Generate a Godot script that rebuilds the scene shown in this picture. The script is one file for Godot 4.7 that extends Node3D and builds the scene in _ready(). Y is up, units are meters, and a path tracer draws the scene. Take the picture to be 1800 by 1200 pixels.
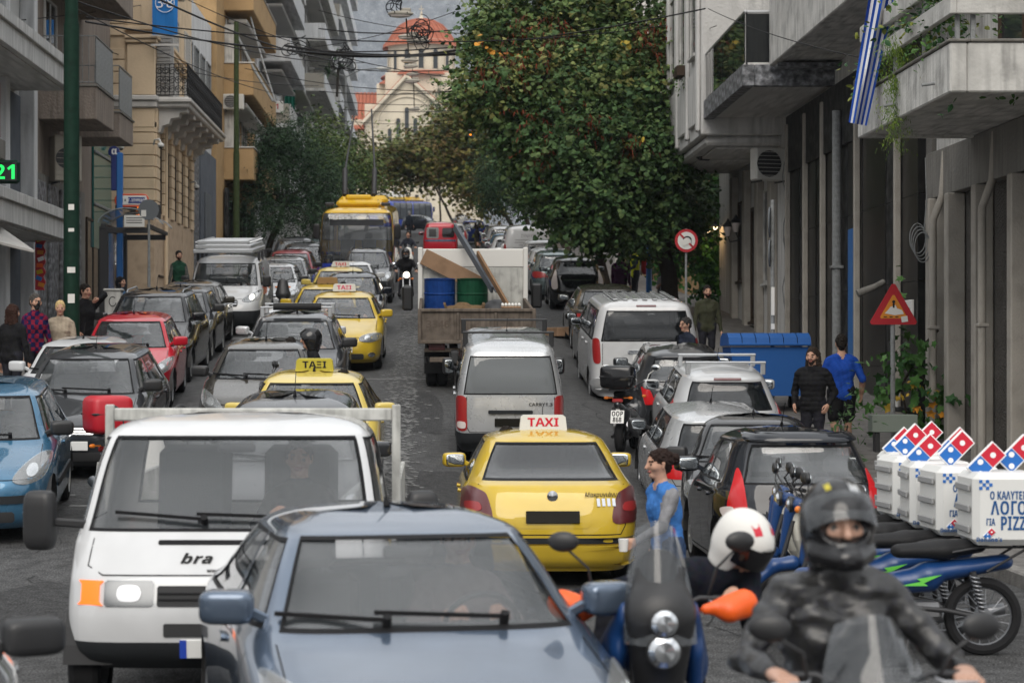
extends Node3D
# A steep city street in traffic,seen through a long lens. Street axis runs along -Z,y is up,metres.
# A point X,Y at distance D (= -Z) falls on the 1800 x 1200 photograph at 760 + 3600 X / D,620 - 3600 (Y - 2.2) / D.
const FOC := 3600.0
const EYE := 2.2
var M := {}
var used_names := {}
var rng := RandomNumberGenerator.new()

class MB:
	var v := PackedVector3Array()
	var n := PackedVector3Array()
	var c := PackedColorArray()
	var col := Color(1,1,1)
	var xf := Transform3D.IDENTITY
	func put(a: Vector3,b: Vector3,d: Vector3,na: Vector3,nb: Vector3,nd: Vector3) -> void:
		v.append(xf*a); v.append(xf*d); v.append(xf*b)
		n.append((xf.basis*na).normalized()); n.append((xf.basis*nd).normalized()); n.append((xf.basis*nb).normalized())
		c.append(col); c.append(col); c.append(col)
	func tri(a: Vector3,b: Vector3,d: Vector3) -> void:
		var m := (b - a).cross(d - a)
		if m.length_squared() < 1e-16:
			return
		m = m.normalized()
		put(a,b,d,m,m,m)
	func quad(a: Vector3,b: Vector3,d: Vector3,e: Vector3) -> void:
		tri(a,b,d); tri(a,d,e)
	func smooth(a: Vector3,b: Vector3,d: Vector3,na: Vector3,nb: Vector3,nd: Vector3) -> void:
		var m := (b - a).cross(d - a)
		if m.length_squared() < 1e-18:
			return
		if m.dot(na+nb+nd) < 0.0:
			put(a,d,b,na,nd,nb)
		else:
			put(a,b,d,na,nb,nd)
	func out(a: Vector3,b: Vector3,d: Vector3,mid: Vector3) -> void:
		if (b - a).cross(d - a).dot((a+b+d)/3.0 - mid) < 0.0:
			tri(a,d,b)
		else:
			tri(a,b,d)
	func box(mid: Vector3,size: Vector3,bev := 0.0) -> void:
		var h := size*0.5
		bev = minf(bev,minf(h.x,minf(h.y,h.z))*0.9)
		var P := func(s: Vector3,a: int) -> Vector3:
			var q := Vector3(s.x*(h.x - bev),s.y*(h.y - bev),s.z*(h.z - bev))
			q[a] = s[a]*h[a]
			return mid+q
		for a in 3:
			var b := (a+1) % 3
			var d := (a+2) % 3
			for s in [-1.0,1.0]:
				var q := []
				for k in [[-1.0,-1.0],[1.0,-1.0],[1.0,1.0],[-1.0,1.0]]:
					var sv := Vector3()
					sv[a] = s; sv[b] = k[0]; sv[d] = k[1]
					q.append(P.call(sv,a))
				out(q[0],q[1],q[2],mid); out(q[0],q[2],q[3],mid)
		if bev <= 0.0:
			return
		for a in 3:
			var b := (a+1) % 3
			var d := (a+2) % 3
			for sa in [-1.0,1.0]:
				for sb in [-1.0,1.0]:
					var s0 := Vector3()
					s0[a] = sa; s0[b] = sb; s0[d] = -1.0
					var s1 := s0
					s1[d] = 1.0
					var q0: Vector3 = P.call(s0,a)
					var q1: Vector3 = P.call(s1,a)
					var q2: Vector3 = P.call(s1,b)
					var q3: Vector3 = P.call(s0,b)
					out(q0,q1,q2,mid); out(q0,q2,q3,mid)
		for i in 8:
			var s := Vector3(1 if i & 1 else -1,1 if i & 2 else -1,1 if i & 4 else -1)
			out(P.call(s,0),P.call(s,1),P.call(s,2),mid)
	func bar(a: Vector3,b: Vector3,w: float,h: float,bev := 0.0) -> void:
		var keep := xf
		xf = xf*seg_frame(a,b)
		box(Vector3(0,0,0),Vector3(w,h,a.distance_to(b)),bev)
		xf = keep
	static func seg_frame(a: Vector3,b: Vector3) -> Transform3D:
		var z := (b - a).normalized()
		var up := Vector3.UP if absf(z.y) < 0.98 else Vector3.BACK
		var x := up.cross(z).normalized()
		return Transform3D(Basis(x,z.cross(x),z),(a+b)*0.5)
	func cyl(a: Vector3,b: Vector3,r0: float,r1 := -1.0,sides := 12,caps := true) -> void:
		if r1 < 0.0:
			r1 = r0
		var f := seg_frame(a,b)
		var X := f.basis.x
		var Y := f.basis.y
		for k in sides:
			var t0 := TAU*k/sides
			var t1 := TAU*(k+1)/sides
			var d0 := X*cos(t0)+Y*sin(t0)
			var d1 := X*cos(t1)+Y*sin(t1)
			smooth(a+d0*r0,b+d0*r1,b+d1*r1,d0,d0,d1)
			smooth(a+d0*r0,b+d1*r1,a+d1*r0,d0,d1,d1)
			if caps:
				out(a,a+d0*r0,a+d1*r0,b); out(b,b+d0*r1,b+d1*r1,a)
	func tube(p: PackedVector3Array,r: float,sides := 6,r_end := -1.0) -> void:
		var rings := []
		var X := Vector3.ZERO
		for i in p.size():
			var z := (p[mini(i+1,p.size() - 1)] - p[maxi(i - 1,0)]).normalized()
			if X == Vector3.ZERO:
				X = (Vector3.UP if absf(z.y) < 0.95 else Vector3.RIGHT).cross(z).normalized()
			X = (X - z*X.dot(z)).normalized()
			var Y := z.cross(X)
			var ring := PackedVector3Array()
			for k in sides:
				ring.append(X*cos(TAU*k/sides)+Y*sin(TAU*k/sides))
			rings.append(ring)
		var e := r if r_end < 0.0 else r_end
		for i in p.size() - 1:
			var ra := lerpf(r,e,float(i)/(p.size() - 1))
			var rb := lerpf(r,e,float(i+1)/(p.size() - 1))
			for k in sides:
				var m := (k+1) % sides
				var A: PackedVector3Array = rings[i]
				var B: PackedVector3Array = rings[i+1]
				smooth(p[i]+A[k]*ra,p[i+1]+B[k]*rb,p[i+1]+B[m]*rb,A[k],B[k],B[m])
				smooth(p[i]+A[k]*ra,p[i+1]+B[m]*rb,p[i]+A[m]*ra,A[k],B[m],A[m])
		for k in sides:
			var m := (k+1) % sides
			var l := p.size() - 1
			out(p[0],p[0]+rings[0][k]*r,p[0]+rings[0][m]*r,p[1])
			out(p[l],p[l]+rings[l][k]*e,p[l]+rings[l][m]*e,p[l - 1])
	# profile of (radius,height along local Y); smooth
	func lathe(prof: Array,sides := 20) -> void:
		for i in prof.size() - 1:
			var a: Vector2 = prof[i]
			var b: Vector2 = prof[i+1]
			var d := (b - a).normalized()
			for k in sides:
				var c0 := cos(TAU*k/sides)
				var s0 := sin(TAU*k/sides)
				var c1 := cos(TAU*(k+1)/sides)
				var s1 := sin(TAU*(k+1)/sides)
				var n0 := Vector3(d.y*c0,-d.x,d.y*s0)
				var n1 := Vector3(d.y*c1,-d.x,d.y*s1)
				smooth(Vector3(a.x*c0,a.y,a.x*s0),Vector3(b.x*c0,b.y,b.x*s0),Vector3(b.x*c1,b.y,b.x*s1),n0,n0,n1)
				smooth(Vector3(a.x*c0,a.y,a.x*s0),Vector3(b.x*c1,b.y,b.x*s1),Vector3(a.x*c1,a.y,a.x*s1),n0,n1,n1)
	func ball(mid: Vector3,r: Vector3,seg := 10) -> void:
		var f := func(i: int,j: int) -> Vector3:
			var th := PI*i/seg
			var ph := TAU*j/(seg*2)
			return Vector3(sin(th)*cos(ph),cos(th),sin(th)*sin(ph))
		for i in seg:
			for j in seg*2:
				var a: Vector3 = f.call(i,j)
				var b: Vector3 = f.call(i+1,j)
				var d: Vector3 = f.call(i+1,j+1)
				var e: Vector3 = f.call(i,j+1)
				smooth(mid+a*r,mid+b*r,mid+d*r,a/r,b/r,d/r)
				smooth(mid+a*r,mid+d*r,mid+e*r,a/r,d/r,e/r)
	# rounded box: a ball squared off by e
	func pillow(mid: Vector3,r: Vector3,e := 0.4,seg := 9) -> void:
		var pw := func(v: float,p: float) -> float:
			return signf(v)*pow(absf(v),p)
		var f := func(i: int,j: int) -> Array:
			var a := PI*i/seg - PI/2
			var b := TAU*j/(seg*2)
			var q := Vector3(pw.call(cos(a),e)*pw.call(cos(b),e),pw.call(sin(a),e),pw.call(cos(a),e)*pw.call(sin(b),e))
			var m := Vector3(pw.call(cos(a),2.0 - e)*pw.call(cos(b),2.0 - e)/r.x,pw.call(sin(a),2.0 - e)/r.y,pw.call(cos(a),2.0 - e)*pw.call(sin(b),2.0 - e)/r.z)
			return [mid+q*r,m.normalized()]
		for i in seg:
			for j in seg*2:
				var q := [f.call(i,j),f.call(i+1,j),f.call(i+1,j+1),f.call(i,j+1)]
				smooth(q[0][0],q[1][0],q[2][0],q[0][1],q[1][1],q[2][1])
				smooth(q[0][0],q[2][0],q[3][0],q[0][1],q[2][1],q[3][1])
	# polygon in XY pushed along Z from z0 to z1
	func prism(poly: PackedVector2Array,z0: float,z1: float) -> void:
		var area := 0.0
		for i in poly.size():
			area += poly[i].cross(poly[(i+1) % poly.size()])
		if area < 0.0:
			poly.reverse()
		var ids := Geometry2D.triangulate_polygon(poly)
		for i in range(0,ids.size(),3):
			var a := poly[ids[i]]
			var b := poly[ids[i+1]]
			var d := poly[ids[i+2]]
			if (b - a).cross(d - a) < 0.0:
				var s := b
				b = d
				d = s
			tri(Vector3(a.x,a.y,z1),Vector3(b.x,b.y,z1),Vector3(d.x,d.y,z1))
			tri(Vector3(a.x,a.y,z0),Vector3(d.x,d.y,z0),Vector3(b.x,b.y,z0))
		for i in poly.size():
			var a := poly[i]
			var b := poly[(i+1) % poly.size()]
			quad(Vector3(a.x,a.y,z0),Vector3(b.x,b.y,z0),Vector3(b.x,b.y,z1),Vector3(a.x,a.y,z1))
	func mesh() -> ArrayMesh:
		var m := ArrayMesh.new()
		if v.is_empty():
			return m
		var arr := []
		arr.resize(Mesh.ARRAY_MAX)
		arr[Mesh.ARRAY_VERTEX] = v
		arr[Mesh.ARRAY_NORMAL] = n
		arr[Mesh.ARRAY_COLOR] = c
		m.add_surface_from_arrays(Mesh.PRIMITIVE_TRIANGLES,arr)
		return m

# monotone cubic through [x0,y0,x1,y1 ...]
class C1:
	var x := PackedFloat32Array()
	var y := PackedFloat32Array()
	var m := PackedFloat32Array()
	func _init(p: Array,kx := 1.0,ky := 1.0) -> void:
		for i in range(0,p.size(),2):
			x.append(p[i]*kx); y.append(p[i+1]*ky)
		var k := x.size()
		m.resize(k)
		for i in k:
			if i == 0 or i == k - 1:
				var a := maxi(i - 1,0)
				m[i] = (y[a+1] - y[a])/(x[a+1] - x[a]) if k > 1 else 0.0
				continue
			var d0 := (y[i] - y[i - 1])/(x[i] - x[i - 1])
			var d1 := (y[i+1] - y[i])/(x[i+1] - x[i])
			m[i] = 0.0 if d0*d1 <= 0.0 else 2.0*d0*d1/(d0+d1)
	func f(q: float) -> float:
		var k := x.size()
		if q <= x[0]:
			return y[0]
		if q >= x[k - 1]:
			return y[k - 1]
		var i := 0
		while x[i+1] < q:
			i += 1
		var h := x[i+1] - x[i]
		var t := (q - x[i])/h
		var t2 := t*t
		var t3 := t2*t
		return (2*t3 - 3*t2+1)*y[i]+(t3 - 2*t2+t)*h*m[i]+(3*t2 - 2*t3)*y[i+1]+(t3 - t2)*h*m[i+1]

func rise(d: float) -> float:
	if d < 16.5:
		return 0.0
	if d < 20.5:
		return 0.083*(d - 16.5)*(d - 16.5)/8.0
	if d < 150.0:
		return 0.083*(d - 18.5)
	return 10.915+0.065*(d - 150.0)

# height of the road bed at x and distance d; the climb begins later on the right-hand side
func gy(x: float,d: float) -> float:
	return rise(d - 5.5*smoothstep(-2.5,2.0,x)*(1.0 - smoothstep(22.0,40.0,d))) - 0.32*smoothstep(2.0,4.0,x)*smoothstep(21.0,28.0,d)*(1.0 - smoothstep(38.0,58.0,d))

func at(px: float,py: float,d: float) -> Vector3:
	return Vector3((px - 760.0)*d/FOC,EYE - (py - 620.0)*d/FOC,-d)

func on_road(x: float,d: float,up := 0.0) -> Vector3:
	return Vector3(x,gy(x,d)+up,-d)

func numbered(called: String) -> String:
	used_names[called] = used_names.get(called,0)+1
	return called if used_names[called] == 1 else "%s_%03d" % [called,used_names[called] - 1]

func part(mb: MB,called: String,m: Material,parent: Node) -> MeshInstance3D:
	var o := MeshInstance3D.new()
	o.name = called
	var me := mb.mesh()
	if me.get_surface_count():
		me.surface_set_material(0,m)
	o.mesh = me
	parent.add_child(o,true)
	return o

func again(me: Mesh,called: String,parent: Node,t: Transform3D) -> MeshInstance3D:
	var o := MeshInstance3D.new()
	o.name = called
	o.mesh = me
	o.transform = t
	parent.add_child(o,true)
	return o

func tag(o: Node,label: String,category: String,group := "",kind := "") -> void:
	o.set_meta("label",label)
	o.set_meta("category",category)
	if group:
		o.set_meta("group",group)
	if kind:
		o.set_meta("kind",kind)

func thing(called: String,label: String,category: String,where := Vector3.ZERO,turn := 0.0,group := "") -> Node3D:
	var o := Node3D.new()
	o.name = numbered(called)
	add_child(o)
	o.position = where
	o.rotation.y = turn
	tag(o,label,category,group)
	return o

func ground(mb: MB,called: String,m: Material,label: String,category: String) -> MeshInstance3D:
	var o := part(mb,numbered(called),m,self)
	tag(o,label,category,"","structure")
	return o

func lin(r: float,g: float,b: float,a := 1.0) -> Color:
	var c := Color(r,g,b).linear_to_srgb()
	c.a = a
	return c

func mat(key: String,c: Color,rough := 0.8,metal := 0.0) -> StandardMaterial3D:
	if M.has(key):
		return M[key]
	var m := StandardMaterial3D.new()
	m.resource_name = key
	m.albedo_color = lin(c.r,c.g,c.b)
	m.roughness = rough
	m.metallic = metal
	if rough >= 0.5 and metal < 0.2:
		m.metallic_specular = 0.22
	M[key] = m
	return m

func noise_tex(freq: float,lo: float,hi: float,oct := 4,size := 512,sd := 1,cells := false,mid := -1.0) -> NoiseTexture2D:
	var f := FastNoiseLite.new()
	f.seed = sd
	f.noise_type = FastNoiseLite.TYPE_CELLULAR if cells else FastNoiseLite.TYPE_SIMPLEX_SMOOTH
	f.frequency = freq
	f.fractal_octaves = oct
	var t := NoiseTexture2D.new()
	t.width = size
	t.height = size
	t.seamless = true
	t.noise = f
	var g := Gradient.new()
	g.offsets = PackedFloat32Array([0.0,0.5,1.0])
	var mm := (lo+hi)*0.5 if mid < 0.0 else mid
	g.colors = PackedColorArray([Color(lo,lo,lo),Color(mm,mm,mm),Color(hi,hi,hi)])
	t.color_ramp = g
	return t

# a rough surface: base colour times two layers of mottling,with fine relief
func rough(key: String,c: Color,ro := 0.85,tone := "blotch",scale := 0.5,grain := "grain",gscale := 2.0,relief := 0.4) -> StandardMaterial3D:
	if M.has(key):
		return M[key]
	var m := mat(key,c,ro)
	m.albedo_texture = M["t_"+tone]
	m.uv1_triplanar = true
	m.uv1_world_triplanar = true
	m.uv1_scale = Vector3.ONE*scale
	if grain:
		m.detail_enabled = true
		m.detail_blend_mode = BaseMaterial3D.BLEND_MODE_MUL
		m.detail_albedo = M["t_"+grain]
		m.detail_uv_layer = BaseMaterial3D.DETAIL_UV_2
		m.uv2_triplanar = true
		m.uv2_world_triplanar = true
		m.uv2_scale = Vector3.ONE*gscale
	if relief > 0.0:
		m.heightmap_enabled = true
		m.heightmap_scale = relief
		m.heightmap_texture = M["t_relief"]
	return m

func paint(key: String,c: Color,flake := 0.15) -> StandardMaterial3D:
	if M.has(key):
		return M[key]
	var m := mat(key,c,0.42,flake)
	m.clearcoat_enabled = true
	m.clearcoat = 1.0
	m.clearcoat_roughness = 0.03
	m.albedo_texture = M["t_dust"]
	m.uv1_triplanar = true
	m.uv1_scale = Vector3.ONE*0.6
	m.roughness_texture = M["t_streak"]
	m.roughness = 0.45 - 0.3*minf(flake,0.6)
	m.metallic_specular = 0.15
	return m

func glass(key: String,c: Color,alpha: float) -> StandardMaterial3D:
	if M.has(key):
		return M[key]
	var m := mat(key,c,0.03)
	m.albedo_color.a = alpha
	m.transparency = BaseMaterial3D.TRANSPARENCY_ALPHA
	return m

func glow(key: String,c: Color,power: float) -> StandardMaterial3D:
	var m := mat(key,c*0.5,0.4)
	m.emission_enabled = true
	m.emission = lin(c.r,c.g,c.b)
	m.emission_energy_multiplier = power
	return m

func write(s: String,high: float,m: Material,parent: Node,t: Transform3D,called := "lettering",bold := true,wide := 1.0,deep := 0.004) -> MeshInstance3D:
	var f := SystemFont.new()
	f.font_names = PackedStringArray(["Droid Sans"])
	f.font_weight = 700 if bold else 400
	var tm := TextMesh.new()
	tm.font = f
	tm.text = s.replace("Ν","N")  # the capital nu of this font cannot be meshed; the Latin letter has the same shape
	tm.font_size = 32
	tm.pixel_size = high/32.0*1.38
	tm.depth = deep
	tm.curve_step = 0.9
	var o := MeshInstance3D.new()
	o.name = called
	tm.material = m
	o.mesh = tm
	o.transform = t.scaled_local(Vector3(wide,1,1))
	parent.add_child(o,true)
	return o

func make_textures() -> void:
	M["t_blotch"] = noise_tex(0.008,0.74,1.0,5,512,3,false,0.93)
	M["t_soft"] = noise_tex(0.006,0.88,1.0,3,512,5,false,0.97)
	M["t_grain"] = noise_tex(0.12,0.78,1.0,3,512,7,false,0.94)
	M["t_relief"] = noise_tex(0.06,0.0,1.0,5,512,9)
	M["t_dust"] = noise_tex(0.008,0.93,1.0,3,512,11)
	M["t_streak"] = noise_tex(0.012,0.7,1.0,3,512,13)
	M["t_marble"] = noise_tex(0.01,0.3,1.0,6,512,17,false,0.62)
	M["t_rock"] = noise_tex(0.012,0.35,1.0,6,1024,19,false,0.7)
	M["t_asphalt"] = noise_tex(0.16,0.1,1.0,3,512,23,false,0.58)
	M["t_patch"] = noise_tex(0.012,0.68,1.0,6,1024,29,false,0.88)
	M["t_leafy"] = noise_tex(0.03,0.6,1.0,3,256,31)
	# rain streaks on old render: tall thin blotches
	var f := FastNoiseLite.new()
	f.seed = 41
	f.frequency = 0.02
	f.fractal_octaves = 4
	var im := Image.create(256,256,false,Image.FORMAT_RGB8)
	for y in 256:
		for x in 256:
			var a := minf(1.0,minf(x,255 - x)/40.0)
			var k := lerpf(0.93,clampf(0.95+0.2*f.get_noise_2d(x*3.0,y*0.28),0.6,1.0),a*minf(1.0,minf(y,255 - y)/40.0))
			im.set_pixel(x,y,Color(k,k,k))
	M["t_rain"] = ImageTexture.create_from_image(im)

func make_world() -> void:
	var cam := Camera3D.new()
	cam.name = "camera"
	add_child(cam)
	cam.position = Vector3(0,EYE,0)
	var lens := CameraAttributesPhysical.new()
	lens.frustum_near = 0.2
	lens.frustum_far = 9000.0
	lens.frustum_focal_length = 72.0
	lens.frustum_focus_distance = 27.0
	lens.exposure_aperture = 3.2
	cam.attributes = lens
	cam.projection = Camera3D.PROJECTION_FRUSTUM
	cam.near = 0.2
	cam.far = 9000.0
	cam.size = 0.2*1200.0/FOC
	cam.frustum_offset = Vector2(140.0,20.0)*0.2/FOC
	cam.current = true
	var env := Environment.new()
	env.background_mode = Environment.BG_SKY
	var f := FastNoiseLite.new()
	f.seed = 77
	f.frequency = 1.1
	f.fractal_octaves = 5
	var im := Image.create(512,256,false,Image.FORMAT_RGBF)
	for y in 256:
		var el := (0.5 - (y+0.5)/256.0)*PI
		for x in 512:
			var az := x/512.0*TAU
			var d := Vector3(cos(el)*cos(az),sin(el),cos(el)*sin(az))
			var p := d/maxf(0.28,d.y+0.2)
			var k := clampf(0.5+0.9*f.get_noise_3d(p.x,p.y,p.z),0.0,1.0)
			var b := lerpf(0.55,1.5,k)*(1.0+1.4*maxf(d.y,0.0))*0.68
			im.set_pixel(x,y,Color(b*0.99,b,b*1.01))
	var sm := PanoramaSkyMaterial.new()
	sm.panorama = ImageTexture.create_from_image(im)
	var sky := Sky.new()
	sky.sky_material = sm
	env.sky = sky
	env.background_energy_multiplier = 0.8
	env.tonemap_mode = Environment.TONE_MAPPER_LINEAR
	env.tonemap_exposure = 1.32
	env.sdfgi_enabled = true
	env.ssao_enabled = true
	env.ssil_enabled = true
	env.fog_enabled = true
	env.fog_density = 0.00016
	env.fog_light_color = Color(0.86,0.9,0.95)
	var we := WorldEnvironment.new()
	we.name = "environment"
	we.environment = env
	add_child(we)
	var sun := DirectionalLight3D.new()
	sun.name = "sun"
	sun.light_energy = 0.5
	sun.light_color = Color(1.0,0.97,0.93)
	sun.light_angular_distance = 40.0
	sun.shadow_enabled = true
	sun.rotation_degrees = Vector3(-40,-8,0)
	add_child(sun)

# ---------------------------------------------------------------- vehicles
# A vehicle is a stack of rounded outlines: at each height y the outline reaches fp(y) forward,rp(y) back and wp(y) to the sides.
const HATCH := {
	"fp": [0.17,1.80,0.24,1.91,0.40,1.95,0.56,1.94,0.66,1.89,0.74,1.74,0.84,1.40,0.93,1.06,0.965,0.97,1.37,0.33,1.40,0.24,1.44,0.05,1.47,-0.2,1.482,-0.5],
	"rp": [0.2,-1.84,0.3,-1.93,0.5,-1.95,0.62,-1.94,0.8,-1.90,0.97,-1.83,1.33,-1.52,1.37,-1.52,1.41,-1.44,1.45,-1.22,1.47,-1.0,1.482,-0.6],
	"wp": [0.17,0.76,0.24,0.82,0.45,0.845,0.68,0.855,0.86,0.845,0.93,0.825,0.96,0.795,1.35,0.61,1.39,0.575,1.43,0.49,1.465,0.33,1.482,0.12],
	"nf": [0.2,5.0,0.6,4.6,0.9,5.0,1.0,5.5,1.4,5.5],"nr": [0.2,5.0,0.9,5.0,1.0,5.5,1.48,5.0],
	"zc": -0.12,"y0": 0.985,"y1": 1.355,"wheel": [1.23,-1.23,0.305],"ws": 0.94,"rw": 3.1,"rwy": [1.0,1.32],"side": [[1.09,1.95],[2.05,2.66]],
}
const SEDAN := {
	"fp": [0.17,2.05,0.24,2.18,0.40,2.24,0.56,2.22,0.66,2.16,0.73,2.0,0.82,1.6,0.91,1.15,0.95,1.02,1.33,0.33,1.36,0.22,1.40,0.0,1.425,-0.2,1.435,-0.5],
	"rp": [0.2,-2.12,0.3,-2.22,0.5,-2.26,0.62,-2.25,0.8,-2.20,0.95,-2.12,0.99,-2.02,1.01,-1.86,1.32,-1.12,1.36,-1.02,1.40,-0.82,1.425,-0.65,1.435,-0.55],
	"wp": [0.17,0.78,0.24,0.84,0.45,0.865,0.68,0.87,0.86,0.855,0.93,0.835,0.96,0.81,1.31,0.62,1.35,0.585,1.385,0.50,1.42,0.34,1.435,0.12],
	"nf": [0.2,5.0,0.6,4.6,0.9,5.0,1.0,5.5,1.4,5.5],"nr": [0.2,5.5,0.9,5.5,1.0,6.0,1.43,5.0],
	"zc": -0.15,"y0": 0.975,"y1": 1.315,"wheel": [1.33,-1.25,0.31],"ws": 0.94,"rw": 3.08,"rwy": [1.02,1.31],"side": [[1.09,1.95],[2.05,2.7]],
}
const VAN := {
	"fp": [0.2,2.2,0.3,2.33,0.5,2.38,0.72,2.34,0.86,2.22,1.0,1.95,1.1,1.62,1.18,1.4,1.75,0.72,1.80,0.60,1.86,0.3,1.9,0.0],
	"rp": [0.3,-2.2,0.4,-2.32,0.6,-2.36,1.2,-2.34,1.75,-2.24,1.82,-2.18,1.87,-2.05,1.9,-1.8],
	"wp": [0.2,0.84,0.3,0.93,0.6,0.95,1.1,0.945,1.2,0.925,1.72,0.80,1.80,0.75,1.86,0.62,1.89,0.42,1.9,0.2],
	"nf": [0.2,6.0,1.0,6.0,1.2,6.5,1.9,7.0],"nr": [0.2,12.0,1.9,12.0],
	"zc": -0.2,"y0": 1.2,"y1": 1.7,"wheel": [1.45,-1.5,0.33],"ws": 0.95,"rw": 3.12,"rwy": [1.2,1.7],"side": [[1.09,1.93]],
}

func car_curves(s: Dictionary,kw: float,kh: float,kl: float) -> Dictionary:
	var k := s.duplicate()
	for q in ["fp","rp"]:
		k[q] = C1.new(s[q],kh,kl)
	k.wp = C1.new(s.wp,kh,kw)
	k.nf = C1.new(s.nf,kh)
	k.nr = C1.new(s.nr,kh)
	k.zc = s.zc*kl
	k.y0 = s.y0*kh
	k.y1 = s.y1*kh
	k.rwy = [s.rwy[0]*kh,s.rwy[1]*kh]
	k.wheel = [s.wheel[0]*kl,s.wheel[1]*kl,s.wheel[2]]
	k.bot = s.wp[0]*kh
	k.top = s.wp[s.wp.size() - 2]*kh
	k.W = 0.0
	for i in range(1,s.wp.size(),2):
		k.W = maxf(k.W,s.wp[i]*kw)
	k.F = 0.0
	for i in range(1,s.fp.size(),2):
		k.F = maxf(k.F,s.fp[i]*kl)
	k.R = 0.0
	for i in range(1,s.rp.size(),2):
		k.R = minf(k.R,s.rp[i]*kl)
	return k

func shell(k: Dictionary,t: float,y: float) -> Vector3:
	var W: float = k.wp.f(y)
	var zc: float = k.zc
	var front := t < 2.0
	var n: float = (k.nf if front else k.nr).f(y)
	var L: float = ((k.fp if front else k.rp) as C1).f(y) - zc
	var sc := pow(2.0,-1.0/n)
	var u := t if front else 4.0 - t
	if u <= 1.0:
		var s := u*sc
		return Vector3(W*s,y,zc+L*pow(1.0 - pow(s,n),1.0/n))
	var q := (2.0 - u)*sc
	return Vector3(W*pow(1.0 - pow(q,n),1.0/n),y,zc+L*q)

# a point on the front (face 1) or back (face -1) of the body,seen straight on at x,y
func on_face(k: Dictionary,face: float,x: float,y: float) -> Vector3:
	var W: float = k.wp.f(y)
	var n: float = (k.nf if face > 0.0 else k.nr).f(y)
	var L: float = ((k.fp if face > 0.0 else k.rp) as C1).f(y) - float(k.zc)
	var s := clampf(absf(x)/W,0.0,0.992)
	return Vector3(signf(x)*s*W,y,k.zc+L*pow(1.0 - pow(s,n),1.0/n))

func on_side(k: Dictionary,side: float,z: float,y: float) -> Vector3:
	var W: float = k.wp.f(y)
	var front: bool = z > float(k.zc)
	var n: float = (k.nf if front else k.nr).f(y)
	var L: float = ((k.fp if front else k.rp) as C1).f(y) - float(k.zc)
	var q := clampf(absf((z - float(k.zc))/L),0.0,0.995)
	return Vector3(side*W*pow(1.0 - pow(q,n),1.0/n),y,z)

func skin(k: Dictionary,face: int,side: float,u: float,y: float,off: float) -> Array:
	var e := 0.012
	var f := func(a: float,b: float) -> Vector3:
		return on_face(k,face,a,b) if face != 0 else on_side(k,side,a,b)
	var p: Vector3 = f.call(u,y)
	var pu: Vector3 = f.call(u+e,y) - f.call(u - e,y)
	var pv: Vector3 = f.call(u,y+e) - f.call(u,y - e)
	var n := pu.cross(pv).normalized()
	var outward := Vector3(0.2*signf(p.x),0.1,face) if face != 0 else Vector3(side,0.05,0)
	if n.dot(outward) < 0.0:
		n = -n
	return [p+n*off,n]

func round_outline(pts: Array,times := 4) -> PackedVector2Array:
	var o := PackedVector2Array()
	var c := pts.size()
	for i in c:
		for j in times:
			o.append((pts[i] as Vector2).cubic_interpolate(pts[(i+1) % c],pts[(i - 1+c) % c],pts[(i+2) % c],float(j)/times))
	return o

# a skin-tight piece (lamp,grille,plate ...) of outline pts,standing off the body by off
func patch(mb: MB,k: Dictionary,face: int,side: float,outline: PackedVector2Array,off: float,dome := 0.0) -> void:
	var mid := Vector2.ZERO
	for p in outline:
		mid += p/outline.size()
	var rings := [0.0,0.4,0.75,1.0]
	var c := outline.size()
	var grid := []
	for r in rings:
		var row := []
		for i in c:
			var p: Vector2 = mid.lerp(outline[i],r)
			row.append(skin(k,face,side,p.x,p.y,off+dome*(1.0 - r*r)))
		grid.append(row)
	for i in rings.size() - 1:
		for j in c:
			var m := (j+1) % c
			var a: Array = grid[i][j]
			var b: Array = grid[i+1][j]
			var d: Array = grid[i+1][m]
			var e: Array = grid[i][m]
			mb.smooth(a[0],b[0],d[0],a[1],b[1],d[1])
			if i > 0:
				mb.smooth(a[0],d[0],e[0],a[1],d[1],e[1])
	for j in c:
		var m := (j+1) % c
		var a: Array = grid[rings.size() - 1][j]
		var b: Array = grid[rings.size() - 1][m]
		mb.quad(a[0],b[0],b[0] - b[1]*(off+0.01),a[0] - a[1]*(off+0.01))

func mirrored(pts: Array,s: float) -> Array:
	var o := []
	for p in pts:
		o.append(Vector2(p.x*s,p.y))
	return o

func seam(mb: MB,k: Dictionary,face: int,side: float,line: Array,w := 0.007) -> void:
	var prev := []
	for i in line.size() - 1:
		var a: Vector2 = line[i]
		var b: Vector2 = line[i+1]
		var d := (b - a).normalized().orthogonal()*w*0.5
		var steps := maxi(1,int(a.distance_to(b)/0.07))
		for j in steps:
			var p := a.lerp(b,float(j)/steps)
			var q := a.lerp(b,float(j+1)/steps)
			var A := skin(k,face,side,p.x+d.x,p.y+d.y,0.0025)
			var B := skin(k,face,side,p.x - d.x,p.y - d.y,0.0025)
			var C := skin(k,face,side,q.x - d.x,q.y - d.y,0.0025)
			var D := skin(k,face,side,q.x+d.x,q.y+d.y,0.0025)
			mb.smooth(A[0],B[0],C[0],A[1],B[1],C[1])
			mb.smooth(A[0],C[0],D[0],A[1],C[1],D[1])

func rect(x0: float,y0: float,x1: float,y1: float,r := 0.15) -> Array:
	var a := minf(absf(x1 - x0),absf(y1 - y0))*r
	return [Vector2(x0+a,y0),Vector2(x1 - a,y0),Vector2(x1,y0+a),Vector2(x1,y1 - a),Vector2(x1 - a,y1),Vector2(x0+a,y1),Vector2(x0,y1 - a),Vector2(x0,y0+a)]

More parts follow.
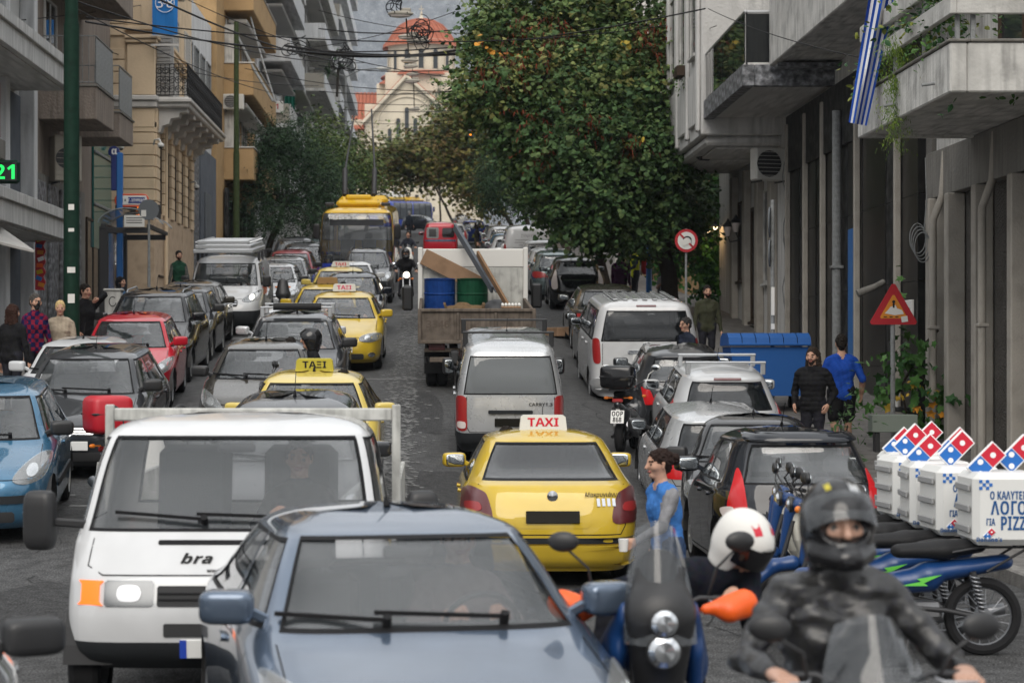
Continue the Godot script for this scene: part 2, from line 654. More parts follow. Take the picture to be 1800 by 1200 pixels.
func dense(pts: Array,step := 0.08) -> PackedVector2Array:
	var o := PackedVector2Array()
	for i in pts.size():
		var a: Vector2 = pts[i]
		var b: Vector2 = pts[(i+1) % pts.size()]
		var c := maxi(1,int(a.distance_to(b)/step))
		for j in c:
			o.append(a.lerp(b,float(j)/c))
	return o

func clip_arch(poly: Array,wz: float,wy: float,r: float) -> Array:
	var o := []
	for i in poly.size():
		var a: Array = poly[i]
		var b: Array = poly[(i+1) % poly.size()]
		var fa: float = Vector2(a[0].z - wz,a[0].y - wy).length() - r
		var fb: float = Vector2(b[0].z - wz,b[0].y - wy).length() - r
		if fa >= 0.0:
			o.append(a)
		if fa*fb < 0.0:
			var t := fa/(fa - fb)
			o.append([a[0].lerp(b[0],t),(a[1] as Vector3).lerp(b[1],t)])
	return o

var wheel_cache := {}
func wheel_meshes(r: float,style: String) -> Array:
	var key := "%.3f%s" % [r,style]
	if wheel_cache.has(key):
		return wheel_cache[key]
	var turn := Transform3D(Basis(Vector3(0,0,1),PI/2),Vector3.ZERO)
	var ty := MB.new()
	ty.xf = turn
	var w := 0.095
	ty.lathe([Vector2(r*0.66,-w),Vector2(r*0.8,-w - 0.008),Vector2(r*0.95,-w*0.9),Vector2(r,-w*0.6),Vector2(r,w*0.6),Vector2(r*0.95,w*0.9),Vector2(r*0.8,w+0.008),Vector2(r*0.66,w)],28)
	var rim := MB.new()
	rim.xf = turn
	rim.lathe([Vector2(r*0.68,w),Vector2(r*0.66,w+0.004),Vector2(r*0.62,w - 0.005),Vector2(r*0.6,w*0.2),Vector2(r*0.6,-w*0.9)],28)
	var hub := MB.new()
	hub.xf = turn
	hub.lathe([Vector2(r*0.6,w*0.1),Vector2(0.0,w*0.1)],20)
	rim.xf = Transform3D.IDENTITY
	var spokes := 5 if style == "alloy" else 9
	for i in spokes:
		var a := TAU*i/spokes
		var d := Vector3(0,cos(a),sin(a))
		var side := Vector3(0,-sin(a),cos(a))
		var wide := r*(0.16 if style == "alloy" else 0.13)
		var X := Vector3(-1,0,0)
		var p := [d*r*0.12 - side*wide*1.1+X*w*0.75,d*r*0.12+side*wide*1.1+X*w*0.75,d*r*0.63+side*wide+X*w*0.95,d*r*0.63 - side*wide+X*w*0.95]
		rim.out(p[0],p[1],p[2],Vector3(1,0,0)); rim.out(p[0],p[2],p[3],Vector3(1,0,0))
		rim.quad(p[0],p[3],p[3] - X*0.05,p[0] - X*0.05)
		rim.quad(p[2],p[1],p[1] - X*0.05,p[2] - X*0.05)
	rim.xf = turn
	rim.lathe([Vector2(r*0.2,w*0.75),Vector2(r*0.17,w*0.9),Vector2(0,w*0.93)],16)
	var out_ := []
	for q in [[ty,M.tyre],[rim,M.hubcap if style != "alloy" else M.alloy],[hub,M.dull_black]]:
		var me: ArrayMesh = q[0].mesh()
		me.surface_set_material(0,q[1])
		out_.append(me)
	wheel_cache[key] = out_
	return out_

func add_wheel(root: Node3D,p: Vector3,r: float,right: bool,style := "hub") -> void:
	var me := wheel_meshes(r,style)
	var w := Node3D.new()
	w.name = "wheel"
	root.add_child(w,true)
	w.position = p
	if right:
		w.rotation.y = PI
	again(me[0],"tyre",w,Transform3D.IDENTITY)
	again(me[1],"rim",w,Transform3D.IDENTITY)
	again(me[2],"brake_disc",w,Transform3D.IDENTITY)

func make_seat(mb: MB,p: Vector3) -> void:
	mb.box(p+Vector3(0,0.30,0.1),Vector3(0.5,0.16,0.5),0.06)
	var keep := mb.xf
	mb.xf = keep*Transform3D(Basis(Vector3.RIGHT,-0.2),p+Vector3(0,0.34,-0.14))
	mb.box(Vector3(0,0.3,0),Vector3(0.5,0.62,0.13),0.06)
	mb.box(Vector3(0,0.72,0.01),Vector3(0.27,0.19,0.1),0.045)
	mb.cyl(Vector3(-0.06,0.6,0),Vector3(-0.06,0.68,0),0.008); mb.cyl(Vector3(0.06,0.6,0),Vector3(0.06,0.68,0),0.008)
	mb.xf = keep

# o: base (profile),k [width,height,length factors],paint; lamps and trim by name
func make_car(called: String,label: String,category: String,o: Dictionary,where: Vector3,turn: float,group := "") -> Node3D:
	var kk: Array = o.get("k",[1.0,1.0,1.0])
	var k := car_curves(o.base,kk[0],kk[1],kk[2])
	k.merge(o,true)
	var root := thing(called,label,category,where,turn,group)
	var body_mat: Material = o.paint
	var trim_mat: Material = M.rubber
	var wins := []
	wins.append({"n": "windscreen","t0": -0.1,"t1": k.ws,"y0": k.y0,"y1": k.y1})
	if k.get("rear_glass",true):
		wins.append({"n": "rear_window","t0": k.rw,"t1": 4.1,"y0": k.rwy[0],"y1": k.rwy[1]})
	for s in k.side:
		wins.append({"n": "side_window","t0": s[0],"t1": s[1],"y0": k.y0+0.005,"y1": k.y1 - 0.01})
	var ts := PackedFloat32Array()
	var t := 0.0
	while t < 4.001:
		ts.append(t)
		t += 0.05 if t > 1.02 and t < 2.98 else (0.04 if t > 0.72 and t < 3.28 else 0.12)
	ts.append(4.0)
	var ys := PackedFloat32Array()
	for i in 15:
		ys.append(lerpf(k.bot,k.y0 - 0.03,i/14.0))
	for i in 10:
		ys.append(lerpf(k.y0*0.67,k.y0 - 0.025,i/9.0))
	for i in 8:
		ys.append(lerpf(k.y0 - 0.02,k.y1+0.02,i/7.0))
	for i in 6:
		ys.append(lerpf(k.y1+0.03,k.top,i/5.0))
	for w in wins:
		for q in [w.t0 - 0.022,w.t0,w.t1,w.t1+0.022]:
			if q > 0.0 and q < 4.0:
				ts.append(q)
		for q in [w.y0 - 0.02,w.y0,w.y1,w.y1+0.018]:
			ys.append(q)
	for q in o.get("ys",[]):
		ys.append(q)
	var tidy := func(a: PackedFloat32Array,eps: float) -> PackedFloat32Array:
		a.sort()
		var b := PackedFloat32Array([a[0]])
		for q in a:
			if q - b[b.size() - 1] > eps:
				b.append(q)
		return b
	ts = tidy.call(ts,0.004)
	ys = tidy.call(ys,0.004)
	var nt := ts.size()
	var ny := ys.size()
	var P := []
	for i in ny:
		var row := PackedVector3Array()
		for j in nt:
			row.append(shell(k,ts[j],ys[i]))
		P.append(row)
	var N := []
	for i in ny:
		var row := PackedVector3Array()
		for j in nt:
			var j0 := j
			while j0 > 0 and ts[j] - ts[j0] < 0.03:
				j0 -= 1
			var j1 := j
			while j1 < nt - 1 and ts[j1] - ts[j] < 0.03:
				j1 += 1
			var i0 := i
			while i0 > 0 and ys[i] - ys[i0] < 0.012:
				i0 -= 1
			var i1 := i
			while i1 < ny - 1 and ys[i1] - ys[i] < 0.012:
				i1 += 1
			var a: Vector3 = P[i][j1] - P[i][j0]
			if j == 0 or j == nt - 1:
				a = Vector3(1,0,0) if j == 0 else Vector3(-1,0,0)
			var b: Vector3 = P[i1][j] - P[i0][j]
			var m := b.cross(a)
			if m.dot(P[i][j] - Vector3(0,0.7,k.zc)) < 0.0:
				m = -m
			row.append(m.normalized() if m.length_squared() > 1e-14 else Vector3.UP)
		N.append(row)
	var body := MB.new()
	var trim := MB.new()
	var low := MB.new()
	var low_y: float = o.get("low_y",0.0)
	var R: float = k.wheel[2]+0.055
	var panes := {}
	for i in ny - 1:
		var ym := (ys[i]+ys[i+1])*0.5
		for j in nt - 1:
			var tm := (ts[j]+ts[j+1])*0.5
			var pane := ""
			var edge := false
			for w in wins:
				if tm > w.t0 and tm < w.t1 and ym > w.y0 and ym < w.y1:
					pane = w.n+("%d" % int(w.t0*10) if w.n == "side_window" else "")
				elif tm > w.t0 - 0.023 and tm < w.t1+0.023 and ym > w.y0 - 0.021 and ym < w.y1+0.019:
					edge = true
			for s in [1.0,-1.0]:
				var mx := Vector3(s,1,1)
				var q := [[P[i][j]*mx,N[i][j]*mx],[P[i][j+1]*mx,N[i][j+1]*mx],[P[i+1][j+1]*mx,N[i+1][j+1]*mx],[P[i+1][j]*mx,N[i+1][j]*mx]]
				if pane:
					var key := pane
					if pane.begins_with("side"):
						key += "a" if s > 0.0 else "b"
					if not panes.has(key):
						panes[key] = MB.new()
					var g: MB = panes[key]
					for e in q:
						e[0] -= e[1]*0.006
					for layer in 2: # outer and inner face of the pane
						g.smooth(q[0][0],q[1][0],q[2][0],q[0][1],q[1][1],q[2][1])
						g.smooth(q[0][0],q[2][0],q[3][0],q[0][1],q[2][1],q[3][1])
						for e in q:
							e[0] -= e[1]*0.005
					continue
				var mb := trim if edge else (low if ym < low_y else body)
				if ym < R+k.wheel[2]+0.05 and tm > 0.9 and tm < 3.1 and k.get("arches",true):
					for wz in [k.wheel[0],k.wheel[1]]:
						q = clip_arch(q,wz,k.wheel[2],R)
				for e in range(1,q.size() - 1):
					mb.smooth(q[0][0],q[e][0],q[e+1][0],q[0][1],q[e][1],q[e+1][1])
	for j in nt - 1:
		for s in [1.0,-1.0]:
			var mx := Vector3(s,1,1)
			body.smooth(P[ny - 1][j]*mx,P[ny - 1][j+1]*mx,Vector3(0,k.top+0.002,(P[ny - 1][0].z+P[ny - 1][nt - 1].z)*0.5),Vector3.UP,Vector3.UP,Vector3.UP)
	part(body,"body",body_mat,root)
	if low.v.size():
		part(low,"bumper_and_sills",o.get("low_mat",M.bumper),root)
	part(trim,"window_seals",o.get("seal",trim_mat),root)
	for key in panes:
		var nm: String = "side_window" if key.begins_with("side") else key
		part(panes[key],nm,o.get("glass_"+nm,o.get("glass",M.car_glass)),root)
	# underside,wheel housings
	var u := MB.new()
	u.box(Vector3(0,k.bot+0.06,(k.F+k.R)*0.5),Vector3(k.W*1.3,0.1,k.F - k.R - 0.5),0.02)
	for wz in [k.wheel[0],k.wheel[1]]:
		for s in [1.0,-1.0]:
			for a in 10:
				var a0 := PI*a/10.0
				var a1 := PI*(a+1)/10.0
				var x0: float = s*(k.wp.f(0.5) - 0.02)
				var x1: float = s*(k.wp.f(0.5) - 0.32)
				var c0 := Vector3(0,k.wheel[2]+sin(a0)*R,wz+cos(a0)*R)
				var c1 := Vector3(0,k.wheel[2]+sin(a1)*R,wz+cos(a1)*R)
				u.quad(c0+Vector3(x0,0,0),c1+Vector3(x0,0,0),c1+Vector3(x1,0,0),c0+Vector3(x1,0,0))
				u.tri(c0+Vector3(x1,0,0),c1+Vector3(x1,0,0),Vector3(x1,k.wheel[2] - 0.05,wz))
	part(u,"underside",M.dull_black,root)
	for wz in [k.wheel[0],k.wheel[1]]:
		for s in [1.0,-1.0]:
			add_wheel(root,Vector3(s*(on_side(k,1.0,wz,0.5).x - 0.125),k.wheel[2],wz),k.wheel[2],s > 0.0,o.get("rim","hub"))
	# cabin
	var ci := MB.new()
	var sy: float = k.bot - 0.02+(k.y0 - 0.985)*0.6+o.get("seat_up",0.0)
	var fz: float = o.get("seat_z",k.zc - 0.08)
	for s in [-1.0,1.0]:
		make_seat(ci,Vector3(s*0.36,sy,fz))
		if o.get("rear_seats",true):
			make_seat(ci,Vector3(s*0.36,sy - 0.06,fz - 0.72))
	part(ci,"seats",M.seat_cloth,root)
	var da := MB.new()
	var cz: float = k.fp.f(k.y0) - 0.16
	da.box(Vector3(0,k.y0 - 0.14,cz - 0.14),Vector3(k.W*1.55,0.2,0.42),0.06)
	da.box(Vector3(0,k.bot+0.14,k.zc),Vector3(k.W*1.7,0.05,cz - k.zc+1.2),0.01)
	part(da,"dashboard",M.dash,root)
	var sw := MB.new()
	var ring := PackedVector3Array()
	for i in 21:
		ring.append(Vector3(0.36+cos(TAU*i/20.0)*0.18,k.y0 - 0.08+sin(TAU*i/20.0)*0.16,cz - 0.42+sin(TAU*i/20.0)*0.07))
	sw.tube(ring,0.016,6)
	sw.bar(Vector3(0.19,k.y0 - 0.08,cz - 0.42),Vector3(0.53,k.y0 - 0.08,cz - 0.42),0.04,0.03)
	sw.bar(Vector3(0.36,k.y0 - 0.08,cz - 0.42),Vector3(0.36,k.y0 - 0.14,cz - 0.2),0.07,0.07)
	part(sw,"steering_wheel",M.dash,root)
	var im := MB.new()
	im.box(Vector3(0,k.y1 - 0.06,k.fp.f(k.y1 - 0.06) - 0.12),Vector3(0.24,0.06,0.03),0.015)
	part(im,"rear_view_mirror",M.dash,root)
	# shut lines,sills and handles
	var sm := MB.new()
	var zb: float = k.zc
	var zA: float = k.fp.f(k.y0) - 0.12
	var zR: float = o.get("door_end",k.wheel[1]+R+0.02)
	var ya: float = k.bot+0.1
	for s in [1.0,-1.0]:
		var f0 := Vector2(minf(zA,k.wheel[0] - R - 0.03),ya)
		seam(sm,k,0,s,[Vector2(zA,k.y0 - 0.04),Vector2(f0.x,k.y0 - 0.35),f0,Vector2(zb,ya),Vector2(zb,k.y0 - 0.02)])
		if o.get("doors",4) == 4:
			seam(sm,k,0,s,[Vector2(zb - 0.01,ya),Vector2(zR+0.1,ya),Vector2(zR,k.wheel[2]*2+0.1),Vector2(zR - 0.1,k.y0 - 0.02)])
	if o.get("bonnet",true):
		var xb: float = k.wp.f(k.y0 - 0.1)*0.83
		var yb: float = o.get("bonnet_y",(0.67/0.985)*k.y0)
		seam(sm,k,1,1.0,[Vector2(-xb,k.y0 - 0.06),Vector2(-xb*1.02,yb+0.05),Vector2(-xb*0.9,yb),Vector2(xb*0.9,yb),Vector2(xb*1.02,yb+0.05),Vector2(xb,k.y0 - 0.06)])
	if o.get("tail_y"):
		var xt: float = k.wp.f(o.tail_y)*0.8
		seam(sm,k,-1,1.0,[Vector2(-xt,k.rwy[0] - 0.05),Vector2(-xt,o.tail_y+0.08),Vector2(-xt*0.93,o.tail_y),Vector2(xt*0.93,o.tail_y),Vector2(xt,o.tail_y+0.08),Vector2(xt,k.rwy[0] - 0.05)],0.009)
	part(sm,"shut_lines",M.rubber,root)
	for s in [1.0,-1.0]:
		for z in ([zb+0.16,zR+0.14] if o.get("doors",4) == 4 else [zb+0.16]):
			var h := MB.new()
			patch(h,k,0,s,dense(rect(z - 0.085,k.y0 - 0.16,z+0.085,k.y0 - 0.125,0.45),0.05),0.022)
			part(h,"door_handle",o.get("handle",body_mat),root)
		if o.get("rub",false):
			var h := MB.new()
			patch(h,k,0,s,dense(rect(k.wheel[1]+R+0.04,0.47,k.wheel[0] - R - 0.04,0.55,0.4),0.12),0.014)
			part(h,"rub_strip",M.bumper,root)
	# mirrors
	var mp: Array = o.get("mirror",[zA - 0.12,k.y0+0.08,0.24,0.15])
	for s in [1.0,-1.0]:
		var base := on_side(k,s,mp[0],k.y0+0.01)
		var mi := MB.new()
		var mc := Vector3(s*(absf(base.x)+(mp[4] if mp.size() > 4 else 0.03)+mp[2]*0.5),mp[1],mp[0])
		mi.bar(base+Vector3(-0.04*s,0.0,0),mc+Vector3(-s*mp[2]*0.3,-0.01,0),0.05,0.05,0.01)
		mi.xf = Transform3D(Basis(Vector3.UP,s*0.22),mc)
		mi.pillow(Vector3(0,0,0.01),Vector3(mp[2]*0.52,mp[3]*0.52,0.075),0.45)
		var mn := part(mi,"door_mirror",o.get("mirror_mat",body_mat),root)
		var gl := MB.new()
		gl.xf = mi.xf
		gl.pillow(Vector3(0,0,-0.058),Vector3(mp[2]*0.43,mp[3]*0.42,0.012),0.4,6)
		part(gl,"mirror_glass",M.mirror,mn)
	# lamps
	if o.has("lamp"):
		for s in [1.0,-1.0]:
			var outline := round_outline(mirrored(o.lamp,s))
			var hb := MB.new()
			patch(hb,k,1,s,outline,0.002)
			var hn := part(hb,"headlight",M.reflector,root)
			var mid := Vector2.ZERO
			for p in outline:
				mid += p/outline.size()
			var bl := MB.new()
			for e in o.get("bulbs",[[0.0,0.0,0.055]]):
				var c := mid+Vector2(s*e[0],e[1])
				var disc := PackedVector2Array()
				for i in 14:
					disc.append(c+Vector2(cos(TAU*i/14),sin(TAU*i/14))*float(e[2]))
				patch(bl,k,1,s,disc,0.010,-0.004)
			part(bl,"bulb",M.lamp_on if o.get("lit",false) else M.lamp_off,hn)
			var ln := MB.new()
			patch(ln,k,1,s,outline,0.018,0.006)
			part(ln,"lens",M.lens,hn)
	if o.has("tail"):
		for s in [1.0,-1.0]:
			var tb := MB.new()
			patch(tb,k,-1,s,round_outline(mirrored(o.tail,s)),0.008,0.004)
			var tn := part(tb,"tail_light",o.get("tail_mat",M.tail_red),root)
			if o.has("tail_in"):
				var ti := MB.new()
				patch(ti,k,-1,s,round_outline(mirrored(o.tail_in,s)),0.016,0.003)
				part(ti,"reversing_lamp",o.get("tail_in_mat",M.tail_clear),tn)
	# face,sx mirrored,outline,material,name,offset
	for e in o.get("patches",[]):
		for s in ([1.0,-1.0] if e.get("pair",false) else [1.0]):
			var pb := MB.new()
			var ol := round_outline(mirrored(e.o,s)) if e.get("soft",false) else dense(mirrored(e.o,s))
			patch(pb,k,e.f,s,ol,e.get("off",0.006),e.get("dome",0.0))
			part(pb,e.n,e.m,root)
	if o.has("wiper"):
		var wb := MB.new()
		for e in o.wiper:
			var a := skin(k,1,1.0,e[0],e[1],0.03)
			var b := skin(k,1,1.0,e[2],e[3],0.03)
			wb.bar(a[0],b[0],0.02,0.02)
			wb.cyl(a[0] - a[1]*0.04,a[0]+a[1]*0.02,0.022)
		part(wb,"wiper",M.rubber,root)
	if o.get("aerial",true):
		var ab := MB.new()
		var ap: Vector3 = Vector3(0,k.top - 0.012,o.get("aerial_z",k.zc - 0.1))
		ab.cyl(ap,ap+Vector3(0,0.05,-0.03),0.02,0.01)
		ab.cyl(ap+Vector3(0,0.05,-0.03),ap+Vector3(0,0.24,-0.22),0.004)
		part(ab,"aerial",M.rubber,root)
	root.set_meta("_k",k)
	return root

func taxi_sign(root: Node3D,y: float,z: float,word: String,board: Material,ink: Material,facing := 1.0) -> void:
	var b := MB.new()
	b.xf = Transform3D(Basis(),Vector3(0,y,z))
	b.prism(PackedVector2Array([Vector2(-0.24,0),Vector2(0.24,0),Vector2(0.225,0.13),Vector2(0.2,0.15),Vector2(-0.2,0.15),Vector2(-0.225,0.13)]),-0.06,0.06)
	var n := part(b,"taxi_sign",board,root)
	var f := MB.new()
	f.box(Vector3(0,y - 0.012,z),Vector3(0.44,0.024,0.15),0.01)
	part(f,"sign_foot",M.rubber,n)
	for s in [1.0,-1.0]:
		write(word,0.085,ink,n,Transform3D(Basis(Vector3.UP,0.0 if s > 0 else PI),Vector3(0,y+0.078,z+s*0.062)),"lettering",true,1.25)

func plate(root: Node3D,k: Dictionary,face: int,x: float,y: float,w := 0.52,m: Material = null,words := "") -> void:
	var b := MB.new()
	b.xf = lie(k,face,x,y,0.02)
	b.box(Vector3.ZERO,Vector3(w,0.115,0.012),0.004)
	var n := part(b,"number_plate",m if m else M.plate,root)
	if m == null:
		var e := MB.new()
		e.xf = b.xf
		e.box(Vector3(-w*0.46,0,0.007),Vector3(w*0.08,0.112,0.003))
		part(e,"blue_band",M.plate_blue,n)
	if words:
		write(words,0.075,M.rubber,n,b.xf*Transform3D(Basis(),Vector3(0.02,0,0.009)),"lettering",true,0.85)

# lettering laid on the body at x,y
func sign_on(root: Node,k: Dictionary,face: int,x: float,y: float,words: String,high: float,m: Material,wide := 1.0,bold := true,slant := 0.0) -> void:
	write(words,high,m,root,lie(k,face,x,y,0.006)*Transform3D(Basis(Vector3.RIGHT,Vector3(slant,1,0),Vector3(0,0,1)),Vector3.ZERO),"lettering",bold,wide)

func lie(k: Dictionary,face: int,x: float,y: float,off: float) -> Transform3D:
	var a := skin(k,face,1.0,x,y,off)
	var z: Vector3 = a[1]
	var r := Vector3.UP.cross(z).normalized()
	return Transform3D(Basis(r,z.cross(r),z),a[0])

func roof_bars(root: Node3D,k: Dictionary,zs: Array,m: Material,over := 0.09,thick := 0.03) -> void:
	for z in zs:
		var b := MB.new()
		var x: float = k.wp.f(k.y1+0.05)*0.98
		var y: float = k.top+over - 0.03
		b.bar(Vector3(-x - 0.04,y,z),Vector3(x+0.04,y,z),thick*1.6,thick,0.008)
		for s in [-1.0,1.0]:
			b.bar(Vector3(s*x,y,z),Vector3(s*x,k.y1+0.06,z),0.07,0.04,0.01)
		part(b,"roof_bar",m,root)

func roof_rails(root: Node3D,k: Dictionary,m: Material) -> void:
	for s in [-1.0,1.0]:
		var b := MB.new()
		var p := PackedVector3Array()
		var z0: float = k.fp.f(k.y1+0.03) - 0.25
		var z1: float = k.rp.f(k.y1+0.03)+0.25
		for i in 9:
			var z := lerpf(z0,z1,i/8.0)
			p.append(Vector3(s*k.wp.f(k.y1+0.06)*0.93,k.y1+0.07+(0.05 if i > 0 and i < 8 else 0.0),z))
		b.tube(p,0.018,8)
		part(b,"roof_rail",m,root)

func make_materials() -> void:
	mat("tyre",Color(0.018,0.018,0.019),0.85)
	mat("hubcap",Color(0.34,0.35,0.36),0.4,0.5)
	mat("alloy",Color(0.42,0.43,0.45),0.3,0.8)
	mat("dull_black",Color(0.045,0.045,0.046),0.9)  # black plastic and undercoat, their own near-black grey
	mat("rubber",Color(0.012,0.012,0.013),0.6)
	mat("bumper",Color(0.022,0.024,0.026),0.55)
	mat("dash",Color(0.03,0.032,0.035),0.7)
	rough("seat_cloth",Color(0.075,0.08,0.088),0.95,"grain",3.0,"",1.0,0.2)
	mat("mirror",Color(0.5,0.53,0.55),0.02,1.0)
	mat("chrome",Color(0.6,0.61,0.63),0.12,1.0)
	mat("steel",Color(0.36,0.37,0.39),0.38,0.9)
	mat("reflector",Color(0.12,0.125,0.13),0.25,0.8)
	mat("lamp_off",Color(0.6,0.62,0.64),0.15,0.9)
	glow("lamp_on",Color(1.0,0.93,0.78),3.0)
	glow("indicator_on",Color(1.0,0.16,0.005),1.0)
	glass("lens",Color(0.75,0.78,0.78),0.12)
	var t := mat("tail_red",Color(0.30,0.008,0.008),0.18)
	t.clearcoat_enabled = true
	t = mat("tail_dark",Color(0.09,0.006,0.008),0.18)
	t.clearcoat_enabled = true
	mat("tail_vivid",Color(0.5,0.012,0.016),0.15)  # unlit lens plastic, a more saturated red than the others
	mat("tail_clear",Color(0.62,0.55,0.52),0.2)
	mat("amber",Color(0.75,0.2,0.02),0.2)
	mat("plate",Color(0.72,0.72,0.7),0.4)
	mat("plate_dark",Color(0.012,0.011,0.008),0.5)
	mat("plate_yellow",Color(0.45,0.33,0.03),0.5)
	mat("plate_blue",Color(0.02,0.06,0.4),0.4)
	mat("red_ink",Color(0.5,0.02,0.04),0.5)
	mat("pink_ink",Color(0.55,0.03,0.12),0.5)
	mat("black_ink",Color(0.02,0.02,0.02),0.5)
	mat("blue_ink",Color(0.02,0.08,0.22),0.5)
	mat("white_ink",Color(0.75,0.75,0.75),0.5)
	mat("sign_white",Color(0.6,0.6,0.58),0.4)
	mat("sign_wood",Color(0.27,0.17,0.08),0.5)
	mat("sign_yellow",Color(0.42,0.36,0.05),0.5)
	mat("white_sheet",Color(0.62,0.61,0.58),0.6)
	glass("car_glass",Color(0.05,0.06,0.065),0.14)
	glass("dark_glass",Color(0.008,0.01,0.012),0.6)
	glass("smoke_glass",Color(0.01,0.012,0.013),0.88)
	glass("fog_glass",Color(0.14,0.15,0.155),0.75)
	glass("room_shade_glass",Color(0.025,0.03,0.034),0.92)  # panes lie on solid wall; darkness of rooms behind is put into this colour
	paint("taxi",Color(0.52,0.36,0.03),0.05)
	paint("taxi_pale",Color(0.56,0.43,0.1),0.05)
	paint("silver_blue",Color(0.1,0.135,0.19),0.6)
	paint("white_van",Color(0.55,0.555,0.56),0.0)
	paint("grey_white",Color(0.52,0.53,0.54),0.1)
	paint("silver",Color(0.48,0.49,0.5),0.4)
	paint("dark_silver",Color(0.2,0.205,0.21),0.5)
	paint("graphite",Color(0.03,0.032,0.036),0.3)
	paint("black",Color(0.006,0.006,0.007),0.0)
	paint("black_blue",Color(0.005,0.007,0.012),0.0)
	paint("brown_grey",Color(0.055,0.05,0.042),0.4)
	paint("red",Color(0.42,0.012,0.025),0.1)
	paint("dark_red",Color(0.2,0.012,0.02),0.1)
	paint("sky_blue",Color(0.045,0.14,0.24),0.4)
	paint("blue",Color(0.02,0.05,0.28),0.2)
	paint("green_grey",Color(0.13,0.17,0.175),0.45)
	paint("trolley_yellow",Color(0.62,0.38,0.015),0.0)
	paint("trolley_blue",Color(0.02,0.05,0.34),0.0)
	rough("asphalt",Color(0.31,0.31,0.312),0.72,"patch",0.3,"asphalt",0.55,1.5)
	rough("worn_paint",Color(0.29,0.29,0.285),0.8,"blotch",2.0,"grain",1.3,0.5)
	rough("asphalt_patch",Color(0.21,0.21,0.212),0.72,"patch",0.5,"asphalt",0.55,1.5)
	rough("paving",Color(0.21,0.2,0.19),0.85,"blotch",0.7,"grain",2.0,0.5)
	rough("kerb",Color(0.27,0.26,0.245),0.85,"blotch",1.0,"grain",2.0,0.5)
	rough("cream_wall",Color(0.74,0.58,0.4),0.9,"soft",0.25,"grain",1.2,0.35)
	rough("cream_stone",Color(0.58,0.44,0.31),0.8,"soft",0.8,"grain",1.2,0.2)
	rough("white_trim",Color(0.6,0.58,0.55),0.8,"soft",0.4,"grain",1.2,0.2)
	rough("grey_wall",Color(0.58,0.58,0.57),0.9,"rain",0.3,"grain",1.2,0.3)
	rough("brown_render",Color(0.29,0.245,0.21),0.95,"rain",0.4,"grain",0.8,1.2)
	rough("concrete",Color(0.23,0.22,0.2),0.9,"rain",0.35,"grain",1.4,0.6)
	rough("white_render",Color(0.68,0.67,0.65),0.92,"rain",0.3,"grain",1.0,0.9)
	rough("dirty_white",Color(0.62,0.61,0.58),0.9,"rain",0.45,"blotch",0.35,0.4)
	rough("ochre_wall",Color(0.46,0.31,0.16),0.9,"soft",0.4,"grain",1.0,0.3)
	rough("pale_wall",Color(0.68,0.69,0.7),0.9,"rain",0.25,"grain",1.0,0.3)
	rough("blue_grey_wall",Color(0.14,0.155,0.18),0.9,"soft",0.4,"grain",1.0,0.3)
	rough("church_wall",Color(0.74,0.66,0.52),0.9,"soft",0.1,"grain",0.4,0.2)
	rough("roof_tile",Color(0.42,0.14,0.085),0.9,"soft",0.3,"grain",0.6,0.6)
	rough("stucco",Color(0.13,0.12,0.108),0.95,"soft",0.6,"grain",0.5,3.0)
	rough("column_white",Color(0.42,0.39,0.345),0.9,"soft",0.6,"grain",1.0,0.4)
	var mb := rough("black_marble",Color(0.022,0.022,0.021),0.35,"marble",0.55,"grain",0.4,0.0)
	mb.metallic_specular = 0.4
	rough("grey_marble",Color(0.09,0.09,0.09),0.5,"marble",0.6,"grain",0.7,0.0)
	rough("vein_marble",Color(0.5,0.51,0.54),0.5,"marble",0.9,"grain",0.7,0.0)
	rough("rock",Color(0.6,0.62,0.64),0.95,"rock",0.006,"rock",0.03,0.0)
	rough("bark",Color(0.06,0.048,0.038),0.95,"grain",1.5,"blotch",1.0,2.0)
	rough("green_pole",Color(0.012,0.04,0.026),0.55,"blotch",1.2,"grain",1.0,0.2)
	rough("olive_pole",Color(0.06,0.085,0.035),0.6,"blotch",1.2,"grain",1.0,0.2)
	rough("galvanised",Color(0.3,0.31,0.31),0.5,"blotch",2.0,"grain",1.0,0.0)
	rough("dirty_panel",Color(0.55,0.55,0.52),0.75,"blotch",0.8,"rain",0.7,0.1)
	rough("dirty_tailgate",Color(0.17,0.14,0.115),0.9,"blotch",1.0,"rain",0.8,0.3)
	rough("timber",Color(0.25,0.15,0.085),0.85,"rain",1.5,"grain",1.0,0.3)
	rough("plywood",Color(0.33,0.21,0.13),0.85,"soft",1.0,"grain",1.0,0.2)
	rough("sandy",Color(0.2,0.13,0.07),0.95,"blotch",1.5,"grain",0.7,1.5)
	rough("drum_blue",Color(0.01,0.05,0.22),0.5,"blotch",1.5,"rain",1.0,0.0)
	rough("drum_green",Color(0.01,0.07,0.035),0.5,"blotch",1.5,"rain",1.0,0.0)
	mat("iron",Color(0.012,0.012,0.013),0.55,0.3)
	mat("wire",Color(0.012,0.012,0.013),0.6)
	mat("red_iron",Color(0.22,0.03,0.02),0.55)
	mat("aluminium",Color(0.5,0.51,0.52),0.35,0.7)
	mat("dark_metal",Color(0.035,0.035,0.037),0.5,0.4)
	mat("ac_white",Color(0.5,0.49,0.46),0.6)
	mat("ac_dirty",Color(0.3,0.28,0.24),0.6)
	mat("shutter",Color(0.4,0.39,0.37),0.7)
	mat("dark_frame",Color(0.05,0.035,0.025),0.6)
	mat("bin_blue",Color(0.02,0.085,0.27),0.5)
	mat("sign_blue",Color(0.015,0.12,0.36),0.4)
	mat("navy",Color(0.015,0.03,0.16),0.4)
	mat("sign_red",Color(0.38,0.012,0.02),0.4)
	mat("sign_amber",Color(0.6,0.22,0.02),0.4)
	mat("sign_back",Color(0.12,0.13,0.14),0.6)
